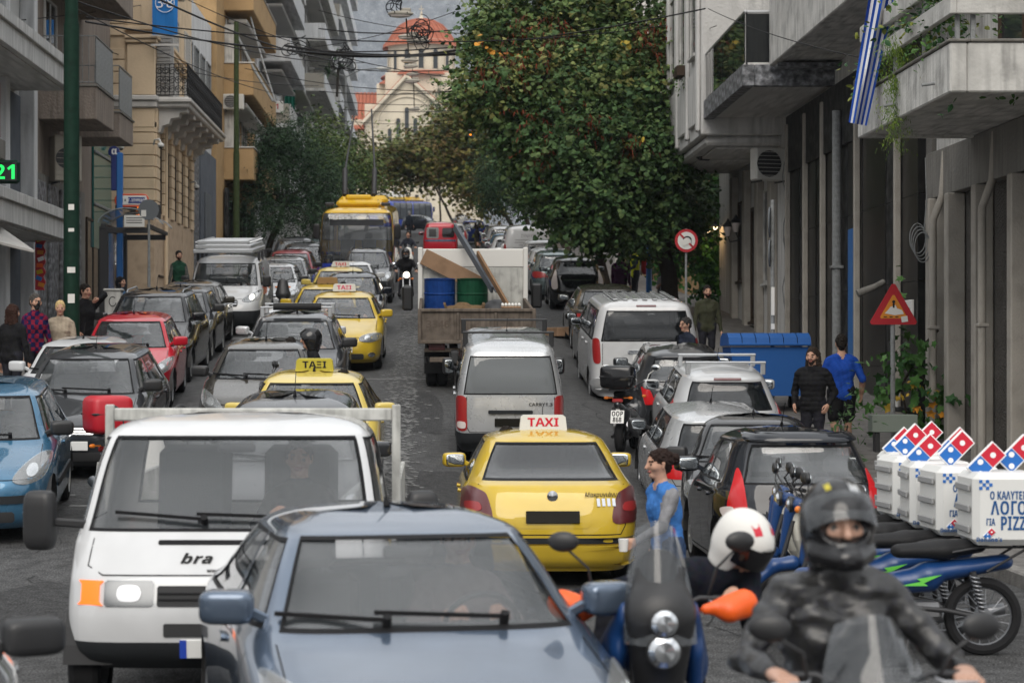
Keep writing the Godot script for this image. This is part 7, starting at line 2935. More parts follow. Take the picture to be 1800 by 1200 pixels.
	b.bar(top_+Vector3(-0.15,0.15,0.025),top_+Vector3(0.15,-0.15,0.025),0.006,0.045)
	part(b,"red_bar",M.sign_red,sg)
	b = MB.new()
	var ap := PackedVector3Array()
	for i in 9:
		ap.append(top_+Vector3(0.02+cos(PI*i/8.0)*0.09,0.02+sin(PI*i/8.0)*0.07,0.022))
	b.tube(ap,0.017,4)
	b.bar(top_+Vector3(0.11,0.02,0.022),top_+Vector3(0.11,-0.12,0.022),0.006,0.035)
	part(b,"black_arrow",M.black_ink,sg)
	b = MB.new()
	b.xf = Transform3D(Basis(Vector3(0,0,1),0.5),top_+Vector3(-0.03,-0.03,0.032))
	b.box(Vector3.ZERO,Vector3(0.17,0.15,0.004))
	part(b,"torn_sticker",M.white_sheet,sg)
	n = thing("sign_post","stickered steel post with the grey edge of two signs seen sideways","sign",on_road(6.05,36.4,0.1))
	b = MB.new()
	b.cyl(Vector3.ZERO,Vector3(0,3.7,0),0.035,-1,12)
	part(b,"post",M.galvanised,n)
	for e in [[3.3,0.27],[2.75,0.24]]:
		disc_sign(n,Vector3(-0.05,e[0],0.03),e[1],M.sign_back,"sign_disc",PI/2 - 0.25)
	b = MB.new()
	b.box(Vector3(0,1.9,0.037),Vector3(0.06,0.5,0.006)); b.box(Vector3(0,1.45,0.037),Vector3(0.065,0.1,0.006))
	part(b,"sticker",M.white_sheet,n)
	n = thing("warning_sign","triangular red bordered amber roadworks sign, scratched and stickered","sign",on_road(7.2,32.0,0.1))
	b = MB.new()
	b.cyl(Vector3.ZERO,Vector3(0,at(1573,505,32.0).y - n.position.y,0),0.038,-1,12)
	part(b,"post",M.galvanised,n)
	var ty := at(1573,545,32.0).y - n.position.y
	var trip := func(r: float,z0: float,z1: float,called: String,m: Material) -> void:
		var t := MB.new()
		var q := PackedVector2Array()
		for i in 3:
			var a := PI/2+TAU*i/3.0
			for s in [-1.0,1.0]:
				q.append(Vector2(cos(a),sin(a))*r+Vector2(-sin(a),cos(a))*s*r*0.06)
		t.xf = Transform3D(Basis(),Vector3(0,ty,0.045))
		t.prism(q,z0,z1)
		part(t,called,m,n)
	trip.call(0.41,-0.01,0.008,"red_border",M.sign_red)
	trip.call(0.235,0.0,0.012,"amber_field",M.sign_amber)
	b = MB.new()
	b.xf = Transform3D(Basis(),Vector3(0,ty,0.06))
	b.prism(PackedVector2Array([Vector2(-0.14,-0.05),Vector2(-0.08,0.01),Vector2(-0.05,0.05),Vector2(0.03,0.08),Vector2(0.05,0.03),Vector2(0.13,0.0),Vector2(0.16,-0.06),Vector2(0.02,-0.08)]),-0.002,0.002)
	part(b,"scratched_patch",M.white_sheet,n)
	b = MB.new()
	b.cyl(Vector3(0,ty+0.13,0.055),Vector3(0,ty+0.13,0.065),0.024)
	for i in 4:
		b.box(Vector3(-0.13+0.09*i,ty - 0.105,0.06),Vector3(0.05,0.014,0.006))
	b.box(Vector3(0.0,ty+0.07,0.06),Vector3(0.03,0.07,0.006))
	part(b,"black_pictogram",M.black_ink,n)
	b = MB.new()
	b.xf = Transform3D(Basis(Vector3(0,0,1),0.15),Vector3(0.17,ty - 0.14,0.062))
	b.box(Vector3.ZERO,Vector3(0.1,0.09,0.003))
	part(b,"sticker",M.white_sheet,n)
	# recycling bin
	n = thing("recycling_bin","large blue wheeled recycling bin with ribbed rounded lid","bin",on_road(5.85,36.0,0.13),0.0)
	b = MB.new()
	b.prism(PackedVector2Array([Vector2(-0.56,0.25),Vector2(0.56,0.25),Vector2(0.68,1.1),Vector2(-0.68,1.1)]),-0.5,0.5)
	part(b,"body",M.bin_blue,n)
	b = MB.new()
	for i in 6:
		var x := -0.6+0.24*i
		b.xf = Transform3D(Basis(Vector3.UP,PI/2),Vector3(x,1.12,0))
		b.prism(PackedVector2Array([Vector2(-0.56,0),Vector2(0.56,0),Vector2(0.5,0.14),Vector2(0.3,0.22),Vector2(-0.3,0.22),Vector2(-0.5,0.14)]),-0.113,0.113)
	b.xf = Transform3D.IDENTITY
	b.box(Vector3(0,1.14,0),Vector3(1.42,0.05,1.15),0.015)
	part(b,"lid",M.bin_blue,n)
	for s in [-1.0,1.0]:
		for z in [-0.35,0.35]:
			b = MB.new()
			b.cyl(Vector3(s*0.48,0.1,z),Vector3(s*0.54,0.1,z),0.1,-1,14)
			b.bar(Vector3(s*0.51,0.1,z),Vector3(s*0.5,0.27,z),0.05,0.05)
			part(b,"caster",M.rubber,n)
		b = MB.new()
		b.tube(PackedVector3Array([Vector3(s*0.62,0.95,-0.3),Vector3(s*0.78,0.98,-0.3),Vector3(s*0.78,0.98,0.3),Vector3(s*0.62,0.95,0.3)]),0.02,6)
		part(b,"lifting_bar",M.bin_blue,n)
	# wall lanterns and festoon bulbs
	for e in [[1280,405,53.5,"outer of two old brass wall lanterns on the pale wall"],[1294,398,53.3,"inner of two old brass wall lanterns on the pale wall"]]:
		n = thing("wall_lantern",e[3],"lantern",at(e[0],e[1],e[2]))
		b = MB.new()
		b.lathe([Vector2(0.05,-0.16),Vector2(0.12,0.1),Vector2(0.15,0.12),Vector2(0.05,0.24),Vector2(0.02,0.3),Vector2(0,0.32)],6)
		part(b,"frame",M.dark_metal,n)
		b = MB.new()
		b.lathe([Vector2(0.055,-0.15),Vector2(0.125,0.09)],6)
		part(b,"glass",M.tail_clear,n)
		b = MB.new()
		b.tube(PackedVector3Array([Vector3(0,-0.16,0),Vector3(0.05,-0.3,0),Vector3(0.3,-0.25,0)]),0.018,6)
		part(b,"arm",M.dark_metal,n)
	for e in [[1245,408,58.0,"lower left"],[1258,400,58.0,"upper right"]]:
		n = thing("festoon_bulb","%s lit warm bulb of the pair hanging before the ivy" % e[3],"lamp",at(e[0],e[1],e[2]))
		b = MB.new()
		b.ball(Vector3.ZERO,Vector3(0.06,0.07,0.06),8)
		part(b,"bulb",M.bulb_warm,n)
		b = MB.new()
		b.lathe([Vector2(0.16,0.02),Vector2(0.05,0.1),Vector2(0.03,0.2),Vector2(0,0.2)],14)
		part(b,"shade",M.dark_metal,n)
		var l := OmniLight3D.new()
		l.name = "bulb_light"
		l.light_color = Color(1.0,0.8,0.55)
		l.light_energy = 0.12
		l.light_size = 0.06
		l.omni_range = 12.0
		l.omni_attenuation = 2.0
		l.shadow_enabled = true
		n.add_child(l,true)
		l.position = Vector3(0,-0.01,0)
	# amber traffic signal
	n = thing("traffic_signal","hanging traffic signal with a glowing amber arrow","traffic light",at(828,235,108.0))
	b = MB.new()
	b.box(Vector3.ZERO,Vector3(0.36,0.42,0.2),0.04)
	part(b,"case",M.black_plastic,n)
	b = MB.new()
	b.xf = Transform3D(Basis(Vector3(0,0,1),-0.7),Vector3(0.02,0,0.105))
	b.box(Vector3.ZERO,Vector3(0.1,0.24,0.012),0.004)
	part(b,"lit_signal",M.led_amber,n)
	# flag on the planted balcony
	n = thing("greek_flag","blue and white striped flag hanging limp from the planted balcony","flag",Vector3.ZERO)
	for i in 9:
		b = MB.new()
		for j in 24:
			var q := []
			for e in [[i,j],[i+1,j],[i+1,j+1],[i,j+1]]:
				var v: float = e[1]/24.0
				var u: float = e[0]/9.0
				var px := lerpf(1552,1508,v)+(u - 0.5)*(46.0 - 14.0*v)
				q.append(at(px,lerpf(-14,215,v)+6.0*u,29.2+0.14*sin(u*9.0+v*2.0)))
			b.quad(q[0],q[1],q[2],q[3])
		part(b,"stripe",M.flag_blue if i % 2 == 0 else M.flag_white,n)
	b = MB.new()
	b.cyl(at(1572,-20,29.5),at(1538,130,29.6),0.02)
	part(b,"staff",M.dark_frame,n)
	# planter ledge and coffee cup at the shop
	n = thing("shop_ledge","small stone ledge with a dark opening beside the white pillar","ledge",Vector3.ZERO)
	slab(n,"shelf",M.grey_marble,7.62,8.1,1.22,1.3,33.9,34.5,0.01)
	slab(n,"leg",M.dark_metal,7.9,8.05,0.6,1.21,34.0,34.3,0.01)
	n = thing("coffee_cup","white takeaway cup with dark lid standing on the stone ledge","cup",Vector3(7.75,1.302,-34.1))
	b = MB.new()
	b.lathe([Vector2(0,0),Vector2(0.032,0),Vector2(0.043,0.11)],14)
	part(b,"cup",M.white_sheet,n)
	b = MB.new()
	b.lathe([Vector2(0.046,0.11),Vector2(0.046,0.122),Vector2(0.038,0.13),Vector2(0,0.13)],14)
	part(b,"lid",M.black_plastic,n)
	n = thing("planter_stand","pale green box panel on dark legs at the foot of the sign","stand",Vector3.ZERO)
	slab(n,"panel",mat("pale_green",Color(0.2,0.23,0.2),0.6),6.75,7.45,0.98,1.25,31.4,31.7,0.01)
	slab(n,"leg",M.dark_metal,6.8,6.88,0.6,0.978,31.45,31.6,0.01)
	slab(n,"leg",M.dark_metal,7.3,7.38,0.6,0.978,31.45,31.6,0.01)
	# wooden board by the kerb
	n = thing("timber_offcut","short pale timber offcut lying behind the parked estate car","timber",on_road(3.15,50.5),0.3)
	b = MB.new()
	b.box(Vector3(0,0.12,0),Vector3(0.5,0.22,0.9),0.01)
	part(b,"block",M.plywood,n)
	# overhead wires: span wires across,feeder cables,the trolley pairs along the street
	for e in [[-20,40,44,420,-30,84,0.2,0.012],[100,-10,40,640,110,80,0.4,0.016],[120,8,36,520,170,82,0.3,0.012],[150,30,40,1200,40,55,0.5,0.014],[150,38,40,820,95,70,0.3,0.02],[240,-20,42,620,110,78,0.3,0.025],[170,85,60,560,150,90,0.3,0.014],[330,0,60,1190,120,60,1.2,0.012],[380,75,70,1240,15,47,0.6,0.018,"long wire reaching across the big tree to the white bay corner"],[500,80,72,830,92,64,0.2,0.045,"thicker of the two heavy black cables crossing before the church drum"],[510,88,72,830,84,64,0.25,0.04,"slightly thinner of the two heavy black cables crossing before the church drum"],[430,120,80,1200,118,60,0.8,0.014],[560,50,74,800,52,70,0.15,0.022],[560,115,84,800,122,80,0.15,0.02],[560,160,95,800,160,90,0.15,0.018],[590,178,105,860,180,100,0.15,0.016],[600,192,112,870,188,105,0.2,0.018],[600,212,120,890,205,112,0.3,0.016],[600,235,130,880,236,120,0.3,0.016],[600,248,140,900,245,130,0.3,0.016],[600,268,150,880,262,140,0.3,0.018],[1245,15,47,1510,100,31,0.1,0.009,"thin wire slanting from the white bay down to the planted balcony"],[1178,65,54,1260,45,47,0.05,0.008,"short thin wire lying across the white bay front"],[560,18,74,900,60,66,0.25,0.012]]:
		wire(at(e[0],e[1],e[2]),at(e[3],e[4],e[5]),e[6],e[7],e[8] if e.size() > 8 else "thin black overhead wire strung across the street")
	for x in [-2.95,-2.3,1.9,2.5]:
		wire(Vector3(x,rise(60)+5.6,-60.0),Vector3(x*1.05,rise(210)+5.6,-210.0),0.3,0.013,"trolleybus contact wire running up the street","trolley wires")
	# cable tangles and lamps on the centre span
	n = thing("cable_tangle","black coil of slack cable hanging from the span wire beside the flats","cable")
	loops(n,at(522,92,76.0),0.4,4,41,0.022)
	n = thing("cable_tangle","wide loops of black cable against the mountain","cable")
	loops(n,at(605,105,76.0),0.55,5,42,0.02)
	n = thing("cable_tangle","dense knot of cable wound round the middle hanging lamps","cable")
	loops(n,at(742,62,60.0),0.33,10,43,0.014)
	n = thing("cable_tangle","small knot of cable above the topmost hanging lamp","cable")
	loops(n,at(698,6,52.0),0.16,6,44,0.012)
	for e in [[704,24,52.0,0.8,"topmost and largest hanging street lamp over the road"],[718,64,60.0,0.75,"hanging street lamp left of the cable knot"],[735,72,60.5,0.85,"hanging street lamp right of the cable knot"],[720,106,72.0,0.75,"hanging street lamp just below the thick cables"],[722,116,84.0,0.75,"small hanging lamp above the church gable, upper of two"],[725,130,96.0,0.75,"hanging lamp touching the church gable tip, upper"],[724,142,100.0,0.95,"hanging lamp touching the church gable tip, lower"],[728,192,120.0,0.85,"lowest hanging lamp in front of the church windows"]]:
		street_lamp_head(e[4],at(e[0],e[1],e[2]),e[3])
	wire(at(714,33,52.2),at(718,95,71.8),0.0,0.02,"drop cable linking the hanging street lamps","lamp drop cables")
	wire(at(727,145,99.8),at(728,188,119.8),0.0,0.025,"drop cable linking the hanging street lamps","lamp drop cables")
	wire(at(520,85,76.0),at(800,20,60.0),0.2,0.012)

# ---------------------------------------------------------------- traffic
func settle(o: Node3D,turn: float) -> void:
	var d := -o.position.z
	var s := atan((gy(o.position.x,d+1.2) - gy(o.position.x,d - 1.2))/2.4)
	o.basis = Basis(Vector3.RIGHT,s)*Basis(Vector3.UP,turn)

func V(a: Array,kk: Array) -> Array:
	var o := []
	for i in range(0,a.size(),2):
		o.append(Vector2(a[i]*kk[0],a[i+1]*kk[1]))
	return o

const LAMPS := {
	"swept": [0.44,0.60,0.60,0.58,0.76,0.66,0.80,0.82,0.72,0.82,0.54,0.72],
	"oval": [0.46,0.62,0.62,0.58,0.76,0.64,0.77,0.76,0.66,0.79,0.5,0.73],
	"wide": [0.40,0.60,0.62,0.57,0.79,0.62,0.80,0.71,0.62,0.73,0.42,0.68],
	"bug": [0.46,0.66,0.6,0.62,0.76,0.68,0.8,0.84,0.7,0.86,0.54,0.77],
}
const TAILS := {
	"block": [0.56,0.64,0.74,0.63,0.785,0.75,0.75,0.88,0.64,0.88,0.57,0.78],
	"wide": [0.4,0.72,0.62,0.68,0.785,0.7,0.78,0.85,0.62,0.87,0.42,0.82],
	"tall": [0.6,0.62,0.74,0.6,0.765,0.8,0.7,1.0,0.635,1.12,0.61,0.88],
	"post": [0.74,0.74,0.84,0.74,0.86,0.95,0.85,1.14,0.78,1.16,0.74,0.95],
}

# px: where its middle falls in the photograph; d: distance of the end that faces us; front: that end is its front
func car(label: String,base: Dictionary,kk: Array,m: Material,px: float,d: float,front: bool,o := {},turn := 0.0,called := "car") -> Node3D:
	o.merge({"base": base,"k": kk,"paint": m})
	var sp: Dictionary = {"patches": []}
	sp.merge(o,true)
	sp.patches = o.get("patches",[]).duplicate()
	var far: bool = o.get("far",false)
	if o.has("lamps"):
		sp.lamp = V(LAMPS[o.lamps],kk)
	if o.has("tails"):
		sp.tail = V(TAILS[o.tails],kk)
	var R := func(x0: float,y0: float,x1: float,y1: float,r := 0.2) -> Array:
		return rect(x0*kk[0],y0*kk[1],x1*kk[0],y1*kk[1],r)
	if front or not far:
		match o.get("grille",""):
			"slats":
				sp.patches += [{"n": "grille","f": 1,"o": R.call(-0.34,0.56,0.34,0.67),"m": M.dull_black},{"n": "grille_bar","f": 1,"o": R.call(-0.33,0.575,0.33,0.59),"m": M.chrome,"off": 0.012},{"n": "grille_bar","f": 1,"o": R.call(-0.33,0.605,0.33,0.62),"m": M.chrome,"off": 0.012},{"n": "grille_bar","f": 1,"o": R.call(-0.33,0.635,0.33,0.65),"m": M.chrome,"off": 0.012}]
			"slim":
				sp.patches += [{"n": "grille","f": 1,"o": R.call(-0.38,0.6,0.38,0.66),"m": M.dull_black},{"n": "grille_bar","f": 1,"o": R.call(-0.36,0.645,0.36,0.662),"m": M.chrome,"off": 0.012}]
			"yellow":
				sp.patches += [{"n": "grille","f": 1,"o": R.call(-0.36,0.53,0.36,0.65),"m": M.dull_black}]
				for i in 4:
					sp.patches.append({"n": "grille_bar","f": 1,"o": R.call(-0.34,0.54+0.026*i,0.34,0.557+0.026*i),"m": M.taxi,"off": 0.014})
		if o.has("grille"):
			sp.patches += [{"n": "lower_intake","f": 1,"o": R.call(-0.48,0.25,0.48,0.36),"m": M.dull_black},{"n": "fog_lamp","f": 1,"o": R.call(0.56,0.29,0.7,0.38,0.45),"m": M.lamp_off,"pair": true,"off": 0.01}]
			sp.wiper = [[0.35*kk[0],base.y0*kk[1]+0.01,-0.25*kk[0],base.y0*kk[1]+0.035],[-0.2*kk[0],base.y0*kk[1]+0.005,-0.68*kk[0],base.y0*kk[1]+0.03]]
	var L: float = 0.0
	var B := car_curves(base,kk[0],kk[1],kk[2])
	L = B.F if front else -B.R
	var x := (px - 760.0)*d/FOC
	var w := on_road(x,d+L)
	var n := make_car(called,label,o.get("category","car"),sp,w,0.0,o.get("group",""))
	settle(n,(0.0 if front else PI)+turn)
	if front and o.get("plates",not far):
		plate(n,B,1,0.0,0.44*kk[1])
	return n

func box_part(n: Node,called: String,m: Material,c: Vector3,s: Vector3,bev := 0.01) -> MeshInstance3D:
	var b := MB.new()
	b.box(c,s,bev)
	return part(b,called,m,n)

func drive() -> void:
	var n: Node3D
	var k: Dictionary
	# --- queue coming down
	n = car("blue grey saloon at the front of the queue, nearest the camera",SEDAN,[0.985,1.0,0.95],M.silver_blue,745,7.95,true,{"lamps": "swept","bulbs": [[-0.04,-0.01,0.06],[0.07,0.03,0.04]],"grille": "slim","rim": "alloy"},0.19)
	n.position += Vector3(-0.15,0,0)
	k = n.get_meta("_k")
	var em := MB.new()
	var ep := skin(k,1,1.0,0.0,0.68,0.02)
	for e in [[0.075,0.05],[0.03,0.05],[0.055,0.018]]:
		var p := PackedVector3Array()
		for i in 21:
			p.append(ep[0]+Vector3(cos(TAU*i/20.0)*e[0],sin(TAU*i/20.0)*e[1],0.01))
		em.tube(p,0.006,5)
	part(em,"badge",M.chrome,n)
	# flatbed pickup
	var T4 := {"fp": [0.3,1.1,0.4,1.2,0.62,1.22,0.8,1.18,1.02,1.02,1.12,0.92,1.7,0.42,1.74,0.34,1.8,0.1,1.83,-0.2],"rp": [0.3,-0.75,1.1,-0.75,1.7,-0.7,1.76,-0.66,1.81,-0.5,1.83,-0.35],"wp": [0.3,0.82,0.38,0.9,0.6,0.92,1.02,0.91,1.12,0.89,1.66,0.79,1.74,0.74,1.8,0.6,1.83,0.3],"nf": [0.3,8.0,1.0,7.0,1.2,7.0,1.83,7.0],"nr": [0.3,14.0,1.83,14.0],"zc": -0.1,"y0": 1.14,"y1": 1.68,"wheel": [0.75,-2.7,0.32],"ws": 0.97,"rw": 3.15,"rwy": [1.2,1.62],"side": [[1.08,2.6]]}
	n = car("white flatbed pickup lorry with its amber indicator lit",T4,[1.09,0.985,1.0],M.white_van,392,12.25,true,{"rear_seats": false,"doors": 2,"door_end": -0.7,"seat_z": -0.25,"seat_up": 0.28,"bonnet_y": 0.86,"mirror": [0.72,1.16,0.19,0.36,0.17],"mirror_mat": M.black_plastic,"aerial": false,"low_y": 0.48,"wiper": [[0.4,1.17,-0.2,1.19],[-0.15,1.16,-0.7,1.2]],"category": "pickup",
		"patches": [{"n": "headlight","f": 1,"o": rect(0.42,0.68,0.72,0.83,0.1),"m": M.reflector,"pair": true},{"n": "bulb","f": 1,"o": rect(0.5,0.71,0.64,0.8,0.3),"m": M.steel,"soft": true,"pair": true,"off": 0.012},{"n": "indicator","f": 1,"o": rect(-0.75,0.685,-0.86,0.825,0.2),"m": M.indicator_on,"off": 0.012},{"n": "indicator","f": 1,"o": rect(0.75,0.685,0.86,0.825,0.2),"m": M.amber,"off": 0.012},{"n": "grille","f": 1,"o": rect(-0.4,0.68,0.4,0.8,0.08),"m": M.dull_black},{"n": "grille_bar","f": 1,"o": rect(-0.39,0.715,0.39,0.725,0.0),"m": M.rubber,"off": 0.014},{"n": "grille_bar","f": 1,"o": rect(-0.39,0.75,0.39,0.76,0.0),"m": M.rubber,"off": 0.014},{"n": "lower_intake","f": 1,"o": rect(-0.36,0.5,0.36,0.58,0.1),"m": M.dull_black},{"n": "vent_slot","f": 1,"o": rect(-0.42,1.03,0.42,1.055,0.3),"m": M.rubber}]},0.0,"pickup_lorry")
	sign_on(n,n.get_meta("_k"),1,-0.17,0.95,"bra",0.07,M.black_ink,1.3,true,0.35)
	sign_on(n,n.get_meta("_k"),1,-0.06,0.885,"www.",0.022,M.black_ink,1.2)
	box_part(n,"load_bed",M.dirty_tailgate,Vector3(0,0.85,-2.35),Vector3(2.0,0.12,3.1),0.02)
	for s in [-1.0,1.0]:
		box_part(n,"drop_side",M.dirty_panel,Vector3(s*1.0,1.08,-2.35),Vector3(0.04,0.4,3.1))
		var fr := MB.new()
		fr.bar(Vector3(s*1.0,0.9,-0.82),Vector3(s*1.0,1.84,-0.82),0.06,0.06,0.008)
		part(fr,"frame_post",M.dirty_panel,n)
	box_part(n,"head_rail",M.dirty_panel,Vector3(0,1.77,-0.82),Vector3(1.94,0.09,0.05))
	box_part(n,"chassis",M.dull_black,Vector3(0,0.6,-2.3),Vector3(0.9,0.2,3.2))
	car("dark grey hatchback tucked close behind the pickup lorry",HATCH,[1.02,1.07,1.0],M.graphite,492,19.3,true,{"lamps": "swept","grille": "slim"})
	n = car("yellow taxi with a yellow roof sign, right behind the grey hatchback",SEDAN,[1.0,1.0,0.9],M.taxi_pale,533,23.5,true,{"lamps": "wide","grille": "slim"})
	taxi_sign(n,1.425,-0.35,"TAΞI",M.sign_yellow,M.black_ink)
	car("dark brownish hatchback left of the taxi with the yellow sign",HATCH,[1.0,0.95,0.92],M.brown_grey,448,28.5,true,{"lamps": "swept","grille": "slim","mirror_mat": M.black_plastic})
	n = car("dark estate with a padded bar across its roof",HATCH,[1.03,1.06,0.95],M.graphite,508,32.4,true,{"lamps": "wide","grille": "slim","mirror_mat": M.black_plastic})
	k = n.get_meta("_k")
	roof_bars(n,k,[0.05,-0.9],M.aluminium,0.12)
	var pd := MB.new()
	pd.cyl(Vector3(-0.38,k.top+0.1,0.05),Vector3(0.42,k.top+0.1,0.05),0.06,-1,14)
	part(pd,"bar_padding",M.vinyl,n)
	car("light silver hatchback showing only its roof and mirrors behind the roof bar",HATCH,[1.0,0.97,1.0],M.silver,503,36.3,true,{"lamps": "oval","grille": "slim"})
	n = car("yellow taxi with white roof sign, grille and headlights in full view",SEDAN,[1.0,1.03,0.98],M.taxi,596,40.3,true,{"lamps": "wide","bulbs": [[-0.06,0.0,0.055],[0.08,0.0,0.05]],"grille": "yellow"})
	taxi_sign(n,1.475,-0.3,"TAΞI",M.sign_white,M.pink_ink)
	n = car("yellow taxi with a brown wooden looking roof sign",SEDAN,[0.99,0.98,0.95],M.taxi,566,45.0,true,{"lamps": "wide","grille": "slim"})
	taxi_sign(n,1.40,-0.3,"ΤΑΞΙ",M.sign_wood,M.sign_wood)
	car("black hatchback between two yellow taxis",HATCH,[1.0,1.0,1.02],M.black_blue,614,49.6,true,{"lamps": "swept","grille": "slim"})
	n = car("pale yellow taxi farthest up the queue, pinkish roof sign",SEDAN,[1.0,1.0,0.95],M.taxi_pale,592,54.0,true,{"lamps": "wide","grille": "slim"})
	taxi_sign(n,1.42,-0.3,"TAXI",M.sign_white,M.red_ink)
	car("white saloon behind the farthest taxi",SEDAN,[0.98,0.98,0.9],M.grey_white,612,58.7,true,{"lamps": "wide","grille": "slim","far": true})
	n = car("dark people carrier with roof rails before the trolleybus",HATCH,[1.03,1.12,1.06],M.graphite,642,63.0,true,{"lamps": "bug","grille": "slim"})
	roof_rails(n,n.get_meta("_k"),M.black_plastic)
	# cars cut by the lower edge
	n = car("silver car cut by the lower left corner, black door mirror showing",HATCH,[1.0,1.0,1.0],M.dark_silver,-660,6.7,true,{"lamps": "swept","grille": "slim","mirror_mat": M.black_plastic},0.27)
	n = car("white car roof cut by the lower right corner",HATCH,[1.0,1.04,1.0],M.white_van,2900,2.35,false,{"tails": "block"})
	n.position.x = 1.93
	# --- parked on the left
	n = car("bright blue small hatchback parked at the left edge of the picture",HATCH,[0.99,1.02,0.99],M.sky_blue,22,20.9,true,{"lamps": "bug","grille": "slats","mirror_mat": M.black_plastic,"rub": true,"patches": [{"n": "bumper_strip","f": 1,"o": rect(0.3,0.45,0.78,0.53,0.4),"m": M.bumper,"pair": true,"off": 0.015}]},0.1)
	n.position.x = -4.95
	n = car("dark slate saloon with chrome barred grille behind the blue hatchback",HATCH,[1.03,1.02,1.05],M.graphite,118,25.6,true,{"lamps": "wide","grille": "slats","mirror_mat": M.black_plastic})
	car("pale silver car parked between the slate saloon and the red hatchback",HATCH,[0.98,0.9,0.8],M.grey_white,112,30.0,true,{"lamps": "oval","grille": "slim"})
	n = car("shiny red hatchback with swept headlights in the left parked row",HATCH,[0.98,1.0,0.98],M.red,204,33.4,true,{"lamps": "swept","bulbs": [[0.0,0.0,0.05]],"grille": "slim","patches": [{"n": "chrome_blade","f": 1,"o": rect(-0.3,0.63,0.42,0.645,0.0),"m": M.chrome,"off": 0.02}]},0.04)
	n = car("black off roader parked behind the red hatchback",HATCH,[1.07,1.13,1.1],M.black,246,37.7,true,{"lamps": "wide","grille": "slats"})
	roof_rails(n,n.get_meta("_k"),M.steel)
	car("dark grey estate nose to tail with the black off roader",HATCH,[1.02,1.02,0.88],M.graphite,298,42.4,true,{"lamps": "swept","grille": "slim","mirror_mat": M.black_plastic})
	car("dark brown car just in front of the white ladder van",HATCH,[1.02,0.98,0.8],M.brown_grey,324,46.2,true,{"lamps": "swept","grille": "slim"})
	# ladder van
	n = car("white van with red side stripes carrying ladders on its roof",VAN,[1.0,1.0,1.0],M.white_van,388,49.8,true,{"low_y": 0.62,"doors": 2,"door_end": -0.4,"seat_up": 0.1,"rear_seats": false,"lamp": [Vector2(0.5,0.86),Vector2(0.66,0.82),Vector2(0.88,0.9),Vector2(0.9,1.08),Vector2(0.72,1.02),Vector2(0.56,0.94)],"bulbs": [[0.02,0.0,0.06]],"lit": true,"bonnet_y": 0.9,"mirror": [1.05,1.28,0.2,0.28],"mirror_mat": M.black_plastic,"category": "van","wiper": [[0.4,1.22,-0.2,1.24],[-0.2,1.21,-0.75,1.24]],"patches": [{"n": "grille","f": 1,"o": rect(-0.4,0.72,0.4,0.88,0.2),"m": M.dull_black},{"n": "grille_bar","f": 1,"o": rect(-0.38,0.77,0.38,0.79,0.0),"m": M.steel,"off": 0.012},{"n": "grille_bar","f": 1,"o": rect(-0.38,0.82,0.38,0.84,0.0),"m": M.steel,"off": 0.012},{"n": "red_band","f": 0,"o": rect(0.2,0.95,1.1,1.15,0.1),"m": M.orange_band,"pair": false,"off": 0.004}]},0.0,"ladder_van")
	roof_bars(n,n.get_meta("_k"),[0.4,-0.6,-1.6],M.dark_metal,0.1)
	# ladders lie on the van's rack: things of their own
	for i in 3:
		var l := thing("ladder",["lowest aluminium ladder on the white van's rack","middle aluminium ladder on the white van's rack","top aluminium ladder strapped on the white van's rack"][i],"ladder",n.position+Vector3(-0.05,0,0))
		settle(l,0.0)
		for s in [-1.0,1.0]:
			box_part(l,"rail",M.aluminium,Vector3(s*(0.72 - 0.05*i),2.03+0.11*i,-0.6),Vector3(0.06,0.09,3.6),0.008)
		for j in 12:
			var r := MB.new()
			r.cyl(Vector3(-0.7,2.03+0.11*i,1.1 - 0.3*j),Vector3(0.7,2.03+0.11*i,1.1 - 0.3*j),0.02,-1,8)
			part(r,"rung",M.aluminium,l)
		box_part(l,"end_rail",M.aluminium,Vector3(0,2.03+0.11*i,1.21),Vector3(1.46 - 0.1*i,0.08,0.05),0.008)
	var row := [["silver hatchback parked up the hill past the white van",M.silver,472,56.0,1.0,1.0],["dark silver car behind the silver hatchback on the left",M.dark_silver,492,60.2,1.03,1.02],["dark red car parked on the left before the black crossover",M.dark_red,505,64.5,1.02,1.06],["black crossover parked beside the trolleybus",M.black,527,69.3,1.05,1.12],["dark estate with roof rails, last parked car before the shrub tree",M.graphite,512,75.0,1.05,1.15],["blue grey car parked farthest on the left",M.green_grey,548,81.0,1.0,1.0]]
	for e in row:
		n = car(e[0],HATCH,[e[4],e[5],0.98],e[1],e[2],e[3],true,{"lamps": "swept","grille": "slim","mirror_mat": M.black_plastic,"far": true})
	# --- going up
	n = car("yellow taxi driving away with a dark smeared number plate",SEDAN,[0.985,1.0,0.98],M.taxi,972,19.0,false,{"tail": [Vector2(0.56,0.64),Vector2(0.72,0.62),Vector2(0.86,0.64),Vector2(0.86,0.82),Vector2(0.78,0.94),Vector2(0.66,0.92),Vector2(0.6,0.86)],"tail_mat": M.tail_dark,"tail_in": [Vector2(0.66,0.74),Vector2(0.78,0.73),Vector2(0.8,0.8),Vector2(0.68,0.81)],"tail_in_mat": M.tail_red,"tail_y": 0.52,"rub": true,"glass_rear_window": M.dark_glass,"patches": [{"n": "bumper_strip","f": -1,"o": rect(-0.84,0.44,0.84,0.49,0.2),"m": M.bumper,"off": 0.02},{"n": "plate_recess","f": -1,"o": rect(-0.36,0.58,0.36,0.77,0.2),"m": M.taxi,"off": 0.004},{"n": "bumper_step","f": -1,"o": rect(-0.85,0.24,0.85,0.42,0.25),"m": M.taxi,"off": 0.03}]},0.0)
	k = n.get_meta("_k")
	taxi_sign(n,1.425,-0.5,"TAXI",M.sign_white,M.red_ink)
	plate(n,k,-1,0.0,0.68,0.5,M.plate_dark)
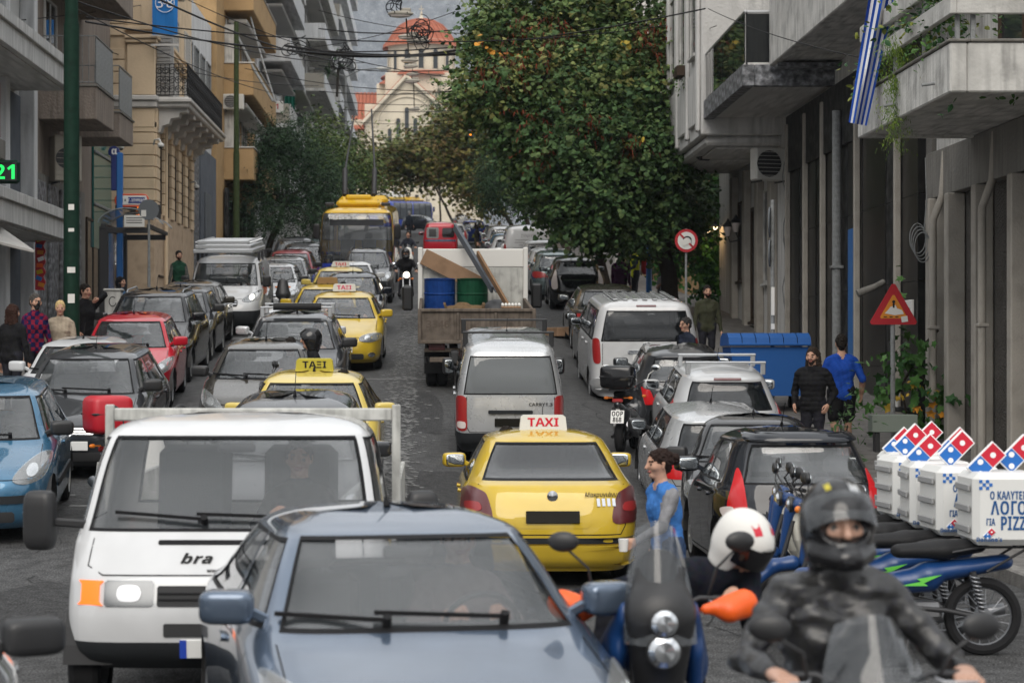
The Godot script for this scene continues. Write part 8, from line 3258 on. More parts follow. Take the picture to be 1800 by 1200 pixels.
	var bd := MB.new()
	var bs := skin(k,-1,1.0,0.0,0.87,0.01)
	bd.xf = Transform3D(Basis(Vector3.RIGHT,-PI/2),bs[0])
	bd.lathe([Vector2(0.052,-0.01),Vector2(0.05,0.008),Vector2(0,0.016)],18)
	part(bd,"badge",M.chrome,n)
	sign_on(n,k,-1,-0.47,0.885,"Μακρυγιάννη",0.045,M.black_ink,0.9,false,0.2)
	var stk := MB.new()
	stk.xf = lie(k,-1,-0.5,0.815,0.004)
	for i in 4:
		stk.box(Vector3(-0.075+0.05*i,0,0),Vector3(0.03,0.075,0.006))
	part(stk,"badge_letters",M.chrome,n)
	# microvan
	var MICRO := {"fp": [0.25,1.6,0.4,1.75,0.8,1.74,1.0,1.6,1.68,1.15,1.74,1.0,1.79,0.6,1.8,0.2],"rp": [0.3,-1.7,0.4,-1.8,0.6,-1.82,1.05,-1.8,1.6,-1.68,1.7,-1.62,1.77,-1.4,1.8,-1.0],"wp": [0.25,0.7,0.34,0.755,0.55,0.765,1.0,0.76,1.1,0.745,1.6,0.645,1.7,0.6,1.77,0.48,1.8,0.2],"nf": [0.3,7.0,1.8,7.0],"nr": [0.3,11.0,1.8,11.0],"zc": -0.1,"y0": 1.08,"y1": 1.6,"wheel": [1.0,-1.05,0.29],"ws": 0.95,"rw": 3.09,"rwy": [1.1,1.6],"side": [[1.1,1.9],[2.0,2.8]]}
	n = car("dusty silver microvan with dark lower bumper following the tipper lorry",MICRO,[1.0,0.985,1.0],M.silver,897,28.6,false,{"low_y": 0.52,"glass_rear_window": M.fog_glass,"rear_seats": false,"tail": [Vector2(0.61,0.58),Vector2(0.74,0.58),Vector2(0.75,0.8),Vector2(0.74,1.02),Vector2(0.62,1.02),Vector2(0.61,0.8)],"tail_in": [Vector2(0.63,0.6),Vector2(0.72,0.6),Vector2(0.72,0.68),Vector2(0.63,0.68)],"tail_y": 0.54,"category": "van","mirror": [1.05,1.12,0.16,0.24],"mirror_mat": M.black_plastic,"bonnet": false,"patches": [{"n": "plate_recess","f": -1,"o": rect(-0.3,0.56,0.3,0.8,0.15),"m": M.silver,"off": 0.003},{"n": "plate_lamp_bar","f": -1,"o": rect(-0.31,0.8,0.31,0.85,0.2),"m": M.bumper,"off": 0.03}]},0.0,"microvan")
	k = n.get_meta("_k")
	plate(n,k,-1,0.0,0.68,0.44,M.plate_dark)
	roof_bars(n,k,[0.9,-0.9],M.black_plastic,0.1)
	sign_on(n,k,-1,-0.42,0.93,"CARRY1.3",0.045,M.dark_metal,1.2)
	# tipper lorry
	n = thing("tipper_lorry","old tipper lorry with dirty white headboard and brown tailgate, loaded","lorry",on_road(0.8,39.4))
	settle(n,PI)
	for s in [-1.0,1.0]:
		add_wheel(n,Vector3(s*0.82,0.38,-1.6),0.38,s > 0)
		add_wheel(n,Vector3(s*0.62,0.38,-1.6),0.38,s > 0)
		add_wheel(n,Vector3(s*0.85,0.38,2.2),0.38,s > 0)
		box_part(n,"chassis_rail",M.dull_black,Vector3(s*0.4,0.62,-0.2),Vector3(0.14,0.22,5.2),0.02)
		box_part(n,"bed_side",M.dirty_tailgate,Vector3(s*1.02,1.18,-0.6),Vector3(0.06,0.55,3.6),0.012)
		box_part(n,"mudflap",M.rubber,Vector3(s*0.72,0.48,-2.05),Vector3(0.46,0.42,0.02),0.005)
		box_part(n,"headboard_post",M.white_sheet,Vector3(s*1.04,1.7,1.22),Vector3(0.09,1.5,0.12),0.012)
		box_part(n,"tail_light",M.tail_dark,Vector3(s*0.72,0.78,-2.32),Vector3(0.3,0.12,0.06),0.015)
		box_part(n,"wing_mirror",M.black_plastic,Vector3(s*1.3,1.45 if s < 0 else 1.4,2.0),Vector3(0.22,0.5,0.1),0.04)
	box_part(n,"bed_floor",M.sandy,Vector3(0,0.93,-0.6),Vector3(2.0,0.08,3.62),0.01)
	var tg := box_part(n,"tailgate",M.dirty_tailgate,Vector3(0,1.16,-2.43),Vector3(2.12,0.62,0.06),0.012)
	for e in [[0.0,1.455,2.12,0.06],[0.0,0.88,2.12,0.06],[1.03,1.16,0.07,0.6],[-1.03,1.16,0.07,0.6],[0.34,1.16,0.05,0.5],[-0.34,1.16,0.05,0.5]]:
		box_part(tg,"rib",M.dirty_tailgate,Vector3(e[0],e[1],-2.48),Vector3(e[2],e[3],0.05),0.01)
	write("3346",0.13,mat("faded_ink",Color(0.1,0.08,0.065),0.9),tg,Transform3D(Basis(Vector3.UP,PI),Vector3(0.7,1.2,-2.462)),"lettering",true,1.1)
	box_part(n,"headboard",M.dirty_panel,Vector3(0,1.5,1.25),Vector3(2.0,1.1,0.05),0.01)
	box_part(n,"headboard_top",M.white_sheet,Vector3(0,2.24,1.25),Vector3(2.0,0.36,0.07),0.015)
	box_part(n,"rear_bumper",M.dirty_tailgate,Vector3(0,0.55,-2.35),Vector3(1.7,0.09,0.08),0.01)
	box_part(n,"rear_bumper",M.dirty_tailgate,Vector3(0,0.72,-2.3),Vector3(1.9,0.07,0.06),0.01)
	box_part(n,"cab",M.dirty_panel,Vector3(0,1.35,2.3),Vector3(1.9,1.6,1.6),0.12)
	box_part(n,"axle",M.dull_black,Vector3(0,0.38,-1.6),Vector3(1.5,0.14,0.14),0.02)
	write("IVECO",0.12,M.dark_metal,n,Transform3D(Basis(Vector3.UP,PI),Vector3(0.7,0.52,-2.065)),"lettering",true,1.1)
	var lt := n.transform
	var put := func(called: String,label: String,cat: String) -> Node3D:
		var o := thing(called,label,cat)
		o.transform = lt
		return o
	var o: Node3D
	for e in [["blue oil drum standing in the lorry bed",M.drum_blue,0.66],["green oil drum standing in the lorry bed",M.drum_green,0.02]]:
		o = put.call("oil_drum",e[0],"drum")
		var db := MB.new()
		db.xf = Transform3D(Basis(),Vector3(e[2],0.98,0.6))
		db.lathe([Vector2(0,0),Vector2(0.3,0),Vector2(0.31,0.02),Vector2(0.3,0.04),Vector2(0.3,0.28),Vector2(0.315,0.3),Vector2(0.3,0.32),Vector2(0.3,0.58),Vector2(0.315,0.6),Vector2(0.3,0.62),Vector2(0.3,0.86),Vector2(0.315,0.88),Vector2(0.29,0.88),Vector2(0.29,0.6)],24)
		part(db,"shell",e[1],o)
	o = put.call("wheelbarrow_tray","muddy tray tub heaped with earth in front of the drums","tub")
	var tb := MB.new()
	tb.xf = Transform3D(Basis(),Vector3(0.22,1.3,-1.9))
	tb.prism(PackedVector2Array([Vector2(-0.3,0),Vector2(0.3,0),Vector2(0.38,0.24),Vector2(0.34,0.24),Vector2(0.27,0.04),Vector2(-0.27,0.04),Vector2(-0.34,0.24),Vector2(-0.38,0.24)]),-0.3,0.3)
	part(tb,"tub",M.sandy,o)
	blob(o,"earth",M.sandy,[[Vector3(-0.02,1.42,-1.9),Vector3(0.45,1.42,-1.9),0.13,0.12,Vector3(1.2,0.7,1.4)],[Vector3(0.2,1.46,-1.85),Vector3(0.3,1.47,-1.8),0.1,0.09]],0.03)
	o = put.call("mixer_bowl","round dark bowl lying beside the drums in the lorry","bowl")
	var mx := MB.new()
	mx.ball(Vector3(-0.42,1.22,-0.3),Vector3(0.32,0.3,0.3),12)
	part(mx,"bowl",M.dark_metal,o)
	o = put.call("wooden_board","wide brown board leaning across the lorry's headboard","board")
	var wb := MB.new()
	wb.bar(Vector3(0.98,2.28,1.12),Vector3(-0.15,1.72,0.9),0.04,0.32,0.006)
	part(wb,"board",M.plywood,o)
	o = put.call("steel_gutter","long grey steel gutter section leaning out above the lorry's load","gutter")
	wb = MB.new()
	wb.bar(Vector3(0.36,2.85,1.4),Vector3(-0.34,1.7,-0.4),0.05,0.14,0.006)
	wb.bar(Vector3(0.28,2.81,1.35),Vector3(-0.42,1.66,-0.45),0.05,0.03,0.006)
	part(wb,"channel",mat("gutter_grey",Color(0.09,0.1,0.115),0.5),o)
	o = put.call("wooden_plank","narrow plank lying against the steel gutter in the lorry","plank")
	wb = MB.new()
	wb.bar(Vector3(-0.08,2.35,0.6),Vector3(-0.62,1.42,-2.1),0.05,0.12,0.006)
	part(wb,"plank",M.timber,o)
	o = put.call("egg_tray","tray of small white pieces on the lorry's tailgate","tray")
	box_part(o,"tray",M.plywood,Vector3(-0.62,1.5,-2.3),Vector3(0.36,0.03,0.28))
	for i in 6:
		for j in 3:
			var eb := MB.new()
			eb.ball(Vector3(-0.77+0.06*i,1.54,-2.38+0.08*j),Vector3(0.028,0.03,0.028),5)
			part(eb,"white_piece",M.white_sheet,o)
	# --- parked on the right
	var tailv := func(x0: float,y0: float,x1: float,y1: float) -> Dictionary:
		return {"n": "reflector_strip","f": -1,"o": rect(x0,y0,x1,y1,0.3),"m": M.tail_red,"pair": true,"off": 0.012}
	n = car("glossy black hatchback with tall red tail lights beside the mopeds",HATCH,[0.93,1.0,0.9],M.black_blue,1425,18.7,false,{"tails": "tall","tail_mat": M.tail_vivid,"tail_in": [Vector2(0.66,0.68),Vector2(0.73,0.67),Vector2(0.75,0.75),Vector2(0.67,0.77)],"tail_y": 0.55,"patches": [tailv.call(0.5,0.28,0.68,0.33),{"n": "roof_spoiler","f": -1,"o": rect(-0.5,1.36,0.5,1.41,0.2),"m": M.black_blue,"off": 0.05}]})
	car("black car parked facing down the hill with its left wheel trim showing",HATCH,[0.97,1.05,0.82],M.black,1365,22.5,true,{"lamps": "oval","grille": "slim","low_y": 0.45,"mirror_mat": M.black_plastic,"rub": true},-0.16)
	car("silver hatchback with red L shaped tail light beside the black cars",HATCH,[1.0,1.0,0.95],M.silver,1278,25.7,false,{"tails": "wide","tail_mat": M.tail_vivid,"tail_y": 0.6,"rim": "alloy","mirror_mat": M.black_plastic,"glass_rear_window": M.dark_glass,"patches": [tailv.call(0.45,0.36,0.72,0.4)]})
	n = car("white compact estate with silver roof bars on the right",HATCH,[1.0,1.08,0.9],M.grey_white,1283,29.4,false,{"tails": "post","tail_y": 0.6,"glass_rear_window": M.dark_glass,"patches": [{"n": "brake_lamp","f": -1,"o": rect(-0.2,1.47,0.2,1.495,0.3),"m": M.tail_dark,"off": 0.012}]})
	roof_bars(n,n.get_meta("_k"),[-0.2,-1.15],M.aluminium,0.13,0.035)
	car("dark grey hatchback half hidden behind the white compact estate",HATCH,[0.98,1.0,0.84],M.graphite,1208,33.0,false,{"tails": "block","tail_mat": M.tail_vivid,"tail_y": 0.6})
	# people-carrier van
	n = car("white passenger van with red tail lights parked on the right",VAN,[1.04,1.03,1.0],M.white_van,1136,36.9,false,{"tail": [Vector2(0.83,0.84),Vector2(0.93,0.84),Vector2(0.955,1.05),Vector2(0.94,1.25),Vector2(0.85,1.25),Vector2(0.83,1.05)],"tail_y": 0.56,"side": [[1.09,1.93],[2.0,2.5],[2.55,2.88]],"category": "van","glass_rear_window": M.dark_glass,"mirror_mat": M.black_plastic,"patches": [tailv.call(0.6,0.42,0.78,0.45),{"n": "brake_lamp","f": -1,"o": rect(-0.18,1.835,0.18,1.86,0.3),"m": M.tail_dark,"off": 0.012},{"n": "rear_bumper","f": -1,"o": rect(-0.95,0.38,0.95,0.56,0.3),"m": M.grey_white,"off": 0.05},{"n": "plate_garnish","f": -1,"o": rect(-0.34,1.0,0.34,1.06,0.3),"m": M.chrome,"off": 0.02}]},0.0,"passenger_van")
	k = n.get_meta("_k")
	var pb := MB.new()
	pb.xf = lie(k,-1,0.0,0.93,0.02)
	pb.box(Vector3.ZERO,Vector3(0.5,0.115,0.012),0.004)
	o = part(pb,"number_plate",M.plate,n)
	write("EEE·81",0.08,M.red_ink,o,pb.xf*Transform3D(Basis(),Vector3(0,0,0.008)),"lettering",true,0.9)
	var lg := MB.new()
	lg.xf = lie(k,-1,0.0,1.13,0.012)
	var ring := PackedVector3Array()
	for i in 21:
		ring.append(Vector3(cos(TAU*i/20.0)*0.075,sin(TAU*i/20.0)*0.075,0))
	lg.tube(ring,0.008,5)
	lg.tube(PackedVector3Array([Vector3(-0.055,0.05,0),Vector3(-0.025,-0.06,0),Vector3(0,0.0,0),Vector3(0.025,-0.06,0),Vector3(0.055,0.05,0)]),0.007,5)
	lg.tube(PackedVector3Array([Vector3(-0.025,0.07,0),Vector3(0,0.012,0),Vector3(0.025,0.07,0)]),0.007,5)
	part(lg,"badge",M.chrome,n)
	for i in 7:
		box_part(n,"roof_rib",M.grey_white,Vector3(-0.54+0.18*i,1.955,-0.9),Vector3(0.09,0.02,2.2),0.008)
	car("dark car squeezed in ahead of the white passenger van",HATCH,[0.98,1.0,0.95],M.black,1092,42.2,false,{"tails": "block","tail_y": 0.6})
	n = car("brown grey saloon reflecting leaves in its rear window",SEDAN,[1.02,1.04,0.95],M.brown_grey,1074,46.7,false,{"tails": "block","tail_y": 0.6,"glass_rear_window": M.dark_glass})
	car("black hatchback with clear tall tail lights and chrome boot strip",HATCH,[0.99,1.04,0.98],M.black,1016,60.0,false,{"tails": "tall","tail_mat": M.tail_clear,"tail_y": 0.6,"glass_rear_window": M.dark_glass,"patches": [{"n": "chrome_strip","f": -1,"o": rect(-0.4,0.86,0.4,0.9,0.2),"m": M.chrome,"off": 0.02},tailv.call(0.3,0.34,0.5,0.38)]})
	car("green grey estate car parked ahead of the black hatchback",HATCH,[1.02,1.05,1.05],M.green_grey,982,65.0,false,{"tails": "wide","tail_y": 0.6})
	n = car("silver car with two dark roof lines farther along the right row",HATCH,[1.0,1.0,1.0],M.silver,968,70.0,false,{"tails": "block","far": true})
	car("white car parked under the leaves in the right row",HATCH,[1.03,1.1,1.0],M.white_van,955,75.0,false,{"tails": "block","far": true})
	n = car("white panel van with grey lettering on its rear doors",VAN,[1.0,1.08,1.0],M.white_van,928,80.0,false,{"tail": [Vector2(0.85,0.8),Vector2(0.94,0.8),Vector2(0.95,1.1),Vector2(0.93,1.3),Vector2(0.86,1.3),Vector2(0.85,1.0)],"rear_glass": false,"category": "van","far": true},0.0,"panel_van")
	sign_on(n,n.get_meta("_k"),-1,-0.1,1.66,"ΣΥΝΑΥΤΩΝ",0.13,M.box_grey,0.8)
	for i in 5:
		var pl := MB.new()
		pl.xf = lie(n.get_meta("_k"),-1,0.0,1.5 - 0.1*i,0.004)
		pl.box(Vector3(-0.1*(i % 2),0,0),Vector3(1.0 - 0.15*(i % 3),0.035,0.004))
		part(pl,"print_line",M.box_grey,n)
	for e in [["white hatchback in the far right row",M.grey_white,896,87.0,1.0],["blue car in the far right row",M.sky_blue,890,93.0,0.98],["silver estate in the far right row under the evergreen",M.silver,884,99.0,1.1],["dark car almost lost at the end of the right row",M.graphite,876,106.0,1.0]]:
		car(e[0],HATCH,[1.0,e[4],1.0],e[1],e[2],e[3],false,{"tails": "block","far": true})
	# far traffic
	n = car("red small van with patched rear windows beyond the lorry",VAN,[0.88,0.98,0.85],M.red,774,97.0,false,{"category": "van","rear_glass": false,"patches": [{"n": "patched_window","f": -1,"o": rect(0.08,1.1,0.66,1.62,0.1),"m": M.galvanised,"off": 0.006},{"n": "window_grid","f": -1,"o": rect(0.2,1.18,0.54,1.54,0.05),"m": M.dark_metal,"off": 0.012},{"n": "rear_window","f": -1,"o": rect(-0.66,1.14,-0.08,1.6,0.15),"m": M.smoke_glass,"off": 0.01},{"n": "blue_strip","f": -1,"o": rect(-0.72,0.96,0.72,1.04,0.1),"m": M.sky_blue,"off": 0.01},{"n": "tail_light","f": -1,"o": rect(0.74,0.6,0.82,0.9,0.2),"m": M.tail_red,"pair": true}]},0.0,"small_van")
	car("white hatchback with red tail lights ahead of the red van",HATCH,[0.97,1.03,0.95],M.grey_white,797,112.0,false,{"tails": "tall","far": true,"glass_rear_window": M.dark_glass})
	car("blue hatchback waiting at the far junction",HATCH,[1.02,1.0,1.0],M.blue,832,124.0,false,{"tails": "block","far": true})
	car("dark car turning across the far junction",HATCH,[1.0,1.0,1.0],M.black_blue,742,190.0,true,{"lamps": "swept","far": true},1.15)
	car("black car behind the blue hatchback at the junction",HATCH,[1.02,1.05,1.0],M.black,812,205.0,false,{"tails": "block","far": true})
	# trolleybuses
	trolley("yellow fronted trolleybus facing down the hill with both poles raised",on_road(-2.53,68.5+5.9),0.0,true)
	trolley("blue and yellow trolleybus seen from behind at the far junction",on_road(-3.1,205.0),PI - 0.36,false)
	n = thing("box_lorry","white box lorry beyond the far trolleybus","lorry",on_road(-4.2,215.0))
	box_part(n,"cargo_box",M.white_sheet,Vector3(0,2.7,-3.2),Vector3(2.4,2.6,5.6),0.05)
	box_part(n,"cab",M.white_sheet,Vector3(0,1.5,0.6),Vector3(2.2,2.0,1.9),0.15)
	box_part(n,"windscreen",M.smoke_glass,Vector3(0,1.9,1.53),Vector3(1.9,0.8,0.06),0.02)
	for s in [-1.0,1.0]:
		for z in [0.6,-4.4]:
			add_wheel(n,Vector3(s*0.95,0.45,z),0.45,s > 0)

func trolley(label: String,p: Vector3,turn: float,near: bool) -> void:
	var B := {"fp": [0.35,5.75,0.5,5.85,1.0,5.88,2.5,5.78,2.72,5.7,2.84,5.5,2.9,5.0],"rp": [0.35,-5.8,0.6,-5.88,1.2,-5.88,2.5,-5.8,2.72,-5.72,2.84,-5.5,2.9,-5.0],"wp": [0.35,1.2,0.5,1.25,1.2,1.26,2.5,1.22,2.7,1.16,2.84,1.0,2.9,0.7],"nf": [0.3,16.0,2.9,16.0],"nr": [0.3,18.0,2.9,18.0],"zc": 0.0,"y0": 1.06,"y1": 2.7,"wheel": [3.3,-2.6,0.48],"ws": 0.972,"rw": 3.06,"rwy": [1.5,2.45],"side": [[1.08,1.35],[1.38,1.65],[1.68,1.95],[2.05,2.3],[2.33,2.6],[2.63,2.9]]}
	var n := make_car("trolleybus",label,"bus",{"base": B,"paint": M.trolley_yellow,"low_y": 1.04,"low_mat": M.trolley_blue,"aerial": false,"doors": 2,"door_end": -2.0,"bonnet": false,"seal": M.rubber,"glass": M.car_glass if near else M.smoke_glass,"rear_seats": false,"seat_z": 4.6,"seat_up": 0.5,"ys": [2.6],"mirror": [5.6,2.1,0.22,0.5],"mirror_mat": M.black_plastic,"wiper": [[0.6,1.12,-0.2,1.2]],"tail": [Vector2(1.02,0.7),Vector2(1.14,0.7),Vector2(1.16,0.9),Vector2(1.14,1.2),Vector2(1.03,1.2),Vector2(1.02,0.9)],
		"patches": ([{"n": "headlight","f": 1,"o": rect(0.7,0.6,1.05,0.8,0.3),"m": M.lamp_off,"pair": true,"off": 0.012},{"n": "destination_blind","f": 1,"o": rect(-0.9,2.3,0.9,2.5,0.1),"m": M.gloss_black,"off": 0.012}] if near else [{"n": "yellow_slash","f": -1,"o": [Vector2(0.25,1.45),Vector2(-0.35,1.45),Vector2(-0.75,0.7),Vector2(-0.15,0.7)],"m": M.trolley_yellow,"off": 0.012},{"n": "white_slash","f": -1,"o": [Vector2(-0.4,1.4),Vector2(-0.8,1.4),Vector2(-1.05,0.8),Vector2(-0.8,0.8)],"m": M.white_sheet,"off": 0.012}])},p,turn)
	settle(n,turn)
	if not near:
		for c in n.get_children():
			if c.name == "body":
				(c as MeshInstance3D).mesh.surface_set_material(0,M.trolley_blue)
	box_part(n,"roof_gear",M.trolley_yellow,Vector3(0,3.02,2.4),Vector3(1.5,0.26,4.2),0.1)
	box_part(n,"roof_gear",M.trolley_yellow,Vector3(0,3.08,-2.8),Vector3(1.8,0.36,3.6),0.14)
	box_part(n,"pole_base",M.trolley_yellow,Vector3(0,3.22,3.0),Vector3(0.9,0.2,2.4),0.06)
	for s in [-1.0,1.0]:
		box_part(n,"roof_vent",M.dark_metal,Vector3(s*0.95,3.0,4.9),Vector3(0.3,0.12,0.5),0.03)
		var t := MB.new()
		if near:
			t.tube(PackedVector3Array([Vector3(s*0.5,3.4,3.4),Vector3(s*0.52,4.1,2.8),Vector3(s*0.3,6.4,-1.0)]),0.045,6,0.03)
			t.cyl(Vector3(s*0.5,3.3,3.4),Vector3(s*0.52,4.2,2.75),0.09)
		else:
			t.tube(PackedVector3Array([Vector3(s*0.5,3.4,1.0),Vector3(s*0.4,4.2,-3.0),Vector3(s*0.3,5.4,-7.0)]),0.05,6,0.03)
		part(t,"trolley_pole",M.dark_metal,n)
		box_part(n,"spring_box",M.dark_metal,Vector3(s*0.5,3.42,3.0),Vector3(0.2,0.25,0.6),0.03)
	if not near:
		for s in [-1.0,1.0]:
			box_part(n,"ladder_rail",M.aluminium,Vector3(s*0.2 - 0.1,2.1,-5.98),Vector3(0.05,1.7,0.05))
		for i in 6:
			box_part(n,"ladder_rung",M.aluminium,Vector3(-0.1,1.4+0.27*i,-5.98),Vector3(0.36,0.04,0.04))

# ---------------------------------------------------------------- riders,walkers and their machines
func helmet_of(m: Material,open := false) -> Dictionary:
	return {"mat": m,"open": open,"cell": 0.014}

func populate() -> void:
	rng.seed = 99
	var n: Node3D
	var p: Node3D
	var black := Color(0.012,0.012,0.013)
	var ride := {"hip": Vector3(0,0.93,-0.24),"lean": Vector3(0,0,0.1),"feet": [Vector3(-0.2,0.32,0.12),Vector3(0.2,0.32,0.12)],"hands": [Vector3(-0.32,1.09,0.26),Vector3(0.32,1.09,0.26)],"hand_dir": [Vector3(0.25,-0.1,1),Vector3(-0.25,-0.1,1)],"palm": Vector3(0,-1,0.2),"thumb": Vector3(0,0,0),"curl": 1.1,"hair_style": "none","knee": Vector3(0.0,0.4,1)}
	var pose := func(base: Dictionary,more: Dictionary) -> Dictionary:
		var d := base.duplicate()
		d.merge(more,true)
		return d
	# adventure motorcycle with orange hand guards,front
	var a := on_road(1.04,10.1)
	n = make_bike("dark blue adventure motorcycle with orange hand guards in the foreground",a,0.02,{"style": "adventure","paint": M.moped_blue,"bar": 0.42,"bar_y": 1.02,"screen": [0.17,0.86,1.42,0.78,0.2],"mirrors": false})
	for s in [-1.0,1.0]:
		blob(n,"hand_guard",M.orange,[[Vector3(s*0.24,0.99,0.44),Vector3(s*0.43,1.01,0.38),0.025,0.07,Vector3(1,1.0,0.7)],[Vector3(s*0.36,0.98,0.42),Vector3(s*0.46,1.01,0.32),0.055,0.04]],0.014)
	blob(n,"front_fairing",M.black_plastic,[[Vector3(0,0.98,0.66),Vector3(0,0.7,0.62),0.15,0.11,Vector3(1.1,1,0.7)],[Vector3(0,1.05,0.62),Vector3(0,1.2,0.56),0.12,0.09,Vector3(1.2,1,0.6)]],0.018)
	for s in [-1.0,1.0]:
		blob(n,"side_fairing",M.moped_blue,[[Vector3(s*0.16,0.98,0.56),Vector3(s*0.22,0.72,0.3),0.05,0.08,Vector3(0.7,1.4,1)],[Vector3(s*0.18,0.8,0.5),Vector3(s*0.2,0.5,0.36),0.06,0.05,Vector3(0.7,1.2,1)]],0.016)
	round_lamp(n,Vector3(0,0.97,0.79),0.065,false)
	round_lamp(n,Vector3(0,0.84,0.78),0.078,false)
	bike_mirrors(n,1.02,0.3,0.36,0.26)
	person("rider in dark clothes bent over the orange guarded motorcycle, white and red helmet",a,0.02,pose.call(ride,{"top": Color(0.012,0.013,0.018),"lean": Vector3(0.85,-0.12,0.4),"hands": [Vector3(-0.38,1.03,0.24),Vector3(0.4,1.05,0.26)],"cell": 0.018,"look": 0.75,"nod": 0.6,"feet": [Vector3(-0.34,0.0,0.1),Vector3(0.3,0.32,0.1)],"helmet": {"mat": M.white_sheet,"open": true,"cell": 0.011,"visor": M.gloss_black,"bands": [[-1.6,0.75,0.2,0.55,M.logo_red],[-1.6,0.75,-0.6,-0.3,M.logo_red]]}}))
	# scooter rider in black leather
	a = on_road(1.5,7.4)
	n = make_bike("silver scooter under the leather jacketed rider",a,0.06,{"style": "scooter","paint": M.silver,"tail_paint": M.graphite,"screen": [0.2,0.92,1.3,0.56,0.2],"bar": 0.36,"bar_y": 1.08,"reach": 0.16})
	person("rider in black leather jacket and dark full face helmet, nearest right",a,0.1,pose.call(ride,{"h": 1.8,"leather": true,"top": Color(0.02,0.02,0.021),"legs": Color(0.02,0.025,0.035),"bulk": 1.12,"hip": Vector3(0,0.82,-0.2),"hands": [Vector3(-0.33,1.05,0.24),Vector3(0.33,1.05,0.24)],"lean": Vector3(0.0,0,0.06),"cell": 0.016,"folds": 0.014,"head_cell": 0.006,"hand_cell": 0.006,"helmet": {"mat": M.gloss_black,"cell": 0.009,"visor": M.screen_tint,"lift": -0.55,"bands": [[-1.0,0.75,0.12,0.4,M.silver],[-0.6,0.6,-0.5,-0.35,M.sign_yellow]]},"feet": [Vector3(-0.24,0.24,0.2),Vector3(0.24,0.24,0.2)],"collar": true}))
	# rider crossing between the taxis
	a = on_road(-1.78,28.0)
	n = make_bike("black motorcycle slipping across between the queued cars",a,-1.45,{"style": "naked"})
	person("helmeted rider in sunglasses seen sideways above the taxi roof",a,-1.45,pose.call(ride,{"top": black,"glasses": true,"shades": true,"helmet": helmet_of(M.gloss_black,true)}))
	# riders coming down between the lanes
	a = on_road(-0.8,61.5)
	n = make_bike("motorcycle with glowing round headlight coming down between the lanes",a,0.05,{"style": "naked","lit": true,"paint": M.black_plastic,"steel_fork": true,"mirror_mat": M.chrome})
	person("rider all in black on the motorcycle with the lit headlight",a,0.05,pose.call(ride,{"top": black,"bulk": 1.15,"glove": SKIN,"mask": true,"helmet": helmet_of(M.gloss_black)}))
	a = on_road(-1.0,84.0)
	n = make_bike("white scooter higher up behind the black clad rider",a,0.0,{"style": "scooter","paint": M.white_sheet,"screen": [0.2,0.95,1.2,0.55,0.12]})
	person("second rider in dark jacket farther up the lane gap",a,0.0,pose.call(ride,{"top": Color(0.02,0.022,0.03),"hair_style": "short","cell": 0.026}))
	# parked two-wheelers
	n = make_bike("black maxi scooter with a glossy top box and square plate beside the white van",on_road(2.98,31.3),PI - 0.25,{"style": "scooter","paint": M.graphite,"box": M.gloss_black,"plate": ["OOP","868"],"screen": [0.24,1.0,1.5,0.5,0.2],"screen_mat": M.screen_clear,"mirror_mat": M.white_sheet},"motor_scooter")
	n = make_bike("white delivery scooter with a big red box by the slate saloon",on_road(-3.25,22.3),0.5,{"style": "scooter","paint": M.white_sheet,"tail_paint": M.dark_silver,"box": M.box_red,"box_size": Vector3(0.48,0.42,0.45)},"delivery_scooter")
	n = make_bike("dark scooter with black top box squeezed beside the white ladder van",on_road(-4.15,56.6),0.1,{"style": "scooter","box": M.gloss_black},"motor_scooter")
	n = make_bike("dark motorcycle parked by the standing man at the far right row",on_road(2.7,101.0),PI,{"style": "naked","mirror_mat": M.chrome})
	var what := ["nearest delivery moped, its box slogan in full view at the picture edge","second delivery moped in the row, cream leg shield behind the nearest one","middle delivery moped of the row of five","fourth delivery moped, white box partly behind the middle one","farthest delivery moped of the row, beside the black hatchback"]
	var first: Node3D
	for i in 5:
		var d := 14.9+0.74*i
		var bx: float = (1757.0 - [0.0,66.0,112.0,146.0,158.0][i] - 760.0)*d/FOC
		var turn: float = -PI/2+[0.0,0.06,-0.05,0.1,-0.04][i]
		if i == 0:
			n = make_moped(what[i],on_road(bx - 0.72,d),turn,M.moped_cream,M.moped_blue,0.0,"pizza delivery mopeds parked in a row")
			pizza_box(n,1.0)
			first = n.duplicate()
		else:
			n = first.duplicate()
			n.name = numbered("delivery_moped")
			add_child(n)
			n.position = on_road(bx - 0.72,d)
			n.rotation.y = turn
			n.set_meta("label",what[i])
		for e in ([[0.16,0.0],[-0.1,0.12]] if i % 2 == 0 else [[0.0,0.0]]):
			domino(n,Transform3D(Basis(Vector3.UP,PI/2)*Basis(Vector3(0,0,1),-PI/4),Vector3(-0.1+e[1],1.46 - e[1]*0.4,-0.72 - e[0])),0.125,0.03)
	first.free()
	# walkers on the right
	p = person("woman in blue work vest and grey sleeves walking beside the taxi",on_road(1.75,15.2),-1.25,{"h": 1.46,"top": Color(0.045,0.15,0.4),"sleeve": Color(0.2,0.2,0.21),"fore": Color(0.2,0.2,0.21),"legs": Color(0.03,0.05,0.1),"hair_style": "bun","hair": Color(0.02,0.012,0.01),"collar": false,"cell": 0.016,"head_cell": 0.006,"hand_cell": 0.006,"hands": [Vector3(-0.24,0.86,0.04),Vector3(0.16,0.98,0.38)],"feet": [Vector3(-0.1,0,0.2),Vector3(0.1,0.02,-0.22)],"lean": Vector3(0,0,0.06),"bulk": 1.08})
	var cup := thing("paper_cup","small white cup in the hand of the woman in blue","cup",p.transform*((p.get_meta("_p").hands[1] as Vector3)+Vector3(0.0,-0.07,0.1)))
	var cb := MB.new()
	cb.lathe([Vector2(0,0),Vector2(0.03,0),Vector2(0.038,0.09),Vector2(0,0.09)],12)
	part(cb,"cup",M.white_sheet,cup)
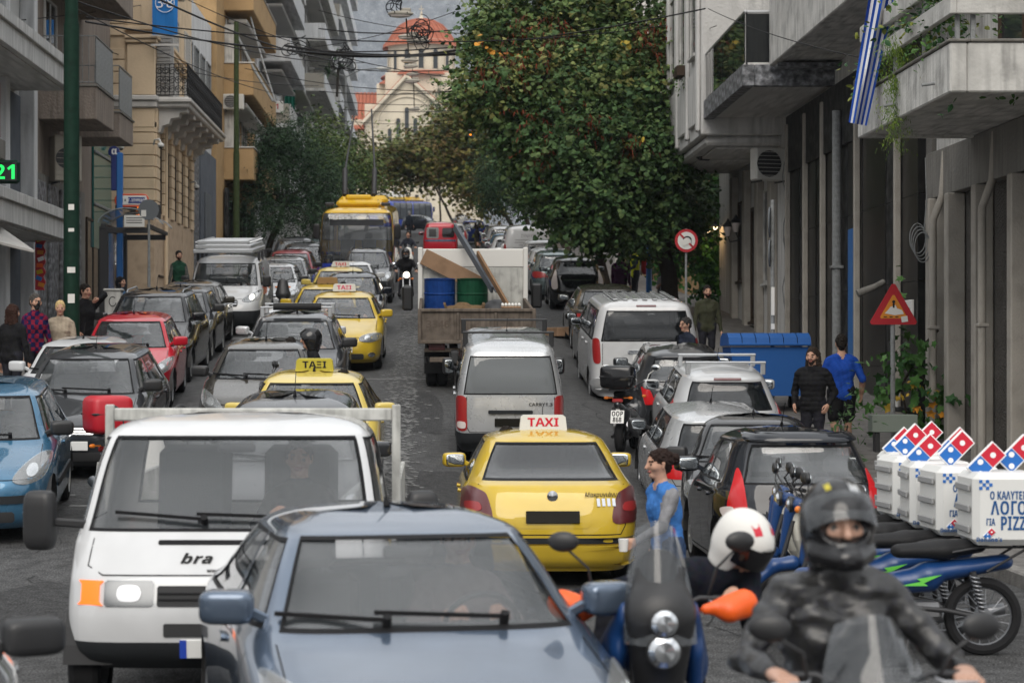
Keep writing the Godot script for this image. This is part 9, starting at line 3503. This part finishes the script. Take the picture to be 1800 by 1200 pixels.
	person("long haired bearded man in black quilted jacket on the pavement",on_road(5.62,30.2,0.13),-0.5,{"h": 1.72,"top": black,"quilt": 0.008,"bulk": 1.2,"hair_style": "long","hair": Color(0.025,0.018,0.014),"beard": true,"cell": 0.018,"hands": [Vector3(-0.26,0.92,0.1),Vector3(0.26,0.92,0.1)]})
	person("man in royal blue T-shirt and black shorts walking away",on_road(6.24,31.2,0.13),PI - 0.1,{"h": 1.8,"top": Color(0.012,0.05,0.26),"sleeve": Color(0.012,0.05,0.26),"fore": SKIN,"shorts": 0.85,"legs": black,"shin": SKIN,"shoe": Color(0.35,0.03,0.03),"collar": false,"cell": 0.018,"bulk": 1.1,"feet": [Vector3(-0.1,0.0,0.1),Vector3(0.1,0.03,-0.15)],"hands": [Vector3(-0.3,0.9,0.12),Vector3(0.28,0.95,0.25)]})
	person("man in glasses and dark coat standing behind the parked scooter",on_road(4.55,36.55),-1.0,{"h": 1.66,"top": Color(0.018,0.022,0.035),"glasses": true,"hair": Color(0.03,0.028,0.027)})
	person("man in khaki green coat standing under the no turn sign",on_road(5.7,42.5,0.13),0.1,{"h": 1.72,"top": Color(0.04,0.042,0.026),"bulk": 1.12,"beard": true})
	person("shopper in purple quilted jacket facing away under the tree",on_road(5.35,58.3,0.05),2.6,{"h": 1.66,"top": Color(0.05,0.012,0.045),"quilt": 0.008,"bulk": 1.25,"cell": 0.026,"hair": Color(0.06,0.03,0.02)})
	person("worker in yellow high visibility vest by the blue post",on_road(6.05,61.0,0.13),-1.3,{"h": 1.72,"top": Color(0.5,0.55,0.02),"sleeve": Color(0.03,0.035,0.05),"fore": Color(0.03,0.035,0.05),"cell": 0.024,"hands": [Vector3(-0.2,1.0,0.35),Vector3(0.2,1.0,0.35)],"hair": Color(0.1,0.04,0.02)})
	var bp := thing("backpack","red backpack on the worker in the yellow vest","bag",on_road(6.05,61.0,0.13)+Vector3(0.28,1.0,-0.02))
	blob(bp,"pack",M.sign_red,[[Vector3(0,0,0),Vector3(0,0.3,0),0.13,0.12,Vector3(0.8,1,1)]],0.02)
	n = thing("cafe_chair","dark cafe chair carrying the masked woman","chair",on_road(6.5,57.0,0.13))
	box_part(n,"seat",M.dark_metal,Vector3(0,0.44,0),Vector3(0.42,0.04,0.42))
	box_part(n,"backrest",M.dark_metal,Vector3(0,0.74,-0.2),Vector3(0.42,0.5,0.03))
	for e in [[-1,-1],[1,-1],[-1,1],[1,1]]:
		box_part(n,"leg",M.dark_metal,Vector3(0.19*e[0],0.21,0.19*e[1]),Vector3(0.03,0.42,0.03),0.004)
	person("seated woman in a pale blue face mask under the tree",on_road(6.5,57.0,0.13),-0.2,{"h": 1.64,"hip": Vector3(0,0.56,0),"feet": [Vector3(-0.1,0,0.45),Vector3(0.1,0,0.42)],"hands": [Vector3(-0.1,0.85,0.32),Vector3(0.1,0.85,0.32)],"top": Color(0.35,0.36,0.4),"fore": SKIN,"hair": Color(0.12,0.05,0.02),"mask": true,"mask_tint": Color(0.25,0.4,0.5),"cell": 0.024})
	person("person in black jacket and khaki trousers beside the far motorcycle",on_road(2.15,99.5),1.4,{"h": 1.78,"top": black,"legs": Color(0.05,0.045,0.03),"hair_style": "none","helmet": helmet_of(M.gloss_black),"cell": 0.03,"head_cell": 0.012})
	person("grey haired man walking behind the scooter far up the street",on_road(-1.6,140.0),2.8,{"h": 1.76,"top": Color(0.02,0.025,0.035),"hair": Color(0.3,0.3,0.3),"cell": 0.03,"head_cell": 0.012})
	# walkers on the left
	person("dark haired woman in black seen from behind at the left edge",on_road(-6.62,32.2,0.13),2.7,{"h": 1.66,"top": black,"hair_style": "long","hair": Color(0.03,0.014,0.01),"bulk": 1.1})
	person("man in red and navy checked shirt wearing a black mask",on_road(-6.5,33.4,0.13),0.7,{"h": 1.76,"top": Color(0.16,0.012,0.03),"sleeve": Color(0.1,0.012,0.045),"fore": Color(0.16,0.012,0.03),"mask": true,"hair": Color(0.06,0.055,0.05),"beard": true,"plaid": Color(0.012,0.012,0.05)})
	person("blonde woman in beige zipped fleece on the left pavement",on_road(-6.17,33.9,0.13),0.2,{"h": 1.62,"top": Color(0.3,0.25,0.19),"legs": Color(0.05,0.05,0.05),"hair": Color(0.45,0.33,0.16),"bulk": 1.1})
	person("person in black coat half hidden by the green pole",on_road(-6.3,37.0,0.13),0.9,{"h": 1.74,"top": black,"bulk": 1.25,"hands": [Vector3(-0.25,0.9,0.1),Vector3(0.15,1.5,0.2)]})
	person("young woman in denim jacket and dark headscarf looking at her phone",on_road(-7.45,48.7,0.13),1.25,{"h": 1.66,"hip": Vector3(0,0.6,0),"feet": [Vector3(-0.1,0,0.5),Vector3(0.1,0,0.46)],"hands": [Vector3(-0.06,1.0,0.36),Vector3(0.06,1.0,0.36)],"top": Color(0.07,0.13,0.22),"hair_style": "scarf","hair": Color(0.012,0.012,0.014)})
	n = thing("bench_block","low pale block the young woman sits on","seat",on_road(-7.45,48.7,0.13),0.3)
	box_part(n,"block",M.concrete,Vector3(0,0.24,-0.02),Vector3(0.5,0.47,0.45),0.03)
	n = thing("phone","dark phone held by the young woman in denim","phone",on_road(-7.45,48.7,0.13)+Vector3(0.42,0.98,-0.14),0.8)
	box_part(n,"case",M.gloss_black,Vector3.ZERO,Vector3(0.08,0.15,0.012),0.005)
	person("man in dark green padded vest walking by the cream house",on_road(-6.85,55.2,0.13),0.4,{"h": 1.74,"top": Color(0.015,0.05,0.03),"sleeve": Color(0.09,0.09,0.08),"fore": Color(0.09,0.09,0.08),"cell": 0.024,"beard": true})
	# people at the wheel
	var sit := {"hip": Vector3(0,0.2,0),"feet": [Vector3(-0.12,-0.1,0.75),Vector3(0.12,-0.1,0.75)],"hands": [Vector3(-0.15,0.55,0.38),Vector3(0.15,0.55,0.38)],"cell": 0.024,"lean": Vector3(0,0,-0.06),"curl": 1.0}
	for e in [["blue_grey",0],["pickup",1],["van",2]]:
		var host: Node3D = get_node(["car","pickup_lorry","ladder_van"][e[1]])
		var k: Dictionary = host.get_meta("_k")
		person(["driver at the wheel of the blue grey saloon","driver at the wheel of the white pickup lorry","driver at the wheel of the white ladder van"][e[1]],host.transform*Vector3(0.36,k.bot+[0.2,0.3,0.34][e[1]],float(k.get("seat_z",k.zc - 0.08))+0.05),host.rotation.y,pose.call(sit,{"top": [Color(0.12,0.1,0.1),Color(0.03,0.03,0.035),Color(0.3,0.27,0.22)][e[1]]}))
	# more drivers,sharing one seated figure
	var names := ["taxi with the yellow sign","taxi with the white roof sign","taxi with the brown sign","estate with the padded bar","dark brownish hatchback","black hatchback between the taxis","taxi driving away"]
	var hosts := ["yellow taxi with a yellow","yellow taxi with white roof","yellow taxi with a brown","dark estate with a padded","dark brownish hatchback","black hatchback between","yellow taxi driving away"]
	var stock: Node3D = get_node("person_%03d" % (used_names["person"] - 3))
	for i in hosts.size():
		for c in get_children():
			if c.has_meta("label") and str(c.get_meta("label")).begins_with(hosts[i]):
				var kk: Dictionary = c.get_meta("_k")
				var d: Node3D = stock.duplicate()
				d.name = numbered("person")
				add_child(d)
				d.transform = (c as Node3D).transform*Transform3D(Basis(),Vector3(0.36,kk.bot+0.24,float(kk.get("seat_z",kk.zc - 0.08))+0.05))
				d.set_meta("label","driver inside the %s" % names[i])
				break

func _ready() -> void:
	rng.seed = 4
	make_world()
	make_textures()
	make_materials()
	make_ground()
	build_left()
	build_right()
	build_far()
	grow()
	furnish()
	drive()
	populate()
